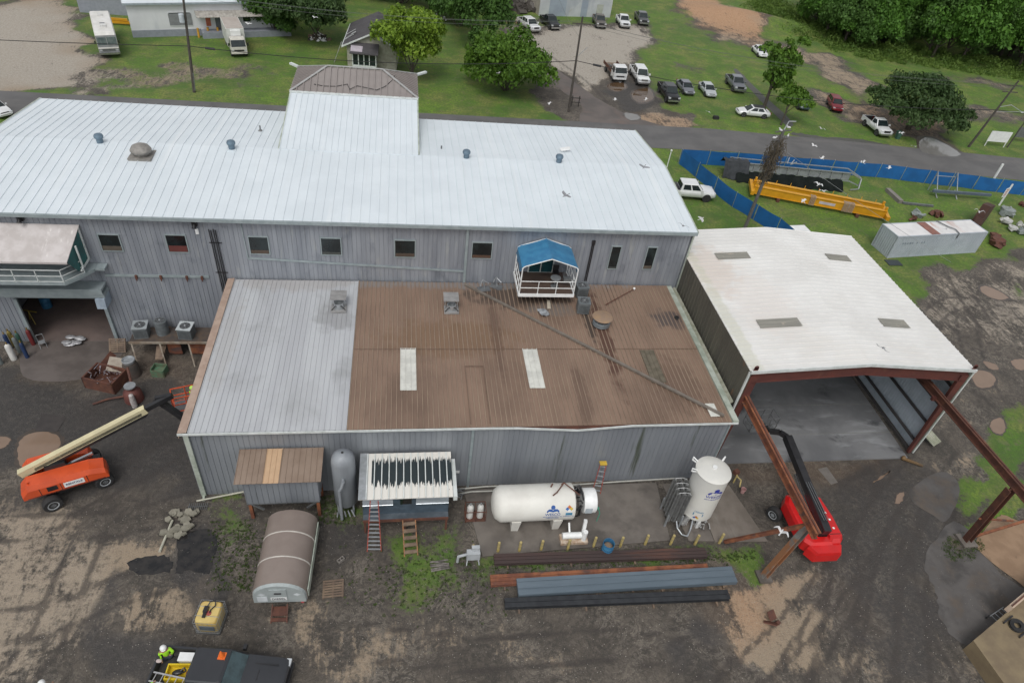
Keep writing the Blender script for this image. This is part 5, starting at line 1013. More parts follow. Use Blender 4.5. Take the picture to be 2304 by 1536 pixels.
b.cyl((-1.0,-.75,.35),(-.75,-.7,1.0),.18,.18,12); b.build('valve_gear',M('valve_metal',(.50,.50,.48),(.3,.3,.3),.4,.5,6),t)
navy2=M('logo_violet',(.035,.05,.33))
def vdecal(parent,ang0,z0,r,polys,name,mat):
    b=MB()
    for poly in polys:
        P0=[((r+.004)*math.cos(ang0+u/r),(r+.004)*math.sin(ang0+u/r),z0+v) for u,v in poly]; P1=[((r+.012)*math.cos(ang0+u/r),(r+.012)*math.sin(ang0+u/r),z0+v) for u,v in poly]
        n=len(poly); b.add(P0+P1,[tuple(range(n))[::-1],tuple(range(n,2*n))]+[(i,(i+1)%n,n+(i+1)%n,n+i) for i in range(n)])
    return b.build(name,mat,parent)
A0=-1.5
vdecal(sv,A0,3.55,vr,[[(x*1.25,y*1.25) for x,y in e] for e in emb],'emblem',navy2)
bendtext('WESCO',.30,sv,3.33,A0,vr,navy2,True); bendtext('GAS & WELDING SUPPLY',.10,sv,3.10,A0,vr,navy2,True); bendtext('LIQUID',.17,sv,1.75,-1.95,vr,M('label_blue',(.05,.22,.38)),True)
vdecal(sv,-1.95,1.5,vr,[[(-.3,-.12),(.3,-.12),(.3,.12),(-.3,.12)]],'product_label',MC['label_blue'])
for (du,dv),mt in (((0,.1),'sign_orange'),((-.1,0),'sign_blue'),((.1,0),'sign_yellow')): vdecal(sv,-2.0,1.18,vr,[[(du-.095,dv),(du,dv-.095),(du+.095,dv),(du,dv+.095)]],'hazard_diamond',MC[mt])
# finned vaporiser
p=at(1492,1150); t=thing('vaporizer','bundle of upright finned aluminium tubes between the pad edge and the upright tank','vaporizer',(16.55,22.75,0),R(-6))
fin=M('fin_metal',(.42,.425,.42),(.30,.305,.30),.5,.4,5)
for i in range(3):
    for j in range(4):
        b=MB(); x,y=i*.34-.34,j*.36-.5
        for k in range(8): a=k*math.pi/8; b.bar((x-.13*math.cos(a),y-.13*math.sin(a),1.8),(x+.13*math.cos(a),y+.13*math.sin(a),1.8),2.6,.012) if False else b.add([(x-.13*math.cos(a),y-.13*math.sin(a),.55),(x+.13*math.cos(a),y+.13*math.sin(a),.55),(x+.13*math.cos(a),y+.13*math.sin(a),3.2),(x-.13*math.cos(a),y-.13*math.sin(a),3.2)],[(0,1,2,3)])
        b.cyl((x,y,.5),(x,y,3.3),.04,.04,8); b.build('finned_tube',fin,t)
b=MB()
for j in range(4): b.tube([(-.34,j*.36-.5,3.3),(0,j*.36-.5,3.38),(.34,j*.36-.5,3.3)],.03,6)
b.build('header_pipe',fin,t)
for x in (-.45,.45):
    for y in (-.6,.68): b=MB(); b.box(x-.05,x+.05,y-.05,y+.05,.06,1.2); b.build('leg',galv,t)
b=MB(); b.tube([(.2,-.55,.6),(.25,-.9,.35),(.5,-1.25,.2),(.85,-1.3,.15),(1.1,-.9,.3),(1.3,-.3,.8)],.05,8); b.build('flex_hose',galv,t)
# grey air receiver
p=at(785,1146); t=thing('air_receiver','tall grey round-topped air tank against the wall, between the raised shed and raised cabin','tank',(-3.3,24.5,0))
gt=M('receiver_grey',(.27,.29,.31),(.20,.215,.235),.5,.1,1,coord='Position',stretch=V)
b=MB(); b.lathe([(.02,.5),(.4,.6),(.66,.9),(.66,4.5),(.6,4.8),(.4,5.02),(.15,5.12),(.02,5.13)],n=30); b.build('shell',gt,t)
b=MB(); b.cyl((0,0,5.1),(0,0,5.16),.07,.07,10); b.build('port',dark,t)
b=MB(); b.tube([(0,-.66,3.6),(.02,-.85,3.6),(-.1,-.95,3.2),(-.22,-.95,2.95),(-.22,-.95,.25)],.09,10); b.build('drain_pipe',gt,t)
for a in (.8,2.3,3.9,5.5): b=MB(); b.bar((.6*math.cos(a),.6*math.sin(a),.05),(.6*math.cos(a),.6*math.sin(a),1),.1); b.build('leg',gt,t)
b=MB(); 
for k in range(5): b.tube([(-.5+.2*k,-.5,.3+.05*k),(-.5+.25*k,-.8,.25)],.04,6)
b.build('valve_gear',galv,t)
# ---------- raised shed ----------
t=thing('raised_shed','small grey shed on rusty legs with brown roof and one tan strip','shed')
sh1=(-8.72,-4.72,23.95,25.6)
mb=MB(); wallY(mb,sh1[0],sh1[1],sh1[2],1.5,3.8); wallX(mb,sh1[2]+.1,sh1[3],sh1[0],1.5,3.8,-1,z2=4.05); wallX(mb,sh1[2]+.1,sh1[3],sh1[1],1.5,3.8,1,z2=4.05); mb.build('wall',shop_wall,t)
br2=M('brown_shed_roof',(.26,.195,.15),(.22,.16,.12),.55,.1,1,coord='Position'); tan=M('tan_strip',(.50,.34,.21),(.46,.31,.19),.55,0,2)
zz_=lambda y:3.85+(y-23.55)*.16
for x0,x1,mt,n in ((-9.02,-7.55,br2,'roof_sheet'),(-7.53,-6.7,tan,'tan_roof_sheet'),(-6.68,-4.45,br2,'roof_sheet')):
    mb=MB(); ribplane(mb,(x0,23.55,zz_(23.55)),(x1,23.55,zz_(23.55)),(x1,25.7,zz_(25.7)),(x0,25.7,zz_(25.7)),.3,.04,.03,.03); mb.build(n,mt,t)
for x in (-8.6,-4.85):
    for y in (24.1,25.5): mb=MB(); mb.box(x-.09,x+.09,y-.09,y+.09,0,1.5); mb.build('leg',rust2,t)
mb=MB(); mb.bar((-8.6,24.05,1.45),(-7.9,24.05,.8),.1); mb.bar((-4.85,24.05,1.45),(-5.5,24.05,.8),.1); mb.box(-8.7,-4.75,23.97,24.05,1.38,1.5); mb.build('brace',steelg,t)
# ---------- raised cabin ----------
t=thing('raised_cabin','raised cabin with dark panelled roof streaked in flaking white paint','cabin')
cx0,cx1,cy0,cy1=-2.25,2.62,23.05,25.6; cz_=lambda y:3.35+(y-22.6)*.10
m=bpy.data.materials.new('flaking_roof'); m.use_nodes=True; t_=m.node_tree; N=t_.nodes; L=t_.links; B=N['Principled BSDF']; B.inputs['Roughness'].default_value=.5
geo=N.new('ShaderNodeNewGeometry').outputs['Position']; sx=N.new('ShaderNodeSeparateXYZ'); L.new(geo,sx.inputs[0])
def ma(op,a,b=None):
    x=N.new('ShaderNodeMath'); x.operation=op
    for i,v in enumerate((a,b)):
        if v is None: continue
        if isinstance(v,(int,float)): x.inputs[i].default_value=v
        else: L.new(v,x.inputs[i])
    return x.outputs[0]
mp=N.new('ShaderNodeMapping'); mp.inputs['Scale'].default_value=(9,.25,0); L.new(geo,mp.inputs[0]); n1=N.new('ShaderNodeTexNoise'); n1.inputs['Scale'].default_value=1.6; n1.inputs['Detail'].default_value=3; L.new(mp.outputs[0],n1.inputs[0])
# paint survives near both edges of the sheet, fingers reach inward along the flutes
e1=ma('SUBTRACT',sx.outputs[1],22.6); e2=ma('SUBTRACT',25.4,sx.outputs[1])
f1=ma('GREATER_THAN',ma('ADD',.15,ma('MULTIPLY',n1.outputs[0],1.5)),e1); f2=ma('GREATER_THAN',ma('SUBTRACT',ma('MULTIPLY',n1.outputs[0],1.9),.68),e2)
f3=ma('LESS_THAN',sx.outputs[0],-1.75)
mxn=N.new('ShaderNodeMix'); mxn.data_type='RGBA'; L.new(ma('MAXIMUM',ma('MAXIMUM',f1,f2),f3),mxn.inputs[0]); mxn.inputs[6].default_value=(.018,.028,.032,1); mxn.inputs[7].default_value=(.68,.66,.61,1); L.new(mxn.outputs[2],B.inputs['Base Color'])
mb=MB(); ribplane(mb,(cx0-.18,22.6,cz_(22.6)),(cx1+.18,22.6,cz_(22.6)),(cx1+.18,25.6,cz_(25.6)),(cx0-.18,25.6,cz_(25.6)),.41,.02,.02,.04); mb.build('roof',m,t)
mb=MB()
k=0; x=cx0+.25
while x<cx1+.1: mb.bar((x,22.6,cz_(22.6)+.05),(x,25.55,cz_(25.55)+.05),.055,.06); x+=.41
mb.build('roof_rib',trimw,t)
mb=MB(); mb.hexa([(cx0-.18,22.58,cz_(22.6)+.02),(cx0+.3,22.58,cz_(22.6)+.02),(cx0+.3,25.6,cz_(25.6)+.02),(cx0-.18,25.6,cz_(25.6)+.02),(cx0-.18,22.58,cz_(22.6)+.05),(cx0+.3,22.58,cz_(22.6)+.05),(cx0+.3,25.6,cz_(25.6)+.05),(cx0-.18,25.6,cz_(25.6)+.05)]); mb.build('edge_sheet',galv,t)
mb=MB(); mb.box(cx1+.2,cx1+.42,22.6,25.3,3.0,3.35); mb.build('side_panel',trimw,t)
silv=M('corrugated_silver',(.58,.62,.66),(.42,.46,.50),.3,.6,1,stretch=(.3,1,6))
for x0,x1 in ((cx0,-.55),(.75,cx1)):
    mb=MB(); ribplane(mb,(x0,cy0,2.15),(x0,cy0,3.0),(x1,cy0,3.0),(x1,cy0,2.15),.12,.05,.03,.03,(0,-1,0)); mb.build('corrugated_panel',silv,t)
mb=MB(); mb.box(cx0,cx1,cy0+.03,cy0+.06,1.3,3.35); mb.box(cx0,cx0+.03,cy0,cy1,1.3,3.4); mb.box(cx1-.03,cx1,cy0,cy1,1.3,3.4); mb.build('wall',M('dark_blue_wall',(.045,.065,.085),(.07,.10,.13),.4,0,2),t)
mb=MB(); mb.box(-.15,.5,cy0-.01,cy0+.02,2.2,3.1); mb.build('window',glassw,t)
mb=MB(); mb.box(cx0,cx1,22.7,cy1,1.2,1.3); mb.build('deck',M('deck_wet',(.06,.075,.09),(.10,.12,.14),.35,0,1.2),t)
mb=MB(); mb.box(cx0,cx1,22.62,22.7,1.12,1.3); mb.build('deck_beam',rust,t)
for x in (cx0+.1,0.1,cx1-.1):
    for y in (22.75,cy1-.2): mb=MB(); mb.box(x-.06,x+.06,y-.06,y+.06,0,1.15); mb.build('leg',rust,t)
def ladder(name,label,p0,p1,w,n,railm,rungm,wtop=None,rw=.05,th=.03,side=None,cat='ladder'):
    p0,p1=Vector(p0),Vector(p1); d=(p1-p0); s_=side or Vector((d.y,-d.x,0)).normalized() if side is None and Vector((d.x,d.y,0)).length>.05 else (side or Vector((1,0,0)))
    s_=Vector(s_).normalized(); wt=wtop or w; t=thing(name,label,cat,tuple(p0))
    for s in (-1,1): b=MB(); b.bar(s_*s*w/2,d+s_*s*wt/2,rw); b.build('rail',railm,t)
    for i in range(n):
        f=(i+.6)/(n+.2); ww=w+(wt-w)*f; c=d*f; b=MB(); b.bar(c-s_*ww/2,c+s_*ww/2,th*3,th,up=(0,0,1)); b.build('rung' if th<.04 else 'step',rungm,t)
    return t
lr=M('ladder_red',(.35,.07,.05),(.28,.06,.045),.6)
q=at(842,1240); ladder('stair_ladder','red-railed metal step ladder leaning up to the cabin roof edge, left of the wooden steps',(q.x,q.y,0),(-1.55,22.45,3.45),.78,12,lr,galv,.42)
q=at(925,1250); ladder('wooden_steps','brown wooden steps rising to the cabin deck',(q.x,q.y,0),(.35,22.65,1.25),.75,5,M('orange_wood',(.30,.14,.06),(.2,.1,.05),.8),wood,.72,.06,.07,cat='steps')
q=at(1341,1110); t=ladder('step_ladder','red and yellow stepladder folded open against the workshop wall',(q.x,q.y,.05),(q.x+.12,25.35,2.4),.52,6,lr,galv,.36)
b=MB(); b.box(-.1,.35,2.0-.0,2.3,2.3,2.38); o=b.build('top_cap',M('cap_yellow',(.6,.4,.05)),t,loc=(0,0,0)); o.location=(0,25.35-q.y-2.1,0)
# ---------- diesel tank wagon ----------
a=at(588,1352); b2=at(697,1352); cd_=(at(634,1352)); bk=(at(660,1165)); dr=Vector((bk.x-cd_.x,bk.y-cd_.y,0)); 
t=thing('diesel_tank','round-backed brown diesel tank with grey end cabinet standing in the yard','tank',(-6.25,18.5,0),R(-2))
brt=M('tank_brown',(.25,.205,.18),(.22,.178,.155),.4,.1,.7)
def arch(y,w,z0,z1,h=.0,n=14): return [(-w,y,z0)]+[(-w*math.cos(math.pi*i/n),y,z1+(w)*.82*math.sin(math.pi*i/n)) for i in range(n+1)]+[(w,y,z0)]
tl_=4.35
b=MB(); b.loft([arch(0,1.36,.75,1.25),arch(tl_,1.36,.75,1.25)],True,True); b.lathe if 0 else None; b.build('barrel_cover',brt,t)
b=MB(); b.loft([arch(-.16,1.30,.72,1.22),arch(-.001,1.34,.72,1.24)],True,False); b.build('end_cabinet',M('cabinet_grey',(.36,.40,.40),(.30,.335,.335),.45,0,1.5,dirt=((.6,.62,.62),1.5,(1,1,1),.62,.7,.5)),t)
b=MB(); b.box(-.45,.4,-.2,-.16,.85,1.98); b.build('cabinet_door',MC['cabinet_grey'],t); b=MB(); b.box(-.2,.15,-.235,-.2,1.62,1.7); b.build('handle',blackp,t)
b=MB(); b.box(-.42,.38,-.212,-.2,1.02,1.28); b.build('name_plate',whitep,t); text('DIESEL',.24,M('plate_ink',(.12,.13,.14)),t,(-.02,-.222,1.15),(R(90),0,0))
for x,z in ((-.85,1.5),(.9,1.45)): b=MB(); b.add([(x-.2,-.165,z),(x,-.165,z-.14),(x+.2,-.165,z),(x,-.165,z+.14)],[(0,1,2,3)]); b.build('diamond_sticker',M('sticker',(.62,.66,.68)),t)
b=MB(); b.box(-1.1,-.6,-.175,-.16,.85,1.3); b.build('white_notice',M('sticker',(.6,.6,.6)),t)
strip=M('band_pale',(.55,.52,.47))
for y in (1.45,2.95): b=MB(); b.loft([arch(y,1.375,.9,1.25),arch(y+.07,1.375,.9,1.25)],True,True); b.build('band',strip,t)
b=MB(); b.box(1.37,1.42,.1,4.2,.8,1.4); b.build('side_panel',trimg,t); b=MB(); b.box(-.9,.9,.1,tl_-.1,.45,.74); b.build('frame',blackp,t)
for y in (.8,3.6):
    for s in (-1,1): wheel(t,s*.0+s*.95,0,.36,.24) if 0 else None
for s in (-1,1):
    for y in (1.2,3.2): b=MB(); b.lathe([(.2,-.12),(.36,-.12),(.38,0),(.36,.12),(.2,.12)],n=16,axis='x'); b.build('wheel',dark,t,loc=(s*1.0,y,.38))
b=MB(); b.box(-.4,.35,-.7,-.2,.3,.36); b.box(-.4,.35,-.9,-.7,.1,.15); b.bar((-.4,-.2,.6),(-.42,-.95,.05),.05); b.bar((.35,-.2,.6),(.38,-.95,.05),.05); b.build('step',rust,t)
fx=at(679,1372); t=thing('fire_extinguisher','pink-red extinguisher hanging at the end of the diesel tank','extinguisher',(fx.x+.05,fx.y+.3,.35)); b=MB(); b.lathe([(.02,0),(.1,.02),(.1,.45),(.05,.52),(.02,.53)],n=12); b.build('bottle',M('extinguisher_red',(.55,.09,.10)),t); b=MB(); b.lathe([(.103,.2),(.103,.36)],n=12); b.build('label_band',whitep,t); b=MB(); b.bar((-.05,0,.56),(.09,0,.58),.03); b.build('handle',blackp,t)
# ---------- caged liquid tote ----------
q=at(470,1424); q2=at(484,1375); dr=math.atan2(q2.y-q.y,q2.x-q.x)-R(90)
t=thing('liquid_tote','yellowed plastic caged liquid tote with a black pump on top','tote',(q.x,q.y,0),R(-8))
ibm=M('yellow_plastic',(.60,.46,.17),(.52,.36,.11),.5,0,1.2)
b=MB(); b.loft([*[[(x*k,.55+y*k,z) for x,y in ((-.55,-.40),(-.5,-.53),(-.38,-.58),(.38,-.58),(.5,-.53),(.55,-.40),(.55,.40),(.5,.53),(.38,.58),(-.38,.58),(-.5,.53),(-.55,.40))] for k,z in ((.93,.16),(1,.28),(1,1.0),(.97,1.1),(.88,1.17))]],True,True); b.build('bottle',ibm,t)
b=MB()
for z in (.2,.42,.64,.86,1.12): 
    for p,q_ in (((-.58,-.06),(.58,-.06)),((.58,-.06),(.58,1.16)),((.58,1.16),(-.58,1.16)),((-.58,1.16),(-.58,-.06))): b.bar((p[0],p[1],z),(q_[0],q_[1],z),.012)
for i in range(6):
    for y in (-.06,1.16): b.bar((-.58+i*.232,y,.15),(-.58+i*.232,y,1.12),.011)
    for x in (-.58,.58): b.bar((x,-.06+i*.244,.15),(x,-.06+i*.244,1.12),.011)
for y in (.3,.8): b.bar((-.58,y,1.18),(.58,y,1.18),.02)
b.build('cage',galv,t); b=MB(); b.box(-.58,.58,-.06,1.16,0,.14); b.build('pallet_base',steelg,t)
b=MB(); b.box(-.3,.42,-.085,-.07,.5,.85); b.build('name_plate',M('plate_slate',(.12,.145,.17)),t)
b=MB(); b.box(-.22,-.02,.42,.75,1.18,1.36); b.box(-.2,-.05,.2,.42,1.18,1.26); b.tube([(-.1,.75,1.3),(0,.95,1.4),(.2,1.05,1.35),(.25,.85,1.25),(.1,.6,1.25),(.1,.45,1.25)],.03); b.build('pump',blackp,t)
b=MB(); b.cyl((.05,.45,1.14),(.05,.45,1.22),.12,.12,14); b.build('cap',M('cap_red',(.35,.08,.07)),t)
# ---------- workshop roof furniture ----------
RZt=5.83
vgrey=M('vent_grey',(.34,.335,.33),(.26,.255,.25),.5,.2,2)
for (px,py),l in (((762,702),'square hooded fan vent on the grey part of the workshop roof'),((1016,705),'square hooded fan vent on the brown part of the workshop roof')):
    p=at(px,py,5.8); t=thing('fan_vent',l,'roof vent',(p.x,p.y,RZt-.03),0,'hooded fan vents on the workshop roof')
    b=MB(); b.box(-.5,.5,-.1,.75,0,.12); b.build('base',vgrey,t)
    b=MB(); b.lathe([(.33,.12),(.33,.55),(.28,.55),(.26,.2)],(0,.35,0),20); b.build('fan_ring',galv,t); b=MB(); b.tube([(-.45,0,.15),(-.2,-.02,.5),(0,.2,.3),(.2,0,.5),(.45,0,.2)],.03); b.build('cable',dark,t)
    b=MB(); b.box(-.55,.5,.3,1.3,.78,.86); b.build('hood',vgrey,t)
    for x in (-.45,.4):
        for y in (.4,1.1): b=MB(); b.box(x-.02,x+.02,y-.02,y+.02,.1,.78); b.build('strut',galv,t)
p=at(1354,736,5.8); t=thing('round_roof_fan','large round exhaust fan with flat brown cap near the air conditioners','roof vent',(p.x,p.y+.3,RZt-.02))
b=MB(); b.lathe([(.55,0),(.62,.05),(.62,.32),(.55,.36)],n=28); b.build('drum',M('drum_grey',(.22,.25,.27),(.17,.19,.2),.5,.3),t)
for k in range(8): a=k*.785; b=MB(); b.bar((.56*math.cos(a),.56*math.sin(a),.3),(.56*math.cos(a),.56*math.sin(a),.66),.03); b.build('strut',galv,t)
b=MB(); b.lathe([(.02,.64),(.70,.64),(.72,.68),(.5,.74),(.02,.77)],n=30); b.build('cap',M('cap_brown',(.27,.19,.135),(.33,.22,.13),.5,.1,2),t)
def acunit(label,p,s=.8,h=.8,round_=False,rz=0,top=None,group='outdoor air conditioning units',lid=0):
    t=thing('air_conditioner',label,'air conditioner',tuple(p),rz,group); bm=M('ac_grey',(.17,.19,.20),(.13,.145,.15),.5,.2,3)
    b=MB()
    if round_: b.lathe([(s/2,0),(s/2,h)],n=22)
    else: b.loft([[(x*s/2*k,y*s/2*k2,z) for x,y,k,k2 in ((-1,-1,.9,1),(1,-1,.9,1),(1,-1,1,.9),(1,1,1,.9),(1,1,.9,1),(-1,1,.9,1),(-1,1,1,.9),(-1,-1,1,.9))] for z in (0,h)],True,False)
    b.build('case',bm,t)
    b=MB(); b.lathe([(s*.40,h),(s*.43,h+.03),(s*.40,h+.05)],n=22) if round_ else b.box(-s*.52,s*.52,-s*.52,s*.52,h,h+.05); b.build('top',top or bm,t)
    b=MB(); b.lathe([(.02,h+.055),(s*.38,h+.055),(s*.38,h+.06),(.02,h+.065)],n=22); b.build('fan_well',dark,t)
    b=MB()
    for r in (.12,.2,.28,.36): b.tube([(s*r*math.cos(a),s*r*math.sin(a),h+.08) for a in [k*.5236 for k in range(13)]],.008,4)
    for k in range(6): a=k*1.047; b.bar((0,0,h+.08),(s*.38*math.cos(a),s*.38*math.sin(a),h+.08),.012)
    b.sph((0,0,h+.08),.07,8,5); b.build('fan_grille',galv,t)
    b=MB()
    for k in range(7): b.box(-s*.42,s*.42,-s*.515,-s*.505,h*.12+k*h*.11,h*.12+k*h*.11+.02) if not round_ else None
    if not round_: b.build('louvre',dark,t)
    return t
p=at(1306,662,5.85); acunit('grey air conditioner on the brown roof against the balcony, behind another',(p.x,p.y,RZt+.02),.85,.8,rz=.1)
p=at(1312,704,5.85); acunit('grey air conditioner on the brown roof in front of the balcony corner',(p.x,p.y+.3,RZt+.02),.85,.85,rz=-.12)
random.seed(2)
t=thing('roof_flue','short dark flue hole with soot on the right end of the brown roof','flue',(*at(1522,716,5.8)[:2],RZt-.03)); b=MB(); b.lathe([(.17,0),(.17,.12),(.12,.12),(.12,.02)],n=18); b.build('flue',dark,t)
a=at(1362,688,5.82); b2=at(1426,653,5.85); t=thing('broken_mast','long rusty mast lying on the brown roof right of the balcony','pole',(a.x,a.y,RZt+.1)); b=MB(); b.cyl((0,0,0),(b2.x-a.x,b2.y-a.y,.05),.035,.03,8); b.build('mast',rust,t); b=MB(); b.sph((b2.x-a.x,b2.y-a.y,.08),.1,8,6); b.build('tip',whitep,t)
t=thing('loose_board','pale narrow board lying on the brown roof below the balcony','board',(*at(1234,687,5.8)[:2],RZt+.08),R(-7)); b=MB(); b.box(-.12,.12,-.55,.45,0,.04); b.build('board',M('pale_board',(.50,.45,.36),(.42,.37,.3)),t)
t=thing('plastic_sheet','crumpled grey plastic sheet on the brown roof left of the pale board','sheet',(*at(1222,707,5.8)[:2],RZt+.05),.3); b=MB()
g_=[[(x*.16-.3,y*.16-.35,random.uniform(.02,.16)) for x in range(5)] for y in range(6)]; b.loft(g_,False,False,False); b.build('sheet',M('clear_plastic',(.33,.35,.37),(.2,.21,.22),.25),t)
# satellite dish frames left of the balcony
for (px,py),rz,l in (((1090,650),.2,'small fallen dish mount lying at the wall foot left of the balcony'),((1118,645),-.5,'larger upright dish mount beside the wall, left of the balcony')):
    p=at(px,py,5.85); t=thing('dish_mount',l,'antenna mount',(p.x,p.y,RZt),rz,'antenna mounts by the wall'); b=MB(); b.box(-.5,.4,-.3,.3,0,.05); b.build('base',steelg,t); b=MB(); b.tube([(0,0,.05),(-.1,.1,.7),(.3,0,.5)],.03); b.tube([(-.3,0,.3),(-.25,.1,.6),(-.1,.1,.8)],.04); b.build('arm',galv,t)
# ---------- balcony with blue tarpaulin ----------
t=thing('balcony','white railed balcony with blue tarpaulin roof hung on the long wall above the brown roof','balcony')
bx0,bx1,by0,by1,bzf=8.05,11.95,37.0,YF-.06,6.85
mb=MB(); mb.box(bx0,bx1,by0,by1,bzf-.12,bzf); mb.build('deck',M('deck_wood',(.12,.08,.06),(.08,.055,.045),.6,0,1,stretch=(1,4,1)),t)
mb=MB(); mb.box(bx0-.06,bx1+.06,by0-.08,by0-.005,bzf-.22,bzf+.02); mb.box(bx0-.08,bx0-.005,by0,by1,bzf-.22,bzf+.02); mb.box(bx1+.005,bx1+.08,by0,by1,bzf-.22,bzf+.02); mb.build('deck_edge',whitep,t)
def pr(b,p,q,r=.03): b.cyl(p,q,r,r,8)
for nm,x0,y0,x1,y1,n in (('railing',bx0,by0,bx1,by0,2),('side_railing',bx0,by0,bx0,by1,3),('side_railing',bx1,by0,bx1,by1,3)):
    b=MB()
    for z in (.5,1.05): pr(b,(x0,y0,bzf+z),(x1,y1,bzf+z))
    for i in range(1,n+1): f=i/(n+1); x=x0+(x1-x0)*f; y=y0+(y1-y0)*f; pr(b,(x,y,bzf),(x,y,bzf+1.05))
    b.build(nm,whitep,t)
for x in (bx0,bx1):
    for y in (by0,by1-.05): b=MB(); b.box(x-.035,x+.035,y-.035,y+.035,bzf,bzf+2.15); b.build('post',whitep,t)
eav,rdg=bzf+2.2,bzf+2.95; xm=(bx0+bx1)/2
b=MB()
for y in (by0,by1-.1): b=MB(); b.tube([(bx0,y,bzf+2.0),(bx0+.05,y,eav),(bx0+.2,y,eav+.1),(xm,y,rdg-.03),(bx1-.2,y,eav+.1),(bx1-.05,y,eav),(bx1,y,bzf+2.0)],.035,8); b.build('roof_frame',whitep,t)
tarp=M('blue_tarp',(.035,.16,.31),(.05,.21,.37),.4,0,1.5,bump=.5,bscale=3,dirt=((.12,.27,.40),1.2,(1,1,1),.6,.75,.4))
rings=[]
for j in range(13):
    y=by1-.02-(by1-by0-.35)*j/12*1.12; sag=.05*math.sin(math.pi*j/6)**2
    prof=[(bx0-.04,bzf+1.55+.1*math.sin(j*1.3)),(bx0-.02,eav-.05),(bx0+.2,eav+.13),((bx0+.2+xm)/2,(eav+rdg)/2+.02-sag),(xm,rdg),((bx1-.2+xm)/2,(eav+rdg)/2+.02-sag),(bx1-.2,eav+.13),(bx1+.02,eav-.05),(bx1+.04,bzf+1.7+.1*math.sin(j*1.7))]
    if y<by0+.15: prof[0]=(bx0-.04,eav-.25); prof[-1]=(bx1+.04,eav-.2)
    rings.append([(x,max(y,by0+.05),z) for x,z in prof])
b=MB(); b.loft(rings,False,True,False); b.build('tarpaulin',tarp,t)
b=MB(); b.box(9.0,10.9,YF-.12,YF-.05,bzf,bzf+2.05); b.build('door_frame',trimw,t); b=MB(); b.box(9.1,9.9,YF-.15,YF-.122,bzf+.05,bzf+1.95); b.box(9.98,10.8,YF-.15,YF-.122,bzf+.05,bzf+1.95); b.build('door_pane',M('teal_glass',(.01,.06,.07),(.01,.04,.05),.1),t)
def bt_(nm,l,c,x,y,z=bzf): return thing(nm,l,c,(x,y,z))
t=bt_('round_table','small round grey pedestal table on the balcony','table',10.75,37.95); b=MB(); b.lathe([(.02,.70),(.38,.70),(.38,.74),(.02,.745)],n=22); b.build('table_top',galv,t); b=MB(); b.lathe([(.3,0),(.28,.04),(.05,.08),(.05,.7)],n=14); b.build('pedestal',steelg,t)
t=bt_('drying_rack','folding rack standing at the right end of the balcony','rack',11.55,38.3); b=MB()
for i in range(5): b.bar((-.25+i*.1,-.4,.75),(-.25+i*.1,.35,1.1),.025)
b.bar((-.3,-.4,.75),(.25,-.4,.75),.03); b.build('frame',galv,t); b=MB(); b.box(-.3,.25,-.7,-.35,.62,.9); b.build('basket',steelg,t)
t=bt_('plastic_chair','dark chair against the wall on the balcony','chair',11.0,39.1); b=MB(); b.box(-.22,.22,-.22,.22,.40,.45); b.build('seat',blackp,t); b=MB(); b.box(-.22,.22,.18,.23,.45,.9); b.build('backrest',blackp,t)
for x in (-.2,.2):
    for y in (-.2,.2): b=MB(); b.box(x-.02,x+.02,y-.02,y+.02,0,.4); b.build('leg',blackp,t)
# ---------- air conditioner stand by the roller door ----------
g0=at(290,770,1.9)
t=thing('equipment_stand','raised rusty steel stand carrying three air conditioners beside the workshop','stand'); sx0,sx1,sy0,sy1,szt=-18.9,-12.4,37.9,39.5,1.55
b=MB(); b.box(sx0,sx1,sy0,sy1,szt-.08,szt); b.build('deck',M('stand_deck',(.06,.05,.045),(.1,.07,.05),.7),t); b=MB(); b.box(sx0,sx1,sy0-.09,sy0-.003,szt-.12,szt+.03); b.build('edge_beam',M('beam_grey',(.30,.27,.22),(.2,.15,.11),.6),t)
for x in (sx0+.15,-16.9,-15.0,-13.2):
    b=MB(); b.bar((x,sy0-.05,szt-.1),(x+.35,sy0-.9,0),.09); b.build('leg',M('beam_grey',(.3,.27,.22)),t)
for x,w_ in ((-16.6,.75),(-15.1,.9)): b=MB(); b.box(x,x+w_*1.2,sy0+.3,sy0+.36,.15,szt-.1); b.build('rusty_panel',rust2,t)
b=MB(); b.tube([(-13.3,sy1-.3,szt),(-13.3,sy1-.3,2.6),(-12.9,sy1-.3,2.75),(-12.6,sy1-.3,2.6),(-12.6,sy1-.3,szt)],.035); b.build('hoop_rail',galv,t)
acunit('square air conditioner with pale top at the left end of the raised stand',(-18.2,38.7,szt),.95,.85,rz=.12,top=M('ac_top',(.32,.35,.36)),group='air conditioners on the stand')
acunit('round dark air conditioner between two square ones on the raised stand',(-16.9,38.9,szt),.85,1.1,True,group='air conditioners on the stand')
acunit('square air conditioner with white-rimmed top at the right on the raised stand',(-15.2,38.6,szt),.95,.85,rz=-.1,top=M('ac_top2',(.5,.54,.55)),group='air conditioners on the stand')
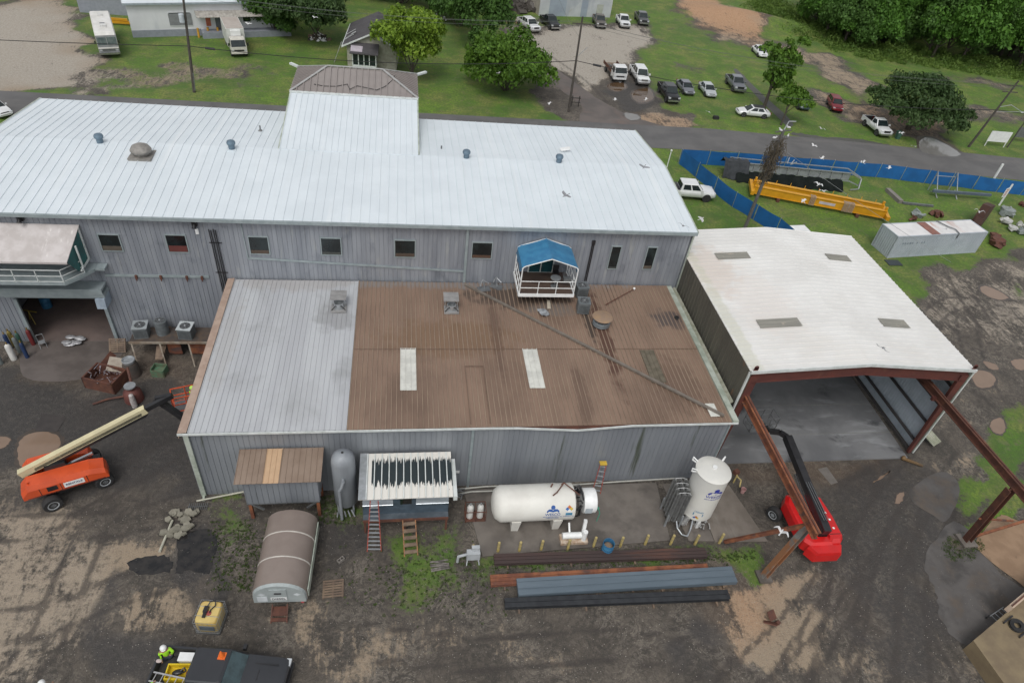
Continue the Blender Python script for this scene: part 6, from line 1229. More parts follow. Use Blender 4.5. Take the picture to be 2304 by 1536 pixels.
# pallet, sacks, chair, drums inside the door
def slat_pallet(nm,label,loc,rz,tilt=0):
    t=thing(nm,label,'pallet',loc,0,None,(tilt,0,rz)); b=MB()
    for i in range(7): b.box(-.55,.55,-.5+i*.15,-.4+i*.15,.1,.12)
    b.build('deck_boards',wood,t)
    for x in (-.5,0,.5): b=MB(); b.box(x-.05,x+.05,-.5,.5,0,.098); b.build('bearer',wood,t)
p=at(270,785); slat_pallet('wooden_pallet','wooden pallet leaning at the wall between the roller door and the stand',(p.x,p.y-.1,.45),0,R(55))
p=at(168,772); t=thing('sack_pile','pile of silvery sacks on the floor in the roller doorway','sacks',(p.x,p.y,.03)); random.seed(4)
sk=M('silver_sack',(.42,.42,.43),(.25,.25,.26),.4,.2,4)
for i in range(9): b=MB(); b.sph((random.uniform(-.5,.5),random.uniform(-.35,.35),.12+.1*(i//3)),(.35,.22,.09),10,6); b.build('sack',sk,t)
def drum(nm,label,p,r=.3,h=.88,mat=bluep,open_=False,group=None,cat='barrel',rz=0):
    t=thing(nm,label,cat,tuple(p),rz,group); b=MB(); pr_=[(r*.97,0),(r,.03),(r,h*.33),(r*1.03,h*.35),(r,h*.37),(r,h*.64),(r*1.03,h*.66),(r,h*.68),(r,h)]
    if open_: pr_+=[(r*.95,h),(r*.94,.1)]
    else: pr_+=[(r*.9,h),(r*.9,h-.02),(.02,h-.02)]
    b.lathe([(.02,0)]+pr_+([(.02,.1)] if open_ else []),n=24); b.build('drum',mat,t); return t
p=at(107,690); drum('blue_drum','blue plastic drum just inside the dark roller doorway',(p.x,p.y,0),.35,1.0)
p=at(92,790); t=thing('folding_chair','pale folding chair inside the left of the roller doorway','chair',(p.x,p.y+.5,0),.5)
b=MB(); b.box(-.2,.2,-.2,.2,.42,.45); b.build('seat',galv,t); b=MB(); b.tube([(-.2,.2,.4),(-.2,.28,.9),(.2,.28,.9),(.2,.2,.4)],.015); b.build('backrest',galv,t)
for x in (-.2,.2): b=MB(); b.tube([(x,-.25,0),(x,.2,.45),(x,-.2,.42),(x,.25,0)],.014); b.build('leg',galv,t)
def cylinder(label,p,mat,r=.13,h=1.4,capm=None,group='gas cylinders by the left door jamb'):
    t=thing('gas_cylinder',label,'gas cylinder',tuple(p),0,group); b=MB(); b.lathe([(.02,0),(r,.02),(r,h-.25),(r*.85,h-.12),(r*.4,h-.02),(.02,h)],n=18); b.build('bottle',mat,t); b=MB(); b.cyl((0,0,h-.02),(0,0,h+.16),.05,.04,10); b.build('valve',capm or M('brass',(.4,.28,.08),(.3,.2,.06),.4,.6),t)
gwh=M('cyl_white',(.62,.61,.58)); gbl=M('cyl_blue',(.015,.035,.10)); ggr=M('cyl_grey',(.15,.17,.17)); gyl=M('cyl_yellow',(.22,.17,.04)); ggn=M('cyl_green',(.05,.12,.09)); grd=M('cyl_red',(.16,.02,.02))
for px,py,mt,l,r in ((32,808,gwh,'white gas cylinder standing in front of its group left of the door',.2),(62,804,gbl,'dark blue gas cylinder in front, just right of the white one',.13),(46,792,ggr,'grey green cylinder between the white and the dark blue ones',.15),(25,785,gbl,'navy cylinder at the back behind the white one',.13),(34,778,gyl,'yellow topped cylinder at the back of the group by the wall',.14),(52,782,ggn,'green cylinder at the back right by the door jamb',.13),(3,818,ggr,'grey cylinder at the extreme left edge of the picture',.15),(76,775,grd,'red cylinder standing by the inner door jamb',.14)):
    p=at(px,py); cylinder(l,(p.x,p.y,0),mt,r)
t=thing('door_barrier','yellow folding barrier inside the left of the roller doorway','barrier',(*at(70,730)[:2],0)); b=MB(); b.bar((-.5,.5,1.0),(.6,.2,1.0),.06); b.bar((0,.35,1.0),(.3,0,0),.05); b.bar((0,.35,1.0),(-.3,.6,0),.05); b.build('frame',M('barrier_yellow',(.4,.3,.04)),t)
# scrap skip, vessels and bins in the left yard
p=at(243,862); t=thing('scrap_skip','open rusty skip full of scrap sheet and tangled wire in the left yard','skip',(p.x,p.y,0),R(-18))
b=MB()
for q in ([(-1.1,-.8),(1.1,-.8),(1.0,-.7),(-1.0,-.7)],[(-1.1,.8),(1.1,.8),(1.0,.7),(-1.0,.7)],[(-1.1,-.8),(-1.1,.8),(-1.0,.8),(-1.0,-.8)],[(1.1,-.8),(1.1,.8),(1.0,.8),(1.0,-.8)]): b.prism(q,0,.95)
b.box(-1.05,1.05,-.75,.75,.02,.1); b.build('skip_box',rust,t)
b=MB(); random.seed(8)
for i in range(30): a=Vector((random.uniform(-.85,.85),random.uniform(-.6,.6),random.uniform(.5,1.0))); b.tube([a,a+Vector((random.uniform(-.4,.4),random.uniform(-.4,.4),random.uniform(-.2,.25)))],random.uniform(.012,.04),5)
b.build('scrap_wire',M('scrap_mix',(.30,.29,.33),(.12,.08,.08),.5,.2,6),t)
b=MB(); b.obox((.3,1.0,.9),(1.3,1.0,.04),(R(35),R(8),.2)); b.build('plywood_sheet',M('ply',(.30,.26,.21),(.22,.18,.14)),t); b=MB(); b.obox((-.75,1.2,.7),(.5,1.6,.05),(R(15),R(50),.2)); b.build('rusty_sheet',rust,t)
p=at(300,842); t=thing('dark_vessel','dark upright vessel with silver ring top in the left yard scrap group','vessel',(p.x,p.y,0)); b=MB(); b.lathe([(.02,0),(.55,.02),(.5,.9),(.4,1.2)],n=22); b.build('shell',M('vessel_dark',(.055,.05,.045),(.09,.07,.06)),t); b=MB(); b.lathe([(.4,1.2),(.42,1.25),(.42,1.4),(.36,1.42),(.3,1.3)],n=22); b.build('ring',galv,t)
p=at(303,898); t=thing('rusty_vessel','dark red rusted vessel with pipes next to the boom tip in the left yard','vessel',(p.x,p.y,0)); b=MB(); b.lathe([(.02,0),(.6,.03),(.55,.7),(.3,.95),(.02,1.0)],n=22); b.build('shell',primer,t); b=MB(); b.lathe([(.26,1.2),(.36,1.22),(.36,1.3),(.26,1.3)],n=20); b.build('ring',galv,t); b=MB(); b.tube([(0,.2,.9),(-.1,.6,1.5),(-.25,1.0,2.0)],.09); b.tube([(-.6,0,.3),(-1.6,-.1,.15),(-2.4,-.5,.1)],.07); b.build('pipe',rust,t)
p=at(304,915); t=thing('wrapped_cylinder','pale wrapped cylinder just above the cream boom tip','cylinder',(p.x,p.y,0)); b=MB(); b.lathe([(.02,0),(.17,.02),(.18,.6),(.14,1.1),(.02,1.2)],n=14); b.build('wrap',M('pale_wrap',(.5,.48,.46),(.32,.28,.27),.6,0,8),t)
p=at(361,840); t=thing('green_bin','small green steel bin below the chute of the air conditioner stand','bin',(p.x,p.y,0),R(-8)); b=MB()
for q in ((-.45,-.4,-.35,.35),(.4,.45,-.35,.35),(-.4,.4,-.4,-.35),(-.4,.4,.35,.4)): b.box(q[0],q[1],q[2],q[3],0,.6)
b.box(-.42,.42,-.36,.36,0,.3); b.build('bin',M('bin_green',(.08,.17,.10),(.12,.13,.08),.7,0,3),t)
p=at(372,800); t=thing('rusty_chute','long rusty chute leaning from the stand down to the green bin','chute',(p.x,p.y,0)); b=MB(); b.hexa([(-.3,-1.0,.5),(.2,-1.0,.5),(.35,1.5,1.4),(-.5,1.5,1.4),(-.3,-1.0,.6),(.2,-1.0,.6),(.35,1.5,1.5),(-.5,1.5,1.5)]); b.build('chute',wood,t)
# foot of the workshop: rubble, pipes, grate, blocks
p=at(408,1178); t=thing('rubble_heap','heap of broken grey concrete slabs beside a pale pipe','rubble',(p.x,p.y,0)); random.seed(11); cg=M('rubble_grey',(.24,.225,.18),(.17,.16,.125),.8,0,3,bump=.3)
for i in range(26):
    b=MB(); n=random.choice((5,6)); r=random.uniform(.16,.32); pts=[(r*random.uniform(.7,1.1)*math.cos(2*math.pi*k/n),r*random.uniform(.7,1.1)*math.sin(2*math.pi*k/n)) for k in range(n)]; b.prism(pts,0,random.uniform(.06,.14)); o=b.build('slab_fragment',cg,t,loc=(random.uniform(-.75,.75),random.uniform(-.8,.8),random.uniform(.02,.22))); o.rotation_euler=(random.uniform(-.4,.4),random.uniform(-.4,.4),0)
a=at(389,1172); b2=at(360,1243); t=thing('pale_pipe','long pale pipe lying from the rubble heap into the yard','pipe',(a.x,a.y,.1)); b=MB(); b.cyl((0,0,0),(b2.x-a.x,b2.y-a.y,0),.07,.07,10); b.build('pipe',M('pipe_cream',(.45,.44,.36)),t)
a=at(444,1131); b2=at(552,1123); t=thing('cream_pipe','horizontal cream pipe running from the drain grate to the raised shed','pipe',(a.x,a.y,.2)); b=MB(); b.cyl((0,0,0),(b2.x-a.x,b2.y-a.y+.2,.3),.055,.055,10); b.build('pipe',M('pipe_cream',(.5,.5,.4)),t)
p=at(446,1140); t=thing('drain_grate','bar grate lying on the ground at the workshop corner','grate',(p.x,p.y,.03)); b=MB()
for i in range(10): b.bar((-.5+i*.11,-.25,.02),(-.5+i*.11,.25,.02),.03)
b.bar((-.55,0,.02),(.55,0,.02),.03); b.build('grate',steelg,t)
for px,py,rz,l in ((767,1261,.7,'hollow concrete block lying right of the diesel tank'),):
    p=at(px,py); t=thing('concrete_block',l,'block',(p.x,p.y,0),rz); b=MB()
    for q in ((-.2,.2,-.1,-.07),(-.2,.2,.07,.1)): b.box(*q,0,.19)
    for q in ((-.2,-.17),(-.015,.015),(.17,.2)): b.box(*q,-.07,.07,0,.19)
    b.build('block',M('block_grey',(.24,.22,.20)),t)
p=at(750,1325); slat_pallet('small_pallet','small brown pallet lying on the ground right of the diesel tank',(p.x,p.y,0),.05)
p=at(432,1210); om=M('oil_black',(.012,.012,.013),(.032,.029,.027),.22,0,2,coord='Position'); sheet('oil_stain',[(398,1215),(425,1195),(470,1192),(492,1215),(478,1262),(470,1290),(430,1282),(395,1290),(402,1250)],om,.012,jit=.07); sheet('oil_stain',[(290,1262),(350,1250),(385,1255),(380,1285),(310,1292)],om,.012,jit=.09)
p=at(990,1272); t=thing('board_stack','small stack of weathered boards left of the electrical box','boards',(p.x,p.y,0),R(2)); random.seed(6)
for i in range(6): b=MB(); b.box(-.55,.5,-.3+i*.1,-.22+i*.1,.02+.03*(i%3),.06+.03*(i%3)); o=b.build('board',M('grey_board',(.22,.20,.18),(.09,.08,.075),.8,0,5),t); o.rotation_euler=(0,0,random.uniform(-.2,.2))
p=at(1063,1262); t=thing('electrical_box','grey electrical box on short legs with conduit, left of the bollards','electrical box',(p.x,p.y,0)); eg=M('box_grey',(.42,.44,.46),(.35,.37,.38),.5)
b=MB(); b.box(-.38,.38,-.15,.2,.35,.95); b.build('cabinet',eg,t); b=MB(); b.box(-.1,.35,.05,.25,.98,1.25); b.build('upper_box',eg,t); b=MB(); b.tube([(-.38,0,.75),(-.85,-.1,.75),(-.88,-.1,.2)],.08); b.build('conduit',eg,t)
for x in (-.3,.3): b=MB(); b.bar((x,0,.35),(x*1.2,-.25,0),.05); b.build('leg',eg,t)
# bollards and the blue barrel
BL=[(1063,1247),(1120,1241),(1168,1240),(1217,1237),(1277,1235),(1335,1229),(1395,1229),(1451,1224),(1508,1224),(1563,1224),(1618,1221)]
BN=['short faded yellow bollard hidden behind the electrical box','yellow bollard first to the right of the electrical box','yellow bollard second to the right of the electrical box','yellow bollard beneath the emblem of the horizontal tank','yellow bollard beside the skid pump of the horizontal tank','yellow bollard just left of the blue barrel','yellow bollard just right of the blue barrel','yellow bollard second to the right of the blue barrel','yellow bollard at the gap between the two concrete pads','yellow bollard in front of the finned vaporizer side of the upright tank','palest yellow bollard at the foot of the rusty brace']
yb=M('bollard_yellow',(.46,.36,.12),(.34,.28,.14),.7,0,4)
for (px,py),l in zip(BL,BN):
    p=at(px,py); t=thing('bollard',l,'bollard',(p.x,p.y,0),0,'yellow bollards along the pad edge'); b=MB(); b.cyl((0,0,0),(0,0,.95),.085,.085,12,False); b.lathe([(.085,.93),(.075,.97),(.02,.96)],n=12); b.build('post',yb,t)
p=at(1364,1240); drum('blue_barrel','open blue barrel with debris inside among the yellow bollards',(p.x,p.y,0),.34,.9,bluep,True)
b=MB(); b.sph((0,0,.6),(.28,.28,.08),12,6); b.build('debris',wood,bpy.data.objects['blue_barrel'])
# two white gas bottles in a rusty rack
p=at(1068,1163); t=thing('bottle_rack','low rusty rack holding two white gas bottles left of the horizontal tank','rack',(p.x,p.y,0)); b=MB()
for z in (.1,1.0):
    for a,c in (((-.6,-.35),(.6,-.35)),((.6,-.35),(.6,.4)),((.6,.4),(-.6,.4)),((-.6,.4),(-.6,-.35)),((0,-.35),(0,.4))): b.bar((*a,z),(*c,z),.04)
for a in ((-.6,-.35),(.6,-.35),(.6,.4),(-.6,.4),(0,-.35)): b.bar((*a,0),(*a,1.0),.04)
b.box(-.6,.6,-.35,.4,.05,.09); b.build('frame',rust,t)
for x,l in ((-.32,'left white gas bottle in the rusty rack'),(.3,'right white gas bottle in the rusty rack')): cylinder(l,(p.x+x,p.y,.1),gwh,.2,1.15,galv,'white bottles in the rusty rack')
# pipes at the foot of the wall
t=thing('wall_pipe','long pale pipe running low along the workshop front wall','pipe',(0,0,0)); b=MB(); b.tube([(3.2,25.2,.5),(5,25.3,.55),(9.5,25.25,.7)],.05); b.tube([(10.6,25.2,.55),(14,25.3,.6),(18.2,25.3,.75)],.045); b.tube([(2.7,24.9,.3),(4.2,25.1,.35),(9.8,25.1,.35)],.05); b.build('pipe',M('pipe_cream2',(.42,.42,.38)),t)
b=MB(); random.seed(12)
for i in range(10): b.tube([(2.9+random.uniform(0,.9),24.6+random.uniform(0,.7),random.uniform(.1,.9)) for k in range(3)],.035,6)
b.build('valve_gear',steelg,t)
for px,py,h_,rz,l in ((1640,1115,1.1,0,'small rusty pedestal with a pink bucket right of the upright tank'),):
    p=at(1650,1085); t=thing('rusty_pedestal','small rusty pump and hose standing right of the upright tank','pump',(p.x,p.y,0)); b=MB(); b.cyl((0,0,0),(0,0,.8),.05,.05,8); b.tube([(0,0,.7),(.3,-.2,.5),(.1,-.6,.3)],.05); b.build('post',yb,t); b=MB(); b.obox((0,.2,.85),(.35,.3,.3),(0,0,.3)); b.build('pump_head',rust,t)
p=at(1669,1108); t=thing('pink_bucket','pinkish bucket on the pad right of the upright tank','bucket',(p.x,p.y,.05)); b=MB(); b.lathe([(.02,0),(.13,0),(.17,.38),(.15,.38),(.12,.06),(.02,.06)],n=16); b.build('bucket',M('pink_plastic',(.45,.26,.25)),t)
p=at(1700,958); 
# ---------- steel stock lying in the yard ----------
def stock(nm,label,a,b_,w,h,mat,n,prof='i',z=.12,gap=.02,grp='steel lengths stacked in the yard'):
    a=at(*a);b_=at(*b_); t=thing(nm,label,'steel beams',(a.x,a.y,0),0,grp); v=Vector((b_.x-a.x,b_.y-a.y,0)); s=Vector((v.y,-v.x,0)).normalized()
    for i in range(n):
        b=MB(); o=s*(i*(w+gap)); p=o+Vector((0,0,z+h/2)); q=p+v
        if prof=='i': b.ibeam(p,q,w,h,.025)
        elif prof=='d': # ribbed decking
            b.bar(p+s*w*.45,q+s*w*.45,w,h-.06); [b.bar(p+s*w*f+Vector((0,0,h/2-.02)),q+s*w*f+Vector((0,0,h/2-.02)),w*g,.05) for f,g in ((.06,.2),(.40,.34),(.80,.28))]
        else: b.cyl(p,q,h/2,h/2,10)
        b.build('length',mat,t)
    for f in (.06,.35,.65,.94): b=MB(); c=v*f; b.bar(c-s*.15+Vector((0,0,z/2)),c+s*(n*(w+gap)+.05)+Vector((0,0,z/2)),.1,z-.01); b.build('bearer',wood,t)
dkr=M('dark_rust',(.062,.036,.032),(.045,.03,.028),.7,0,1,stretch=(.2,1,1),dirt=((.13,.055,.035),1,(.15,1,1),.6,.72,.6))
stock('steel_beams','dark rusty beams in the row nearest the bollards',(1110,1256),(1583,1241),.2,.22,dkr,3)
stock('steel_beams','bright orange-rusted beams behind the blue-grey decking',(1102,1303),(1588,1277),.2,.22,rust2,3)
stock('steel_decking','wide stack of blue-grey steel decking, broadest of the rows',(1160,1313),(1640,1285),1.0,.34,M('decking_blue',(.15,.19,.225),(.115,.15,.18),.4,.2,1,stretch=(.2,1,1)),1,'d',.18)
stock('steel_angle','thin grey steel length lying just below the blue-grey decking',(1262,1336),(1505,1320),.14,.12,steelg,1)
stock('black_pipes','two long black steel tubes, lowest of the rows',(1134,1357),(1634,1338),.27,.26,M('black_steel',(.03,.032,.036),(.045,.048,.052),.4,.3),2)
p=at(1735,1395); t=thing('rusty_scrap_plate','rusty bent plate scrap lying on pale sand at the lower right','scrap',(p.x,p.y,0),.4); b=MB(); b.obox((.1,.15,.25),(.6,.5,.05),(.5,.3,0)); b.obox((-.25,-.1,.12),(.4,.7,.05),(-.3,.6,.5)); b.obox((.1,-.3,.15),(.2,.2,.3),(.3,.1,.2)); b.build('plate',rust,t)
p=at(1600,870); t=thing('yellow_lever','yellowish rusty lever lying right of the open shed floor','scrap',(*at(2050,1042)[:2],.05),R(-35)); b=MB(); b.bar((-.6,0,.1),(.7,0,.15),.2,.1); b.sph((-.6,0,.15),.18,8,6); b.build('lever',M('ochre',(.20,.12,.05),(.1,.07,.04)),t)
p=at(2080,985); t=thing('corrugated_offcut','small pale corrugated sheet leaning outside the shed column','sheet',(*at(2088,992)[:2],.3),R(25)); mb=MB(); ribplane(mb,(-.5,-.6,0),(.5,-.6,0),(.5,.7,.35),(-.5,.7,.35),.2,.06,.04,.02); mb.build('sheet',MC['pale_sheet'],t)
# steel frame trolley inside the shed handled by basket; lower right dock
dk=at(2190,1440,1.1); d1=at(2295,1352,1.1); d2=at(2262,1540,1.1)
t=thing('loading_dock','raised tan concrete dock corner with beige wall at the lower right','dock'); v1=d1-dk; v2=d2-dk
b=MB(); Q=[dk,dk+v1*2.2,dk+v1*2.2+v2*3,dk+v2*3]; b.prism([(q.x,q.y) for q in Q],0,1.1); b.build('platform',M('dock_top',(.22,.17,.10),(.16,.12,.075),.7,0,.8,coord='Position',dirt=((.30,.24,.15),1,(1,1,1),.58,.72,.5)),t)
w0=at(2268,1378,1.1); w1_=w0+v1*1.2; nrm=Vector((-v1.y,v1.x,0)).normalized(); bw=M('beige_wall',(.55,.43,.33),(.48,.37,.28),.6,0,1)
b=MB(); b.hexa([w0+Vector((0,0,.0)),w1_,w1_+nrm*.25,w0+nrm*.25]+[q+Vector((0,0,.55)) for q in (w0,w1_,w1_+nrm*.25,w0+nrm*.25)]); b.build('parapet',bw,t)
b=MB(); b.bar(w0+nrm*.12+Vector((0,0,.6)),w1_+nrm*.12+Vector((0,0,.6)),.08); b.build('rail',rust,t)
p=at(2290,1405,1.3); t=thing('hose_reel','black coiled hose reel lying on the raised dock','hose',(p.x,p.y,1.1),.4); b=MB()
for r in (.25,.31,.37,.43): 
    for z in (.08,.18): b.tube([(r*math.cos(a),r*math.sin(a)*.8,z) for a in [k*.4 for k in range(17)]],.035,6)
b.build('hose',dark,t); b=MB(); b.box(-.5,.4,-.5,-.42,0,.12); b.box(-.5,.4,.42,.5,0,.12); b.build('frame',blackp,t)
a=at(2228,1398); b2=at(2258,1378); t=thing('hand_truck','grey hand truck lying beside the raised dock','hand truck',(a.x,a.y,.0),math.atan2(b2.y-a.y,b2.x-a.x)); b=MB()
for y in (-.2,.2): b.cyl((0,y,.3),(1.2,y,.45),.025,.025,8)
for k in range(4): b.bar((.1+k*.3,-.2,.32+k*.04),(.1+k*.3,.2,.32+k*.04),.03)
b.build('frame',galv,t)
for y in (-.25,.25): b=MB(); b.lathe([(.05,-.04),(.14,-.04),(.14,.04),(.05,.04)],n=14,axis='y'); b.build('wheel',dark,t,loc=(0,y,.16))
# ---------- fenced storage yard ----------
def fence(label,pts,h=1.85,gap=3.0,posts=True):
    t=thing('blue_screen_fence',label,'fence'); bf=M('blue_screen',(.010,.115,.34),(.008,.09,.27),.6,0,.8,coord='Position',bump=.5,bscale=1.5)
    for a,b_ in zip(pts,pts[1:]):
        a=Vector((*a,0)); b_=Vector((*b_,0)); L=(b_-a).length; n=max(1,int(L/gap)); d=(b_-a).normalized(); s=Vector((-d.y,d.x,0))
        for i in range(n):
            p=a.lerp(b_,i/n)+d*.05; q=a.lerp(b_,(i+1)/n)-d*.05; R_=[]
            for k in range(7):
                f=k/6; c=p.lerp(q,f)+s*.10*math.sin(f*math.pi)*math.sin(i*2.3+1); R_.append([c+Vector((0,0,.05)),c+Vector((0,0,h*.5))+s*.05*math.sin(k*2+i),c+Vector((0,0,h-.04*math.sin(f*math.pi)))])
            m_=MB(); m_.loft(R_,False,True,False); m_.build('screen_panel',bf,t)
            m_=MB(); m_.cyl(p-d*.05+s*.06,p-d*.05+s*.06+Vector((0,0,h+.12)),.035,.035,6); m_.build('post',galv,t)
    return t
fr0=at(1530,366); fr1=at(2304,440)
fence('blue screened fence running along the road behind the yellow crane beam',[(33.6,73.4),(41.0,73.2),(60,72.0),(82,68.2),(100,66)])
fence('blue screened fence running from the road corner down to the open shed',[(33.6,73.2),(36.6,62.9),(39.4,57.5),(40.6,52)])
p=at(1500,378); t=thing('white_post','short white post at the road corner of the blue fence','post',(p.x,p.y,0)); b=MB(); b.cyl((0,0,0),(0,0,2.2),.06,.06,8); b.sph((0,0,2.25),.13,8,6); b.build('post',whitep,t)
# shipping container
a=at(1994,580); b2=at(2201,567); d=(b2-a).normalized(); t=thing('shipping_container','pale grey corrugated shipping container with rust streaks on its white roof','container',(a.x,a.y,0),math.atan2(d.y,d.x))
CL,CW,CHh=12.19*.97,2.44,2.62; cg=M('container_grey',(.42,.46,.50),(.37,.41,.45),.5,.1,.8,dirt=((.30,.31,.32),.6,(1,1,1),.6,.75,.4))
def corr(b,p,q,z0,z1,n,out,dp=.05):
    p,q=Vector(p),Vector(q); R_=[]
    for i in range(n*4+1):
        f=i/(n*4); o=(0,0,dp,dp)[i%4] if 1 else 0; c=p.lerp(q,f)+Vector(out)*(dp if i%4 in (2,3) else 0); R_.append([c+Vector((0,0,z0)),c+Vector((0,0,z1))])
    b.loft(R_,False,False,False)
b=MB(); corr(b,(.1,-.04,0),(CL-.1,-.04,0),.15,CHh-.12,38,(0,-1,0),.07); corr(b,(.1,CW,0),(CL-.1,CW,0),.15,CHh-.12,38,(0,1,0)); corr(b,(.02,CW-.1,0),(.02,.1,0),.15,CHh-.12,8,(-1,0,0)); corr(b,(CL,CW-.1,0),(CL,.1,0),.15,CHh-.12,8,(1,0,0)); b.build('side_panel',cg,t)
b=MB()
for x in (0,CL-.12):
    for y in (-.1,CW-.04): b.box(x,x+.12,y,y+.14,0,CHh)
for y in (-.1,CW-.04): b.box(.12,CL-.12,y,y+.14,.02,.15); b.box(.12,CL-.12,y,y+.14,CHh-.12,CHh)
for x in (0,CL-.12): b.box(x,x+.12,.04,CW-.04,.02,.15); b.box(x,x+.12,.04,CW-.04,CHh-.12,CHh)
b.build('frame',cg,t)
b=MB(); b.box(.12,CL-.12,.04,CW-.04,CHh-.06,CHh-.02); b.build('roof',M('container_roof',(.70,.69,.68),(.62,.61,.60),.5,0,.8,dirt=((.42,.20,.13),.55,(1,.35,1),.60,.72,.75)),t)
b=MB(); b.box(4.4,5.5,.0,CW,CHh-.015,CHh+.02); b.build('rusty_patch',M('patch_rust',(.27,.12,.09),(.20,.10,.08),.7,0,2),t)
b=MB(); b.tube([(7.0,CW,CHh+.1),(7.4,1.2,CHh+.12),(7.9,.6,CHh+.12),(7.8,-.12,CHh+.05),(7.8,-.15,CHh-.5)],.06); b.build('hanging_hose',steelg,t)
text('MAERSK' if 0 else 'SEA  LAND',.55,M('faded_ink',(.20,.24,.28)),t,(2.3,-.10,1.9),(R(90),0,0)) if 0 else None
b=MB(); random.seed(21); x=.9
for i in range(16):
    if i in (9,12): x+=.25; continue
    w_=random.uniform(.08,.16); hh=random.uniform(.14,.26); b.box(x,x+w_,-.106,-.10,1.72-hh*.3,1.72+hh*.7); x+=w_+random.uniform(.04,.08)
b.build('faded_lettering',M('faded_ink',(.20,.24,.28)),t)
# silver truss boom under black sheeting
a=at(1640,400); b2=at(1905,425); t=thing('crane_truss','long grey box truss half covered by black sheeting lying inside the blue fence','truss',(a.x,a.y,0),math.atan2(b2.y-a.y,b2.x-a.x)); TL=(b2-a).length
b=MB(); b.box(0,TL,.5,.62,.9,1.85); b.build('web_plate',M('truss_grey',(.30,.33,.33),(.24,.26,.26),.5,.2),t)
b=MB()
for y,z in ((.35,.85),(.35,1.9),(1.6,.85),(1.6,1.9)): b.bar((0,y,z),(TL,y,z),.10)
k=0
while k*1.4<TL: b.bar((k*1.4,.4,.9),(k*1.4,.4,1.85),.09); k+=1
b.build('chord',galv,t)
sh_=M('black_sheeting',(.008,.011,.010),(.013,.016,.015),.85,0,1,bump=.6,bscale=2); R_=[]
sh_.node_tree.nodes['Principled BSDF'].inputs['Specular IOR Level'].default_value=.08; random.seed(13)
for i in range(40):
    x=TL*.04+TL*.9*i/39; dz=.06*math.sin(i*1.9)+.04*math.sin(i*.7); R_.append([(x,.34,.95+dz),(x,-.15+.08*math.sin(i*1.3),.9+dz),(x,-.5-.1*math.sin(i*.9),.6),(x,-1.1-.15*math.sin(i*1.7),.06)])
b=MB(); b.loft(R_,False,True,False); b.build('black_sheet',sh_,t)
R_=[]
for i in range(12): x=-1.0+i*.28; R_.append([(x,1.8,1.2+.1*math.sin(i)),(x,1.2,2.0+.1*math.sin(i*2)),(x,.3,2.02),(x,-.1,1.2),(x,-.5+.2*math.sin(i),.1)])
b=MB(); b.loft(R_,False,True,False); b.build('dark_cover',M('cover_grey',(.022,.026,.03),(.04,.044,.05),.8,0,2,bump=.4,bscale=3),t)
b=MB()
for q in (((TL,.3,.9),(TL+1.3,.1,.5)),((TL,.3,1.9),(TL+1.3,.1,1.4)),((TL+1.3,.1,.5),(TL+1.3,.1,1.4)),((TL,1.6,1.9),(TL+1.3,.8,1.4)),((TL+1.3,.1,1.4),(TL+1.3,.8,1.4)),((TL+.1,-.6,.2),(TL+1.2,-.4,.3)),((TL+1.2,-.4,.3),(TL+1.3,.1,1.4))): b.bar(q[0],q[1],.11)
b.build('end_frame',galv,t); b=MB()
for q in (((TL*.42,-.2,2.6),(TL*.50,2.2,2.3)),((TL*.42,.2,2.6),(TL*.40,1.0,1.9)),((TL*.45,-.2,2.5),(TL*.52,.6,2.5)),((TL*.46,0,2.5),(TL*.49,.5,2.8))): b.bar(q[0],q[1],.11)
b.build('lifting_frame',galv,t)
# yellow double girder crane
a=at(1690,440); b2=at(1985,497); t=thing('bridge_crane','long yellow double girder crane resting on timber in the fenced yard','crane',(a.x,a.y,0),math.atan2(b2.y-a.y,b2.x-a.x)); YL=(b2-a).length; yo=M('crane_yellow',(.62,.30,.015),(.52,.25,.012),.4,0,1)
for y in (0,1.45):
    b=MB(); b.bar((0,y,.85),(YL,y,.85),.30,.85); b.bar((0,y,1.29),(YL,y,1.29),.46,.05); b.bar((0,y,.41),(YL,y,.41),.46,.05); b.build('girder',yo,t)
for x in (-.15,YL+.1): b=MB(); b.bar((x,-.9,.75),(x,2.3,.75),.4,.45); b.build('end_carriage',yo,t); 
for x in (.2,YL-.2):
    for y in (0,1.45): b=MB(); b.box(x-.12,x+.12,y-.12,y+.12,1.32,1.7); b.build('bracket',yo,t)
for i in range(9): b=MB(); b.bar((1+i*(YL-2)/8,1.7,1.3),(1+i*(YL-2)/8,1.75,1.65),.05); b.build('rail_stub',yo,t)
ropem=M('tan_rope',(.33,.24,.17),(.42,.35,.28),.9,0,6)
for x in (YL*.43,YL*.68,YL*.72): 
    b=MB()
    for k in range(4): b.tube([(x+k*.16,-.28,.35),(x+k*.16,-.28,1.36),(x+k*.16,.3,1.36),(x+k*.16,.3,.35)],.05,6)
    b.build('strap_bundle',ropem,t)
b=MB(); b.box(YL*.50,YL*.62,-.165,-.155,.68,1.0); b.build('name_plate',M('label_grey',(.5,.46,.5)),t)
for x in (YL*.2,YL*.8): b=MB(); b.bar((x,-.5,.2),(x,2.1,.2),.35,.38); b.build('timber_support',rust,t)
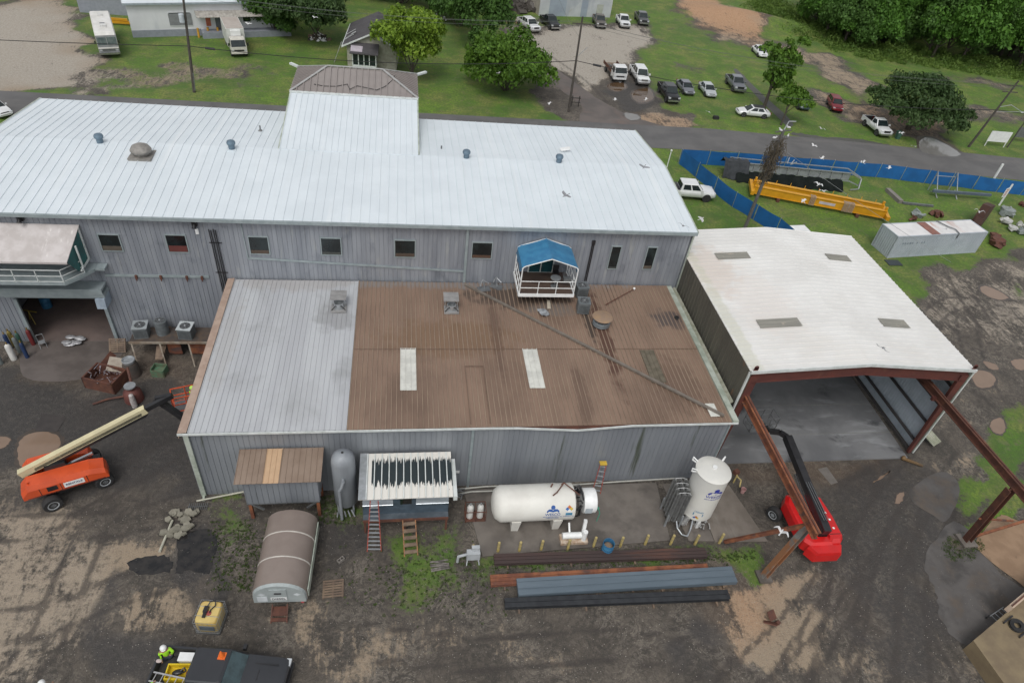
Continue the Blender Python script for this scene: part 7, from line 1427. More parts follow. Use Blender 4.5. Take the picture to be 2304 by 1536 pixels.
# other yard scraps inside the fence
def rod(nm,label,cat,a,b_,r,mat,z=.15,group=None):
    a=at(*a);b_=at(*b_); t=thing(nm,label,cat,(a.x,a.y,z),0,group); m_=MB(); m_.bar((0,0,0),(b_.x-a.x,b_.y-a.y,0),r*2); m_.build('length',mat,t)
rod('timber_length','weathered thick timber lying on the grass right of the yellow crane','timber',(1995,430),(2025,458),.28,M('grey_timber',(.22,.20,.18)))
rod('steel_tube','long grey tube lying on the grass behind the container','tube',(2030,459),(2098,466),.12,steelg)
a=at(2093,441); b2=at(2222,450); t=thing('steel_trestle','blue-grey beam on trestle legs standing against the blue fence','trestle',(a.x,a.y,0),math.atan2(b2.y-a.y,b2.x-a.x)); L_=(b2-a).length; bg_=M('slate_steel',(.10,.13,.17),(.08,.1,.13),.5)
b=MB(); b.bar((0,0,.7),(L_,0,.7),.3,.3); b.build('beam',bg_,t)
for x in (.6,L_*.42): b=MB(); b.bar((x,1.6,0),(x,1.6,2.6),.1); b.bar((x,1.6,2.5),(x,.1,.7),.08); b.bar((x,-.5,0),(x,.6,.7),.1); b.bar((x,1.2,0),(x,.2,.7),.1); b.build('leg_frame',galv,t)
b=MB(); b.bar((.6,1.6,2.0),(L_*.42,1.6,2.0),.07); b.build('tie',galv,t)
p=at(2200,500); t=thing('rusty_box','large tilted rusty steel box between the container and the fence','scrap box',(p.x,p.y,0),R(35)); b=MB(); b.obox((0,0,1.0),(2.6,.9,2.6),(0,R(12),0)); b.build('box',M('box_rust',(.075,.035,.025),(.055,.028,.022),.8,0,1),t); b=MB(); b.obox((-1.9,-.3,.6),(1.4,.8,1.3),(0,R(20),0)); b.build('box_end',M('box_rust',(.07,.03,.02)),t)
random.seed(17)
for i,(px,py,l,mt,s) in enumerate(((2262,498,'white cast ring block on the grass right of the rusty box','w',1.0),(2275,513,'pale bagged lump beside the white ring block','w',.9),(2298,520,'grey box shaped part at the right picture edge','g',1.0),(2300,505,'turquoise white crate at the right picture edge','w',.8),(2262,478,'grey frame lying behind the white ring block','g',1.4),(2240,545,'coil of rusty chain beside the container end','r',1.3),(2235,530,'small rusty coil behind the container end','r',.9),(2300,457,'rusty white heap at the right edge below the fence','r',.8),(2068,482,'pale bent sheet standing behind the container','g',1.1),(2108,480,'second bent rusty sheet standing behind the container','r',1.1),(2052,490,'dark scrap bundle behind the left end of the container','r',.8))):
    p=at(px,py+6); t=thing('scrap_part',l,'scrap',(p.x,p.y,0),i*.7); mt={'w':M('cast_white',(.50,.50,.48),(.38,.38,.36),.6,0,4),'g':M('cast_grey',(.25,.28,.27),(.18,.2,.19),.6,0,3),'r':rust}[mt]
    b=MB()
    for k in range(6): b.obox((random.uniform(-.6,.6)*s,random.uniform(-.4,.4)*s,random.uniform(.15,.5)*s),(random.uniform(.3,.9)*s,random.uniform(.2,.5)*s,random.uniform(.1,.5)*s),(random.uniform(-.6,.6),random.uniform(-.6,.6),random.uniform(0,3)))
    if 'ring' in l or 'coil' in l: b.lathe([(.3*s,.3),(.55*s,.32),(.55*s,.6*s),(.3*s,.6*s)],n=16)
    b.build('part',mt,t)
p=at(1998,600); t=thing('ground_plate','dark flat lid on the grass at the container corner','lid',(*at(2010,592)[:2],.03)); b=MB(); b.box(-.8,.8,-.5,.5,0,.06); b.build('plate',M('lid_dark',(.04,.05,.055)),t)
p=at(1795,512); t=thing('white_board_stack','white sheets lying on the grass just behind the white shed roof','sheets',(*at(1795,520)[:2],.0),.1); b=MB(); b.box(-1.2,1.2,-.8,.8,0,.25); b.build('sheet',whitep,t)
# signs and small things near the road
p=at(2235,440); t=thing('for_sale_sign','white sign board with red lettering on a white post by the fence','sign',(*at(2248,462)[:2],0),R(25))
b=MB(); b.box(-.08,.08,-.08,.08,0,2.9); b.build('post',whitep,t); b=MB(); b.box(-1.0,-.09,-.05,.0,1.3,2.5); b.build('board',whitep,t); 
for k,(w_,z) in enumerate(((.6,2.3),(.7,2.05),(.5,1.8),(.6,1.55))): b=MB(); b.box(-.55-w_/2,-.55+w_/2,-.06,-.051,z-.05,z+.05); b.build('red_line',M('sign_red',(.45,.06,.06)),t)
p=at(2222,415); t=thing('white_marker_post','white marker post rising behind the blue fence','post',(*at(2225,420)[:2],0)); b=MB(); b.box(-.12,.12,-.08,.08,0,3.2); b.build('post',whitep,t)
for px,py,l,mt,w_ in ((2236,330,'blank white board sign on two posts right of the leaning pole',whitep,3.3),(2292,320,'grey board sign at the right picture edge',steelg,2.6)):
    p=at(px,py); t=thing('board_sign',l,'sign',(p.x,p.y,0),R(-3)); b=MB(); b.box(-w_/2,w_/2,-.04,.04,.75,2.3); b.build('board',mt,t)
    for x in (-w_/2+.1,w_/2-.1): b=MB(); b.box(x-.05,x+.05,-.04,.04,0,.75); b.build('leg',mt,t)
p=at(1610,268); t=thing('black_box','small black box on the grass by the road ditch','box',(p.x,p.y,0)); b=MB(); b.box(-.4,.4,-.25,.25,0,.4); b.box(-.3,.3,-.2,.2,.4,.45); b.build('box',dark,t)
p=at(2018,312); t=thing('roadside_bin','dark wheeled bin standing under the edge of the big oak','bin',(p.x,p.y,0)); b=MB(); b.loft([[(-.25,-.25,0),(.25,-.25,0),(.25,.25,0),(-.25,.25,0)],[(-.32,-.32,1),(.32,-.32,1),(.32,.32,1),(-.32,.32,1)]],True,False); b.build('bin',ggn,t); b=MB(); b.box(-.35,.35,-.37,.35,1.0,1.08); b.build('lid',ggn,t)
p=at(1293,240); t=thing('meter_frame','small dark timber frame fixed beside the utility pole','frame',(p.x,p.y,0)); b=MB(); b.bar((-.5,0,0),(-.5,0,1.5),.12); b.bar((.5,0,0),(.5,0,1.5),.12); b.bar((-.7,0,.6),(.7,0,.6),.1); b.bar((-.7,0,1.2),(.7,0,1.2),.1); b.build('frame',M('dark_wood',(.05,.045,.04)),t)
# ---------- far buildings ----------
# pale metal warehouse at the top
a=at(1212,36); b2=at(1372,40); t=thing('pale_warehouse','pale patchwork metal warehouse behind the row of pickups','building',(a.x,a.y,0),math.atan2(b2.y-a.y,b2.x-a.x)); WL=(b2-a).length
pw1=M('ware_white',(.52,.54,.55),(.44,.46,.48),.6,.1,.5,dirt=((.30,.33,.38),.3,(1,1,.4),.52,.62,.5),dirt2=((.36,.30,.18),.5,(1,1,1),.62,.75,.5)); pw2=M('ware_blue',(.33,.38,.44),(.28,.32,.38),.6,.1,.5)
xs_=[0,WL*.13,WL*.36,WL*.57,WL*.66,WL]
for i,(x0,x1) in enumerate(zip(xs_,xs_[1:])):
    mb=MB(); wallY(mb,x0,x1,0,0,5.2,pitch=.8,rh=.02); mb.build('wall_panel',(pw1,pw2,pw1,pw2,pw1)[i],t)
mb=MB(); wallX(mb,.1,18,0,0,5.2,-1,.9); mb.build('side_wall',M('ware_cream',(.45,.42,.36),(.35,.32,.28),.6),t); mb=MB(); wallX(mb,.1,18,WL,0,5.2,1,.9); mb.build('side_wall',pw1,t)
mb=MB(); ribplane(mb,(-.3,-.3,5.25),(WL+.3,-.3,5.25),(WL+.3,9,6.6),(-.3,9,6.6),.8); ribplane(mb,(-.3,18,5.25),(WL+.3,18,5.25),(WL+.3,9,6.6),(-.3,9,6.6),.8); mb.build('roof',white_roof,t)
mb=MB(); mb.box(WL*.79,WL*.79+1.3,-.08,-.03,.1,2.3); mb.build('door',M('door_pale',(.42,.44,.38)),t)
# white building top left with grey skirt, porch and bollards
a=at(300,85); b2=at(590,76); t=thing('white_building','long white building with grey painted base, porch and shallow roof','building',(a.x,a.y,0),math.atan2(b2.y-a.y,b2.x-a.x)); WL=(b2-a).length+4
ww=M('white_block',(.66,.67,.69),(.60,.61,.63),.6,0,.5,dirt=((.45,.47,.52),.5,(1,1,.4),.6,.75,.4)); gs=M('grey_skirt',(.27,.29,.33),(.23,.25,.28),.6)
mb=MB(); mb.box(0,WL,0,14,.0,4.5); mb.build('wall',ww,t)
mb=MB(); mb.box(-.02,WL*.42,-.05,-.002,0,.95); mb.box(WL*.42,WL+.02,-1.6,-.002,0,.85); mb.build('skirt',gs,t)
mb=MB(); ribplane(mb,(-.4,-.4,4.5),(WL+.4,-.4,4.5),(WL+.4,7,5.8),(-.4,7,5.8),.8); ribplane(mb,(-.4,14.4,4.5),(WL+.4,14.4,4.5),(WL+.4,7,5.8),(-.4,7,5.8),.8); mb.build('roof',white_roof,t)
mb=MB(); mb.bar((-.4,-.45,4.5),(WL+.4,-.45,4.5),.12,.25); mb.build('eave_trim',M('eave_grey',(.32,.37,.40)),t)
mb=MB(); ribplane(mb,(WL*.40,-1.9,3.0),(WL*.86,-1.9,3.0),(WL*.86,-.05,3.4),(WL*.40,-.05,3.4),.45,.08,.06); mb.build('porch_roof',M('porch_roof',(.42,.40,.36),(.3,.28,.25),.6,0,2),t)
winY(t,WL*.24,WL*.37,1.5,3.2,-.02,fm=ww); mb=MB(); mb.box(WL*.235,WL*.375,-.09,-.06,1.5,3.1); mb.build('shutter',M('shutter_grey',(.22,.23,.24)),t)
mb=MB(); mb.box(WL*.52,WL*.575,-.08,-.03,.85,3.0); mb.build('door',M('door_grey',(.14,.16,.17)),t); mb=MB(); mb.box(WL*.46,WL*.49,-.08,-.03,1.3,2.9); mb.build('orange_panel',M('orange_panel',(.45,.13,.07)),t)
winY(t,WL*.70,WL*.75,1.8,2.7,-.02,fm=ww)
for px,py,l in ((449,84,'orange-yellow bollard left of a pair in front of the white porch'),(471,82,'orange-yellow bollard in the middle before the white porch'),(493,82,'orange-yellow bollard nearest the box truck')):
    p=at(px,py); q=thing('porch_bollard',l,'bollard',(p.x,p.y-.2,0),0,'orange bollards before the porch'); b=MB(); b.cyl((0,0,0),(0,0,1.3),.16,.16,10); b.build('post',M('bollard_orange',(.6,.32,.04)),q)
a=at(180,28); b2=at(285,32); t=thing('grey_annex','low grey flat-roofed annex behind the motorhome','building',(a.x,a.y,0),0); mb=MB(); mb.box(0,12,0,10,0,2.8); mb.build('wall',gs,t); mb=MB(); mb.box(-.3,12,-.3,10.3,2.8,2.95); mb.build('roof',M('annex_roof',(.33,.34,.36),(.27,.28,.3)),t)
p=at(268,56); t=thing('yellow_barrier','yellow steel barrier between the motorhome and the white building','barrier',(p.x,p.y,0)); b=MB(); b.box(-1.7,1.6,-.2,.2,.2,.55); b.box(-1.2,1.3,-.15,.15,.6,.9); b.build('barrier',yo,t)
# old house
a=at(784,160,0); t=thing('old_house','old cottage with patched dark shingle roof and peeling cream walls','house',(a.x,a.y,0),R(-3))
shg=M('dark_shingle',(.075,.07,.075),(.055,.052,.055),.9,0,1,bump=.3,dirt=((.12,.115,.12),1,(1,1,1),.55,.75,.5)); cw=M('peeling_cream',(.40,.40,.33),(.28,.27,.22),.7,0,2,bump=.2)
HW,HD=6.6,12
mb=MB(); mb.box(-.3,HW,1.8,HD,0,3.0); mb.build('wall',cw,t)
mb=MB(); g=lambda z0,z1,y:[(-.3,y,z0),(HW,y,z0),(HW/2,y,z1)]
mb.add([(-.3,1.8,3),(HW,1.8,3),(HW/2,1.8,4.7),(-.3,HD,3),(HW,HD,3),(HW/2,HD,4.7)],[(0,1,2),(3,5,4)]); mb.build('gable',cw,t)
mb=MB(); mb.hexa([(-.9,1.4,2.75),(HW/2,1.4,4.75),(HW/2,HD+.4,4.75),(-.9,HD+.4,2.75),(-.9,1.4,2.87),(HW/2,1.4,4.88),(HW/2,HD+.4,4.88),(-.9,HD+.4,2.87)]); mb.hexa([(HW/2,1.4,4.75),(HW+.6,1.4,2.75),(HW+.6,HD+.4,2.75),(HW/2,HD+.4,4.75),(HW/2,1.4,4.88),(HW+.6,1.4,2.87),(HW+.6,HD+.4,2.87),(HW/2,HD+.4,4.88)]); mb.build('roof',shg,t)
mb=MB(); mb.bar((-.9,1.36,2.85),(HW/2,1.36,4.85),.08,.2); mb.bar((HW/2,1.36,4.85),(HW+.6,1.36,2.85),.08,.2); mb.box(-1.0,-.9,1.4,HD,2.68,2.86); mb.build('white_trim',trimw,t)
mb=MB(); random.seed(31)
for q in ((-.8,4.5,2.98),(-.2,4.6,3.35),(.4,4.7,3.8)): mb.obox(q,(.7,.35,.02),(0,R(-32),random.uniform(-.3,.3)))
mb.obox((-.2,6.3,3.4),(1.7,.07,.03),(0,R(-32),0)); mb.obox((-.2,4.0,3.38),(1.7,.07,.03),(0,R(-32),0)); mb.build('roof_patch',trimw,t)
mb=MB(); mb.box(.6,3.9,0,1.79,0,.9); mb.build('porch_base',trimw,t); 
for x in (.65,1.45,2.2,2.95,3.85): mb=MB(); mb.box(x-.06,x+.06,0,.1,.9,2.5); mb.build('porch_post',trimw,t)
mb=MB(); mb.box(.7,3.8,.12,.16,.95,2.45); mb.build('porch_screen',glass,t); mb=MB(); mb.hexa([(.3,-.4,2.5),(4.2,-.4,2.5),(4.2,1.8,3.3),(.3,1.8,3.3),(.3,-.4,2.62),(4.2,-.4,2.62),(4.2,1.8,3.42),(.3,1.8,3.42)]); mb.build('porch_roof',shg,t)
mb=MB(); mb.obox((1.2,.5,2.97),(1.6,1.2,.03),(R(20),0,0)); mb.build('porch_roof_patch',M('pink_patch',(.42,.38,.42)),t)
t2=thing('leaning_ladder','metal ladder leaning on the left eave of the old house','ladder',(a.x-2.2,a.y+3.2,0)); b=MB()
for y in (-.22,.22): b.bar((0,y,0),(1.2,y,2.9),.05)
for k in range(8): b.bar((.14*k+.1,-.22,.35*k+.25),(.14*k+.1,.22,.35*k+.25),.03)
b.build('ladder',al,t2)
# debris heaps
def heap(nm,label,cat,px,py,sx,sy,n,mats,s=(.2,.6),hz=.6,seed=1):
    random.seed(seed); p=at(px,py); t=thing(nm,label,cat,(p.x,p.y,0)); 
    for mi,mt in enumerate(mats):
        b=MB()
        for i in range(n):
            x,y=random.gauss(0,.45)*sx,random.gauss(0,.45)*sy; z=max(.05,hz*(1-(x/sx)**2-(y/sy)**2)*random.uniform(.3,1)); q=[random.uniform(*s) for _ in range(3)]
            b.obox((x,y,z),(q[0],q[1]*.6,q[2]*.4),(random.uniform(-1,1),random.uniform(-1,1),random.uniform(0,3)))
        b.build('debris',mt,t)
brk=M('brick_debris',(.36,.25,.17),(.28,.15,.10),.9,0,2); timb=M('dark_timber',(.045,.04,.035),(.07,.06,.05),.9)
heap('brick_pile','pile of tan brick rubble left of the white older pickup','rubble',1150,47,3.6,1.8,150,[brk,M('tan_debris',(.42,.33,.24))],(.18,.45),.5,1)
heap('timber_pile','dark heap of tangled timbers behind the brick pile','timber',1160,20,6,2.4,46,[timb,M('timber2',(.09,.08,.07))],(.3,2.6),1.2,2)
heap('furniture_heap','heap of broken furniture under the tree left of the old house','debris',717,88,1.6,1,26,[wood,whitep,timb],(.2,.9),.8,3)
heap('white_debris','heap of white and grey junk between the trees right of the old house','debris',968,42,2.4,2.6,40,[whitep,steelg],(.2,.8),.6,4)
# ---------- utility poles and wires ----------
polem=M('pole_wood',(.085,.075,.065),(.06,.053,.047),.9,0,3)
def upole(label,base,top,r=.17,arms=1,extra=None,lean=True,cross=1.2,mat=polem):
    p=at(*base); z=hgt(*top,p); rr=ray(*top); 
    k=(z-CH)/rr.z; tp=Vector((rr.x*k,rr.y*k,z)) if lean else Vector((p.x,p.y,z)); 
    t=thing('utility_pole',label,'utility pole',(p.x,p.y,0),0,'utility poles'); v=tp-p
    b=MB(); b.cyl((0,0,0),v,r,r*.65,12); b.build('pole',mat,t)
    for k in range(arms): c=v*(.93-.09*k); b=MB(); b.bar(c-Vector((cross,0,0)),c+Vector((cross,0,0)),.1,.12); b.build('crossarm',polem,t); 
    return t,p,v
t,p1,v1_=upole('utility pole with white transformer standing left, above the white roof',(437,208),(409,-30),.18,1); b=MB(); c=v1_*.72; b.cyl(c+Vector((-.35,-.3,-.4)),c+Vector((-.35,-.3,.5)),.28,.28,14); b.build('transformer',M('transformer',(.55,.60,.64)),t)
b=MB(); b.cyl(v1_*.02+Vector((.15,-.1,0)),v1_*.2+Vector((.15,-.1,0)),.07,.07,8); b.build('riser',steelg,t)
t,p2,v2_=upole('tall utility pole standing at the mouth of the side road',(1279,252),(1311,38),.17,1); b=MB(); b.bar(v2_*.6,v2_*.68+Vector((1.3,.3,.2)),.05); b.build('bracket_arm',galv,t)
t,p3,v3_=upole('leaning utility pole with a lamp arm at the right, beside the blank white sign',(2179,331),(2292,182),.17,2); b=MB(); b.tube([v3_*.62,v3_*.66+Vector((1.3,-.4,.15)),v3_*.62+Vector((3.0,-1,-.1))],.04); b.tube([v3_*.55,v3_*.62+Vector((3.0,-1,-.1))],.03); b.build('lamp_arm',galv,t); b=MB(); b.sph(v3_*.62+Vector((3.2,-1.05,-.15)),(.35,.14,.1),10,6); b.build('lamp_head',galv,t)
upole('thin utility pole cut by the right picture edge behind the grey sign',(2266,332),(2330,240),.1,0)
# vine covered pole near the fence
p=at(1684,520); tpz=13.0; rr=ray(1764,292); k=(tpz-CH)/rr.z; tp=Vector((rr.x*k,rr.y*k,tpz)); base=at(1676,530); base=Vector((tp.x-.3,tp.y-.2,0))
t=thing('utility_pole','grey pole wrapped in dead brown vines with birds on its top, behind the open shed','utility pole',tuple(base),0,'utility poles'); v=tp-base; b=MB(); b.cyl((0,0,0),v,.19,.13,12); b.build('pole',M('pole_grey',(.13,.125,.12)),t)
for k in (.93,.99): b=MB(); c=v*k; b.bar(c-Vector((.9,.3,0)),c+Vector((.9,.3,0)),.08,.1); b.build('crossarm',M('pole_grey',(.14,.13,.12)),t)
b=MB(); b.tube([v*.99,v*1.03+Vector((.3,.2,.3)),v*1.05+Vector((.9,.1,.1))],.05); b.build('insulator_frame',galv,t)
random.seed(19); b=MB()
for i in range(900):
    f=random.triangular(.58,.97,.84); w_=.95*(1-abs(f-.82)*2.6); a=random.uniform(0,6.28); r=random.uniform(.1,max(.25,w_))*1.0; c=v*f+Vector((r*math.cos(a),r*math.sin(a),0)); d=Vector((random.uniform(-.3,.3),random.uniform(-.3,.3),random.uniform(-.7,.1)))
    b.cyl(c,c+d,.028,.014,3,False,False)
b.build('dead_vine',M('vine_brown',(.12,.095,.065),(.085,.07,.05),.9),t)
pV=tp
def wire(label,A,B,sag,r=.018,mat=dark,split=None):
    A,B=Vector(A),Vector(B); t=thing('power_line',label,'wire',tuple(A),0,'overhead wires'); b=MB(); n=26
    P_=[ (B-A)*i/n-Vector((0,0,sag*4*(i/n)*(1-i/n))) for i in range(n+1)]; b.tube(P_,r,4); b.build('cable',mat,t)
    if split is not None: c=P_[split]; d=(P_[split+1]-c).normalized(); b=MB(); b.cyl(c,c+d*1.1,.14,.14,8); b.build('splice_case',blackp,t)
wl=p1+Vector((-55,0.5,4.6)); m1=p1+v1_*.46; m2=p2+v2_*.56; m3=p3+v3_*.58
wire('thick cable running off left from the pole with the transformer',wl,m1,.5,.045); wire('thick cable hung between the transformer pole and the side road pole',m1,m2,1.1,.045,split=1); wire('thick cable hung from the side road pole to the leaning right pole',m2,m3,1.6,.045,split=1); wire('thick cable going off right from the leaning pole',m3,m3+Vector((30,-3,0)),.3,.045)
thin=M('thin_wire',(.12,.13,.12),(.1,.11,.1))
for k,(dz,dy) in enumerate(((.94,-.9),(.955,0),(.94,.9))):
    s_=Vector((0,dy,0)); wire('thin wire over the trees between the two road poles, %s of three'%('nearest','middle','farthest')[k],p1+v1_*dz+s_,p2+v2_*dz+s_,1.0,.016,thin); wire('thin wire from the side road pole toward the leaning pole, %s of three'%('nearest','middle','farthest')[k],p2+v2_*dz+s_,p3+v3_*dz+s_,1.6,.014,thin)
wire('pale guy wire slanting from the vine pole down behind the container',tuple(pV+Vector((0,0,-1.5))),tuple(at(2140,590)),.2,.02,galv)
wire('service wire from the side road pole over the gravel lot to the warehouse',tuple(p2+v2_*.8),tuple(at(1240,30)+Vector((0,0,5))),.8,.016,thin)
# ---------- vegetation ----------
def leafmat(nm,c,c2,c3=None):
    m=bpy.data.materials.new(nm); m.use_nodes=True; t=m.node_tree; N=t.nodes; L=t.links; B=N['Principled BSDF']; B.inputs['Roughness'].default_value=.6; B.inputs['Specular IOR Level'].default_value=.25
    at_=N.new('ShaderNodeAttribute'); at_.attribute_name='tone'; r=N.new('ShaderNodeValToRGB'); e=r.color_ramp.elements; e[0].color=(*c,1); e[1].color=(*c2,1)
    if c3: x=e.new(.88); x.color=(*c2,1); e[2].color=(*c3,1)
    L.new(at_.outputs['Fac'],r.inputs[0]); L.new(r.outputs[0],B.inputs['Base Color'])
    if 'Transmission Weight' in B.inputs: B.inputs['Subsurface Weight'].default_value=0
    tr=N.new('ShaderNodeBsdfTranslucent'); L.new(r.outputs[0],tr.inputs[0]); mx_=N.new('ShaderNodeMixShader'); mx_.inputs[0].default_value=.22; L.new(B.outputs[0],mx_.inputs[1]); L.new(tr.outputs[0],mx_.inputs[2]); L.new(mx_.outputs[0],N['Material Output'].inputs[0]); return m
LM={'dark':leafmat('leaf_dark',(.038,.085,.018),(.088,.18,.036)),'mid':leafmat('leaf_mid',(.045,.105,.014),(.13,.24,.03)),'bright':leafmat('leaf_bright',(.08,.15,.015),(.24,.36,.04),(.32,.42,.07)),'oak':leafmat('leaf_oak',(.028,.060,.018),(.078,.130,.042)),'wood':leafmat('leaf_wood',(.042,.11,.016),(.11,.24,.034)),'weed':leafmat('leaf_weed',(.06,.12,.02),(.15,.225,.045))}
bark=M('bark',(.09,.075,.06),(.06,.05,.04),.95,0,4,bump=.4)
def crownmesh(nm,lobes,n,leaf,seed,mat,flat=.3):
    """leaf clumps: small bent leaf cards spread over noisy lobes"""
    rs=np.random.RandomState(seed); lob=np.array(lobes,float); vol=lob[:,3]*lob[:,4]; pr=vol/vol.sum(); k=rs.choice(len(lob),n,p=pr)
    # clump centres per lobe for light and dark masses
    d=rs.normal(size=(n,3)); d/=np.linalg.norm(d,axis=1)[:,None]; d[:,2]=np.where(d[:,2]<-.35,-d[:,2]*.6,d[:,2])
    nc=22; cl=rs.normal(size=(len(lob),nc,3)); cl/=np.linalg.norm(cl,axis=2)[...,None]
    pull=rs.uniform(0,1,n)<.78; ci=rs.randint(0,nc,n); cc=cl[k,ci]; cc[:,2]=np.abs(cc[:,2])*.9-.15
    dd=np.where(pull[:,None],cc+rs.normal(size=(n,3))*.19,d); 
    rad=np.where(pull,1.0+((ci*37+k*17)%10)/10*.22-.08,rs.uniform(.55,1.0,n)); nrm=np.linalg.norm(dd,axis=1); dd=dd/nrm[:,None]*np.clip(nrm,.7,1.15)[:,None]
    P0=lob[k,:3]+dd*rad[:,None]*np.stack([lob[k,3],lob[k,3],lob[k,4]],1)
    a=rs.normal(size=(n,3)); a[:,2]*=.6; a/=np.linalg.norm(a,axis=1)[:,None]; nn=dd+rs.normal(size=(n,3))*.7; u=np.cross(a,nn); u/=np.linalg.norm(u,axis=1)[:,None]+1e-9; w_=np.cross(nn,u); w_/=np.linalg.norm(w_,axis=1)[:,None]+1e-9
    s=leaf*(rs.uniform(.55,1.15,n)*np.exp(rs.normal(size=n)*.3))[:,None]; V_=np.stack([P0-u*s,P0-w_*s*.55,P0+u*s,P0+w_*s*.55+nn/np.linalg.norm(nn,axis=1)[:,None]*s*.25],1).reshape(-1,3)
    me=bpy.data.meshes.new(nm); me.vertices.add(n*4); me.vertices.foreach_set('co',V_.ravel()); me.loops.add(n*4); me.loops.foreach_set('vertex_index',np.arange(n*4)); me.polygons.add(n); me.polygons.foreach_set('loop_start',np.arange(0,n*4,4)); me.polygons.foreach_set('loop_total',np.full(n,4)); me.update()
    tone=np.clip(((ci*29+k*13)%11)/11*.6+rs.uniform(0,.45,n),0,1); at_=me.attributes.new('tone','FLOAT','FACE'); at_.data.foreach_set('value',tone.astype(np.float32)); me.materials.append(mat); return me
def lobes_for(r,h,z0,n,seed,tight=.5):
    rs=random.Random(seed); L_=[(0,0,z0+(h-z0)*.52,r*.56,(h-z0)*.38)]
    for i in range(n):
        a=i*2.4+rs.uniform(-.5,.5); q=r*rs.uniform(.42,.86); z=z0+(h-z0)*rs.uniform(.28,.85); q*=1-.45*max(0,(z-z0)/(h-z0)-.5)*2; L_.append((q*math.cos(a),q*math.sin(a),z,r*rs.uniform(.2,.38),(h-z0)*rs.uniform(.12,.25)))
    return L_
def trunkmb(lobes,h,r=.22,z0=1):
    b=MB(); top=Vector((0,0,z0+(h-z0)*.45)); b.cyl((0,0,-.1),(0,0,z0),r,r*.8,9,False); b.cyl((0,0,z0),top,r*.8,r*.45,9,False)
    for l in lobes[1:9]: b.cyl((0,0,z0+random.uniform(-.2,.6)),(l[0]*.8,l[1]*.8,l[2]),r*.4,r*.12,6,False)
    return b
def tree(label,base,r,h,kind,seed,n=5000,leaf=.28,z0=None,nl=9,group=None,name='tree',world=None,lobes=None,tr=.22):
    p=world or at(*base); z0=h*.22 if z0 is None else z0; lb=lobes or lobes_for(r,h,z0,nl,seed); t=thing(name,label,'tree',(p.x,p.y,0),0,group); trunkmb(lb,h,tr,z0).build('trunk',bark,t)
    me=crownmesh('crown',lb,n,leaf,seed,LM[kind]); o=bpy.data.objects.new('crown',me); col.objects.link(o); o.parent=t; return t
tree('bright yellow-green tree between the entrance tower and the old house',(928,176),4.9,9.6,'bright',1,13000,.22,.5,15)
tree('wide mid-green tree at the corner of the side road',(1138,203),6.1,8.2,'mid',2,16000,.24,-.8,18,tr=.3)
tree('dark green tree behind the corner tree, beside the brick pile',(1072,112),6.0,10.5,'dark',3,11000,.27,-.5,14)
tree('round dark green tree left of the old house above the furniture heap',(712,92),6.3,8.6,'oak',4,11000,.27,.6,14)
tree('dark shrubby tree touching the white building, behind the box truck',(572,70),3.8,6.0,'dark',5,7000,.24,-.8,11)
tree('dark tree just right of the shrub by the white building',(622,76),4.2,6.5,'dark',6,7000,.26,-.8,11)
for i,(bx,by,r,h,kd,l) in enumerate(((655,35,5.5,9,'dark','dark tree at the top edge above the box truck'),(590,15,6,9,'dark','dark tree at the top edge beyond the white building'),(770,-22,6,9,'mid','green tree at the top edge behind the old house, on its left'),(862,-8,5,7.5,'mid','green tree immediately behind the old house roof'),(905,8,5.5,9,'mid','green tree at the top edge behind the yellow-green tree'),(985,30,5,8.5,'dark','dark tree at the top edge beyond the white junk heap'),(1035,60,5,9,'dark','dark tree left of the brick pile'),(1100,12,5.5,9,'mid','green tree at the top edge behind the timber heap'),(740,-10,6,9,'dark','dark tree beyond the top edge over the round tree'),(1010,-15,6,10,'bright','lighter green tree at the top edge'),(930,-30,6,10,'dark','dark tree beyond the top edge behind the lawn'))):
    tree(l,(bx,by),r,h,kd,20+i,6500,.29,-.6,11,'trees behind the old house')
ol=[(0,0,4.9,4.2,2.4),(-4.6,-.5,3.9,2.9,1.5),(4.4,-1.2,3.4,3.1,1.5),(1,-3.0,3.4,3.4,1.5),(-1.6,2.4,5.4,3.2,1.7),(2.2,2,5.9,2.6,1.5),(-2.9,-3,2.9,2.5,1.2),(5.8,.8,3.4,1.9,1.1),(-6,1.5,4.4,1.6,1.0),(.3,.2,6.8,2.4,1.3),(3.2,-3.5,2.8,2.2,1.1)]
tree('big round spreading oak standing by the dirt drive',(2042,291),7.5,8,'oak',40,17000,.24,1.8,world=None,lobes=ol,tr=.45)
# tall thin tree with bare trunk and its small neighbour
p=at(1717,247); lt=[(0,.2,6.4,1.5,1.9),(.7,.3,4.8,1.7,1.6),(.9,0,8.0,1.2,1.2),(-1.9,.2,8.4,1.4,.9),(2.7,.6,7.0,1.1,1.0),(3.4,1.2,9.6,.9,.6),(1.8,0,3.4,1.6,1.2),(.3,0,9.6,.6,.7),(2.0,.5,5.6,1.2,1.0)]
tree('tall sparse tree with a bare grey trunk on the lawn by the ditch',(1717,247),3,10,'mid',41,4600,.25,3.2,lobes=lt,tr=.26)
tree('small leaning roadside tree in front of the dark green sedan',(1757,282),2.6,4.8,'mid',42,3200,.22,1.6,lobes=[(1.2,.8,3.6,1.7,1.1),(2.6,1.0,3.2,1.4,.9),(0,.8,3.4,1.2,.9),(1.6,1.6,4.2,1.2,.8)],tr=.15)
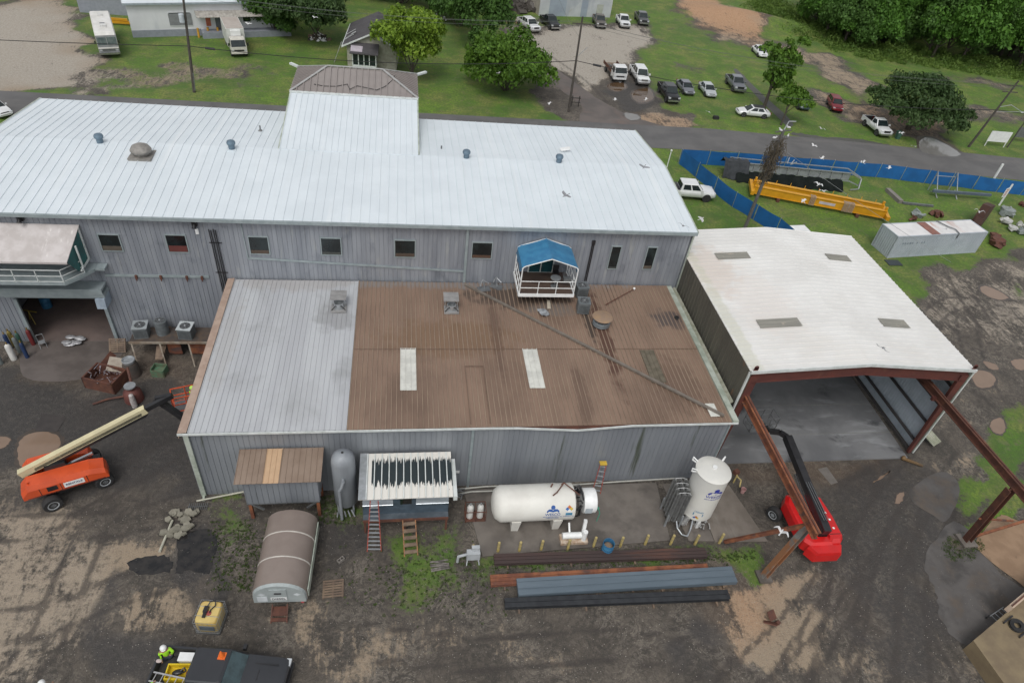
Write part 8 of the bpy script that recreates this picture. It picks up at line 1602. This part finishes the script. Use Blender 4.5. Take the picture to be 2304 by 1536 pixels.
# dense wood at the top right
protos=[]
for i in range(5):
    r,h=5.2+i*.35,11+i*.8; lb=lobes_for(r,h,-1.5,15,60+i); protos.append((crownmesh('crown',lb,13000,.25,60+i,LM['wood' if i%2 else 'dark']),trunkmb(lb,h,.28,1.5)))
tmesh=[b.build('trunk',bark) for _,b in protos]
edge=[Vector(at(*q)) for q in ((1665,-45),(1720,15),(1790,62),(1850,88),(1920,112),(2000,128),(2090,138),(2200,150),(2330,172),(2420,188))]
random.seed(23); cnt=0
def woodtree(x,y,s,k,lab):
    global cnt
    t=thing('woodland_tree',lab,'tree',(x,y,0),random.uniform(0,6.28),'trees of the dense wood'); t.scale=(s,s,s*random.uniform(.9,1.15))
    c=bpy.data.objects.new('crown',protos[k][0]); col.objects.link(c); c.parent=t; u=bpy.data.objects.new('trunk',tmesh[k].data); col.objects.link(u); u.parent=t; cnt+=1
for row in range(9):
    for i in range(60):
        f=(i+(row%2)*.5)/59*(len(edge)-1); j=min(int(f),len(edge)-2); p=edge[j].lerp(edge[j+1],f-j); nrm=Vector((-(edge[j+1]-edge[j]).y,(edge[j+1]-edge[j]).x,0)).normalized(); 
        step=(edge[j+1]-edge[j]).length/(59/(len(edge)-1))
        if (i*step)%1>=0 and random.random()>min(1,step/4.6): continue
        q=p+nrm*(5+row*7.5)+Vector((random.uniform(-2,2),random.uniform(-2,2),0))
        v=Vector((q.x,q.y,8-CH)); pz=v.dot(RZ); px=1152+FPX*v.dot(RX)/pz; py=768+FPX*v.dot(RY)/pz
        if py<-60 or px>2420: continue
        woodtree(q.x,q.y,random.uniform(.75,1.12),random.randrange(5),'dark green tree deep in the dense wood at the top right' if row else 'tree in the front row at the foot of the dense wood')
for o in tmesh: bpy.data.objects.remove(o)
print('woodland trees',cnt)
# undergrowth and tall grass in front of the wood
def cover(name,label,P_,n,leaf,mat,h,seed,cat='undergrowth'):
    rs=np.random.RandomState(seed); P_=np.array(P_); k=rs.randint(0,len(P_),n); c=P_[k]; a=rs.uniform(0,6.28,n); r=c[:,2]*np.sqrt(rs.uniform(0,1,n)); hh=c[:,3]*np.sqrt(np.clip(1-(r/c[:,2])**2,0,1)); z=hh*rs.uniform(.5,1.05,n)
    P0=np.stack([c[:,0]+r*np.cos(a),c[:,1]+r*np.sin(a),z],1); u=rs.normal(size=(n,3)); u/=np.linalg.norm(u,axis=1)[:,None]; w_=np.cross(u,rs.normal(size=(n,3))); w_/=np.linalg.norm(w_,axis=1)[:,None]; s=leaf*rs.uniform(.6,1.3,n)[:,None]
    V_=np.stack([P0-u*s,P0-w_*s*.5,P0+u*s,P0+w_*s*.5],1).reshape(-1,3); me=bpy.data.meshes.new(name); me.vertices.add(n*4); me.vertices.foreach_set('co',V_.ravel()); me.loops.add(n*4); me.loops.foreach_set('vertex_index',np.arange(n*4)); me.polygons.add(n); me.polygons.foreach_set('loop_start',np.arange(0,n*4,4)); me.polygons.foreach_set('loop_total',np.full(n,4)); me.update()
    at_=me.attributes.new('tone','FLOAT','FACE'); at_.data.foreach_set('value',np.clip(((k*7)%9)/9*.6+rs.uniform(0,.4,n),0,1).astype(np.float32)); me.materials.append(mat); o=bpy.data.objects.new(name,me); col.objects.link(o); tag(o,label,cat,kind='stuff'); return o
random.seed(29); pts=[]
for i in range(420):
    f=random.uniform(0,.9999)*(len(edge)-1); j=min(int(f),len(edge)-2); p=edge[j].lerp(edge[j+1],f-j); nrm=Vector((-(edge[j+1]-edge[j]).y,(edge[j+1]-edge[j]).x,0)).normalized(); u_=random.uniform(-4.5,6); q=p+nrm*u_; pts.append((q.x,q.y,random.uniform(.5,2.4),max(.25,random.uniform(.2,1.2)+u_*.16)))
for q in ((1730,20),(1745,35),(1770,50),(1800,70),(1760,30),(1710,5),(1690,-5),(1830,80),(1780,40)): 
    for k in range(7): p=at(*q); pts.append((p.x+random.uniform(-5,5),p.y+random.uniform(-5,5),random.uniform(1.5,3),random.uniform(.6,1.8)))
cover('undergrowth','bright tall grass and scrub along the foot of the dense wood',pts,52000,.2,LM['weed'],1,5)
pts=[]
for a,b_,n in (((1520,350),(2304,436),60),):
    for i in range(n): pts.append((36+i*.85,72.4-i*.05-random.uniform(0,.6),random.uniform(.3,.7),random.uniform(.2,.6)))
for i in range(46): f=i/45; q=at(1115+f*470,1250-f*18); pts.append((q.x+random.uniform(-.2,.2),q.y+random.uniform(-.25,.1),random.uniform(.12,.3),random.uniform(.06,.2)))
for i in range(24): q=at(1070+random.uniform(-30,40),1275+random.uniform(-10,14)); pts.append((q.x,q.y,.13,random.uniform(.06,.16)))
for i in range(160): a=random.uniform(0,6.28); r_=1.1*math.sqrt(random.uniform(.02,1)); q=at(2165+42*r_*math.cos(a),1232+30*r_*math.sin(a)); pts.append((q.x,q.y,.14,random.uniform(.05,.2)))
for i in range(420): q=at(random.choice((random.gauss(545,14),random.gauss(500,14),random.gauss(570,20))),random.uniform(1170,1330)); pts.append((q.x,q.y,random.uniform(.03,.09),random.uniform(.02,.08)))
for i in range(200): q=at(random.uniform(715,800),random.uniform(1115,1180)); pts.append((q.x,q.y,random.uniform(.04,.12),random.uniform(.03,.1)))
for i in range(380): q=at(random.gauss(970,85),random.gauss(1300,45)); pts.append((q.x,q.y,random.uniform(.03,.1),random.uniform(.02,.08)))
for i in range(500): f=random.random(); q=at(1110+f*590,1268-f*18+random.gauss(0,7)); pts.append((q.x,q.y,random.uniform(.03,.1),random.uniform(.03,.1)))
LM['yard']=leafmat('leaf_yard',(.045,.075,.02),(.095,.135,.04))
cover('weeds','green weeds growing along the pad edge, fence foot and column base',pts,22000,.04,LM['yard'],1,6,'weeds')
# stones scattered through the yard
rs=np.random.RandomState(5); n=2600; b=MB()
for i in range(n):
    px,py=rs.uniform(0,2304),rs.uniform(1130,1536); p=at(px,py); s=rs.uniform(.012,.035)
    if 3.6<p.x<22.5 and 20.6<p.y: continue
    b.add([p+Vector(q)*s for q in ((1,0,0),(-.5,.8,0),(-.5,-.8,0),(rs.uniform(-.3,.3),0,.9))],[(0,1,3),(1,2,3),(2,0,3)])
tag(b.build('gravel_stones',M('pale_stone',(.42,.39,.35),(.26,.24,.21),.9,0,3),fix=False),'small pale stones scattered over the dark yard','gravel',kind='stuff')
# ---------- gulls ----------
gw=M('gull_white',(.62,.62,.62),(.55,.55,.55),.7); gg=M('gull_grey',(.28,.29,.31),(.2,.21,.22),.7)
def gull(label,px,py,z,rz,up,bank=0,mat=None,perch=False,sc_=1.1):
    p=at(px,py,z); t=thing('gull',label,'bird',tuple(p),0,'white gulls',(0,bank,rz)); b=MB(); n=10
    prof=[(-.26,.004,0),(-.2,.03,0),(-.1,.062,0),(.02,.075,.0),(.12,.055,.01),(.17,.04,.025),(.21,.045,.035),(.25,.03,.03),(.27,.012,.02),(.31,.004,.01)]
    b.loft([[(x,r*math.cos(a),z_+r*math.sin(a)) for a in [2*math.pi*i/n for i in range(n)]] for x,r,z_ in prof],True,True)
    if not perch:
        for s in (-1,1):
            st=[(0,.12,-.10,0),(.16,.14,-.08,.12*up),(.29,.13,-.06,.19*up),(.40,.06,-.11,.16*up),(.52,-.05,-.15,.08*up)]
            b.loft([[(xa,s*(y+.03),zz_),((xa+xb)/2,s*(y+.03),zz_+.012),(xb-.02,s*(y+.03),zz_),((xa+xb)/2,s*(y+.03),zz_-.006)] for y,xa,xb,zz_ in st],True,False)
    b.hexa([(-.38,-.05,-.005),(-.2,-.03,-.005),(-.2,.03,-.005),(-.38,.05,-.005),(-.38,-.05,.005),(-.2,-.03,.005),(-.2,.03,.005),(-.38,.05,.005)])
    b.build('body',mat or gw,t); t.scale=(sc_,)*3
random.seed(37)
for px,py,z,l in ((559,54,3,'gull flying just right of the box truck'),(708,40,9,'gull flying in front of the round dark tree'),(1122,165,6,'gull flying in front of the mid-green corner tree'),(1236,232,2,'gull flying over the grass left of the side road'),(1384,224,2,'gull flying low over the wet lot beside the brown puddle'),(1454,224,2,'gull flying low over the second puddle, right of its neighbour'),(1595,252,1,'gull flying low over the grass left of the white convertible'),(1449,376,14,'dark winged gull over the right end of the white roof'),(1273,440,16,'dark gull gliding over the middle right of the white roof'),(1537,508,13,'dark gull over the lower right corner of the white roof'),(1578,492,4,'gull over the lawn beside the pickup, near the roof corner'),(1848,290,3,'gull flying above the road ditch, right of the vine pole'),(1831,328,3,'gull flying over the road just right of the vine pole'),(1849,357,3,'gull flying over the blue fence above the truss'),(1941,366,3,'gull flying over the road above the truss end'),(2001,378,3,'gull flying over the road right of the truss'),(2058,330,2,'gull flying by the grey puddle at the drive mouth'),(2028,300,3,'large gull under the right side of the oak'),(1842,415,4,'gull with raised wings above the yellow crane'),(1852,430,4,'gull just below another one over the yellow crane'),(1807,452,3,'gull flying beneath the yellow crane girder'),(2203,477,5,'gull flying over the tilted rusty box'),(2130,515,4,'gull flying just over the container roof'),(1987,782,13,'gull gliding over the front of the open shed roof'),(1758,1196,6,'blurred gull flying beside the rusty brace and red lift')):
    dk_='dark' in l.split()[:2] or l.startswith('gull gliding'); gull(l,px,py,z,random.uniform(0,6.28),random.choice((.9,1.4,-.4,.6)),random.uniform(-.5,.5),gg if dk_ else gw,sc_=.75 if dk_ or z>5 else .95)
for k,(dx,dy,dz) in enumerate(((-.8,-.3,-.75),(.8,.3,-.75),(-.35,-.1,-.1),(.5,.2,.05))):
    q=pV+Vector((dx,dy,dz)); t_=thing('gull','gull perched on the vine pole, %s'%('lowest left','lowest right','upper left','topmost right')[k],'bird',tuple(q),k,'white gulls'); b=MB(); b.sph((0,0,.1),(.2,.09,.09),10,6); b.sph((.17,0,.2),(.07,.055,.06),8,6); b.cyl((.22,0,.2),(.3,0,.18),.015,.004,6); b.build('body',gw,t_)
p=at(1600,0)
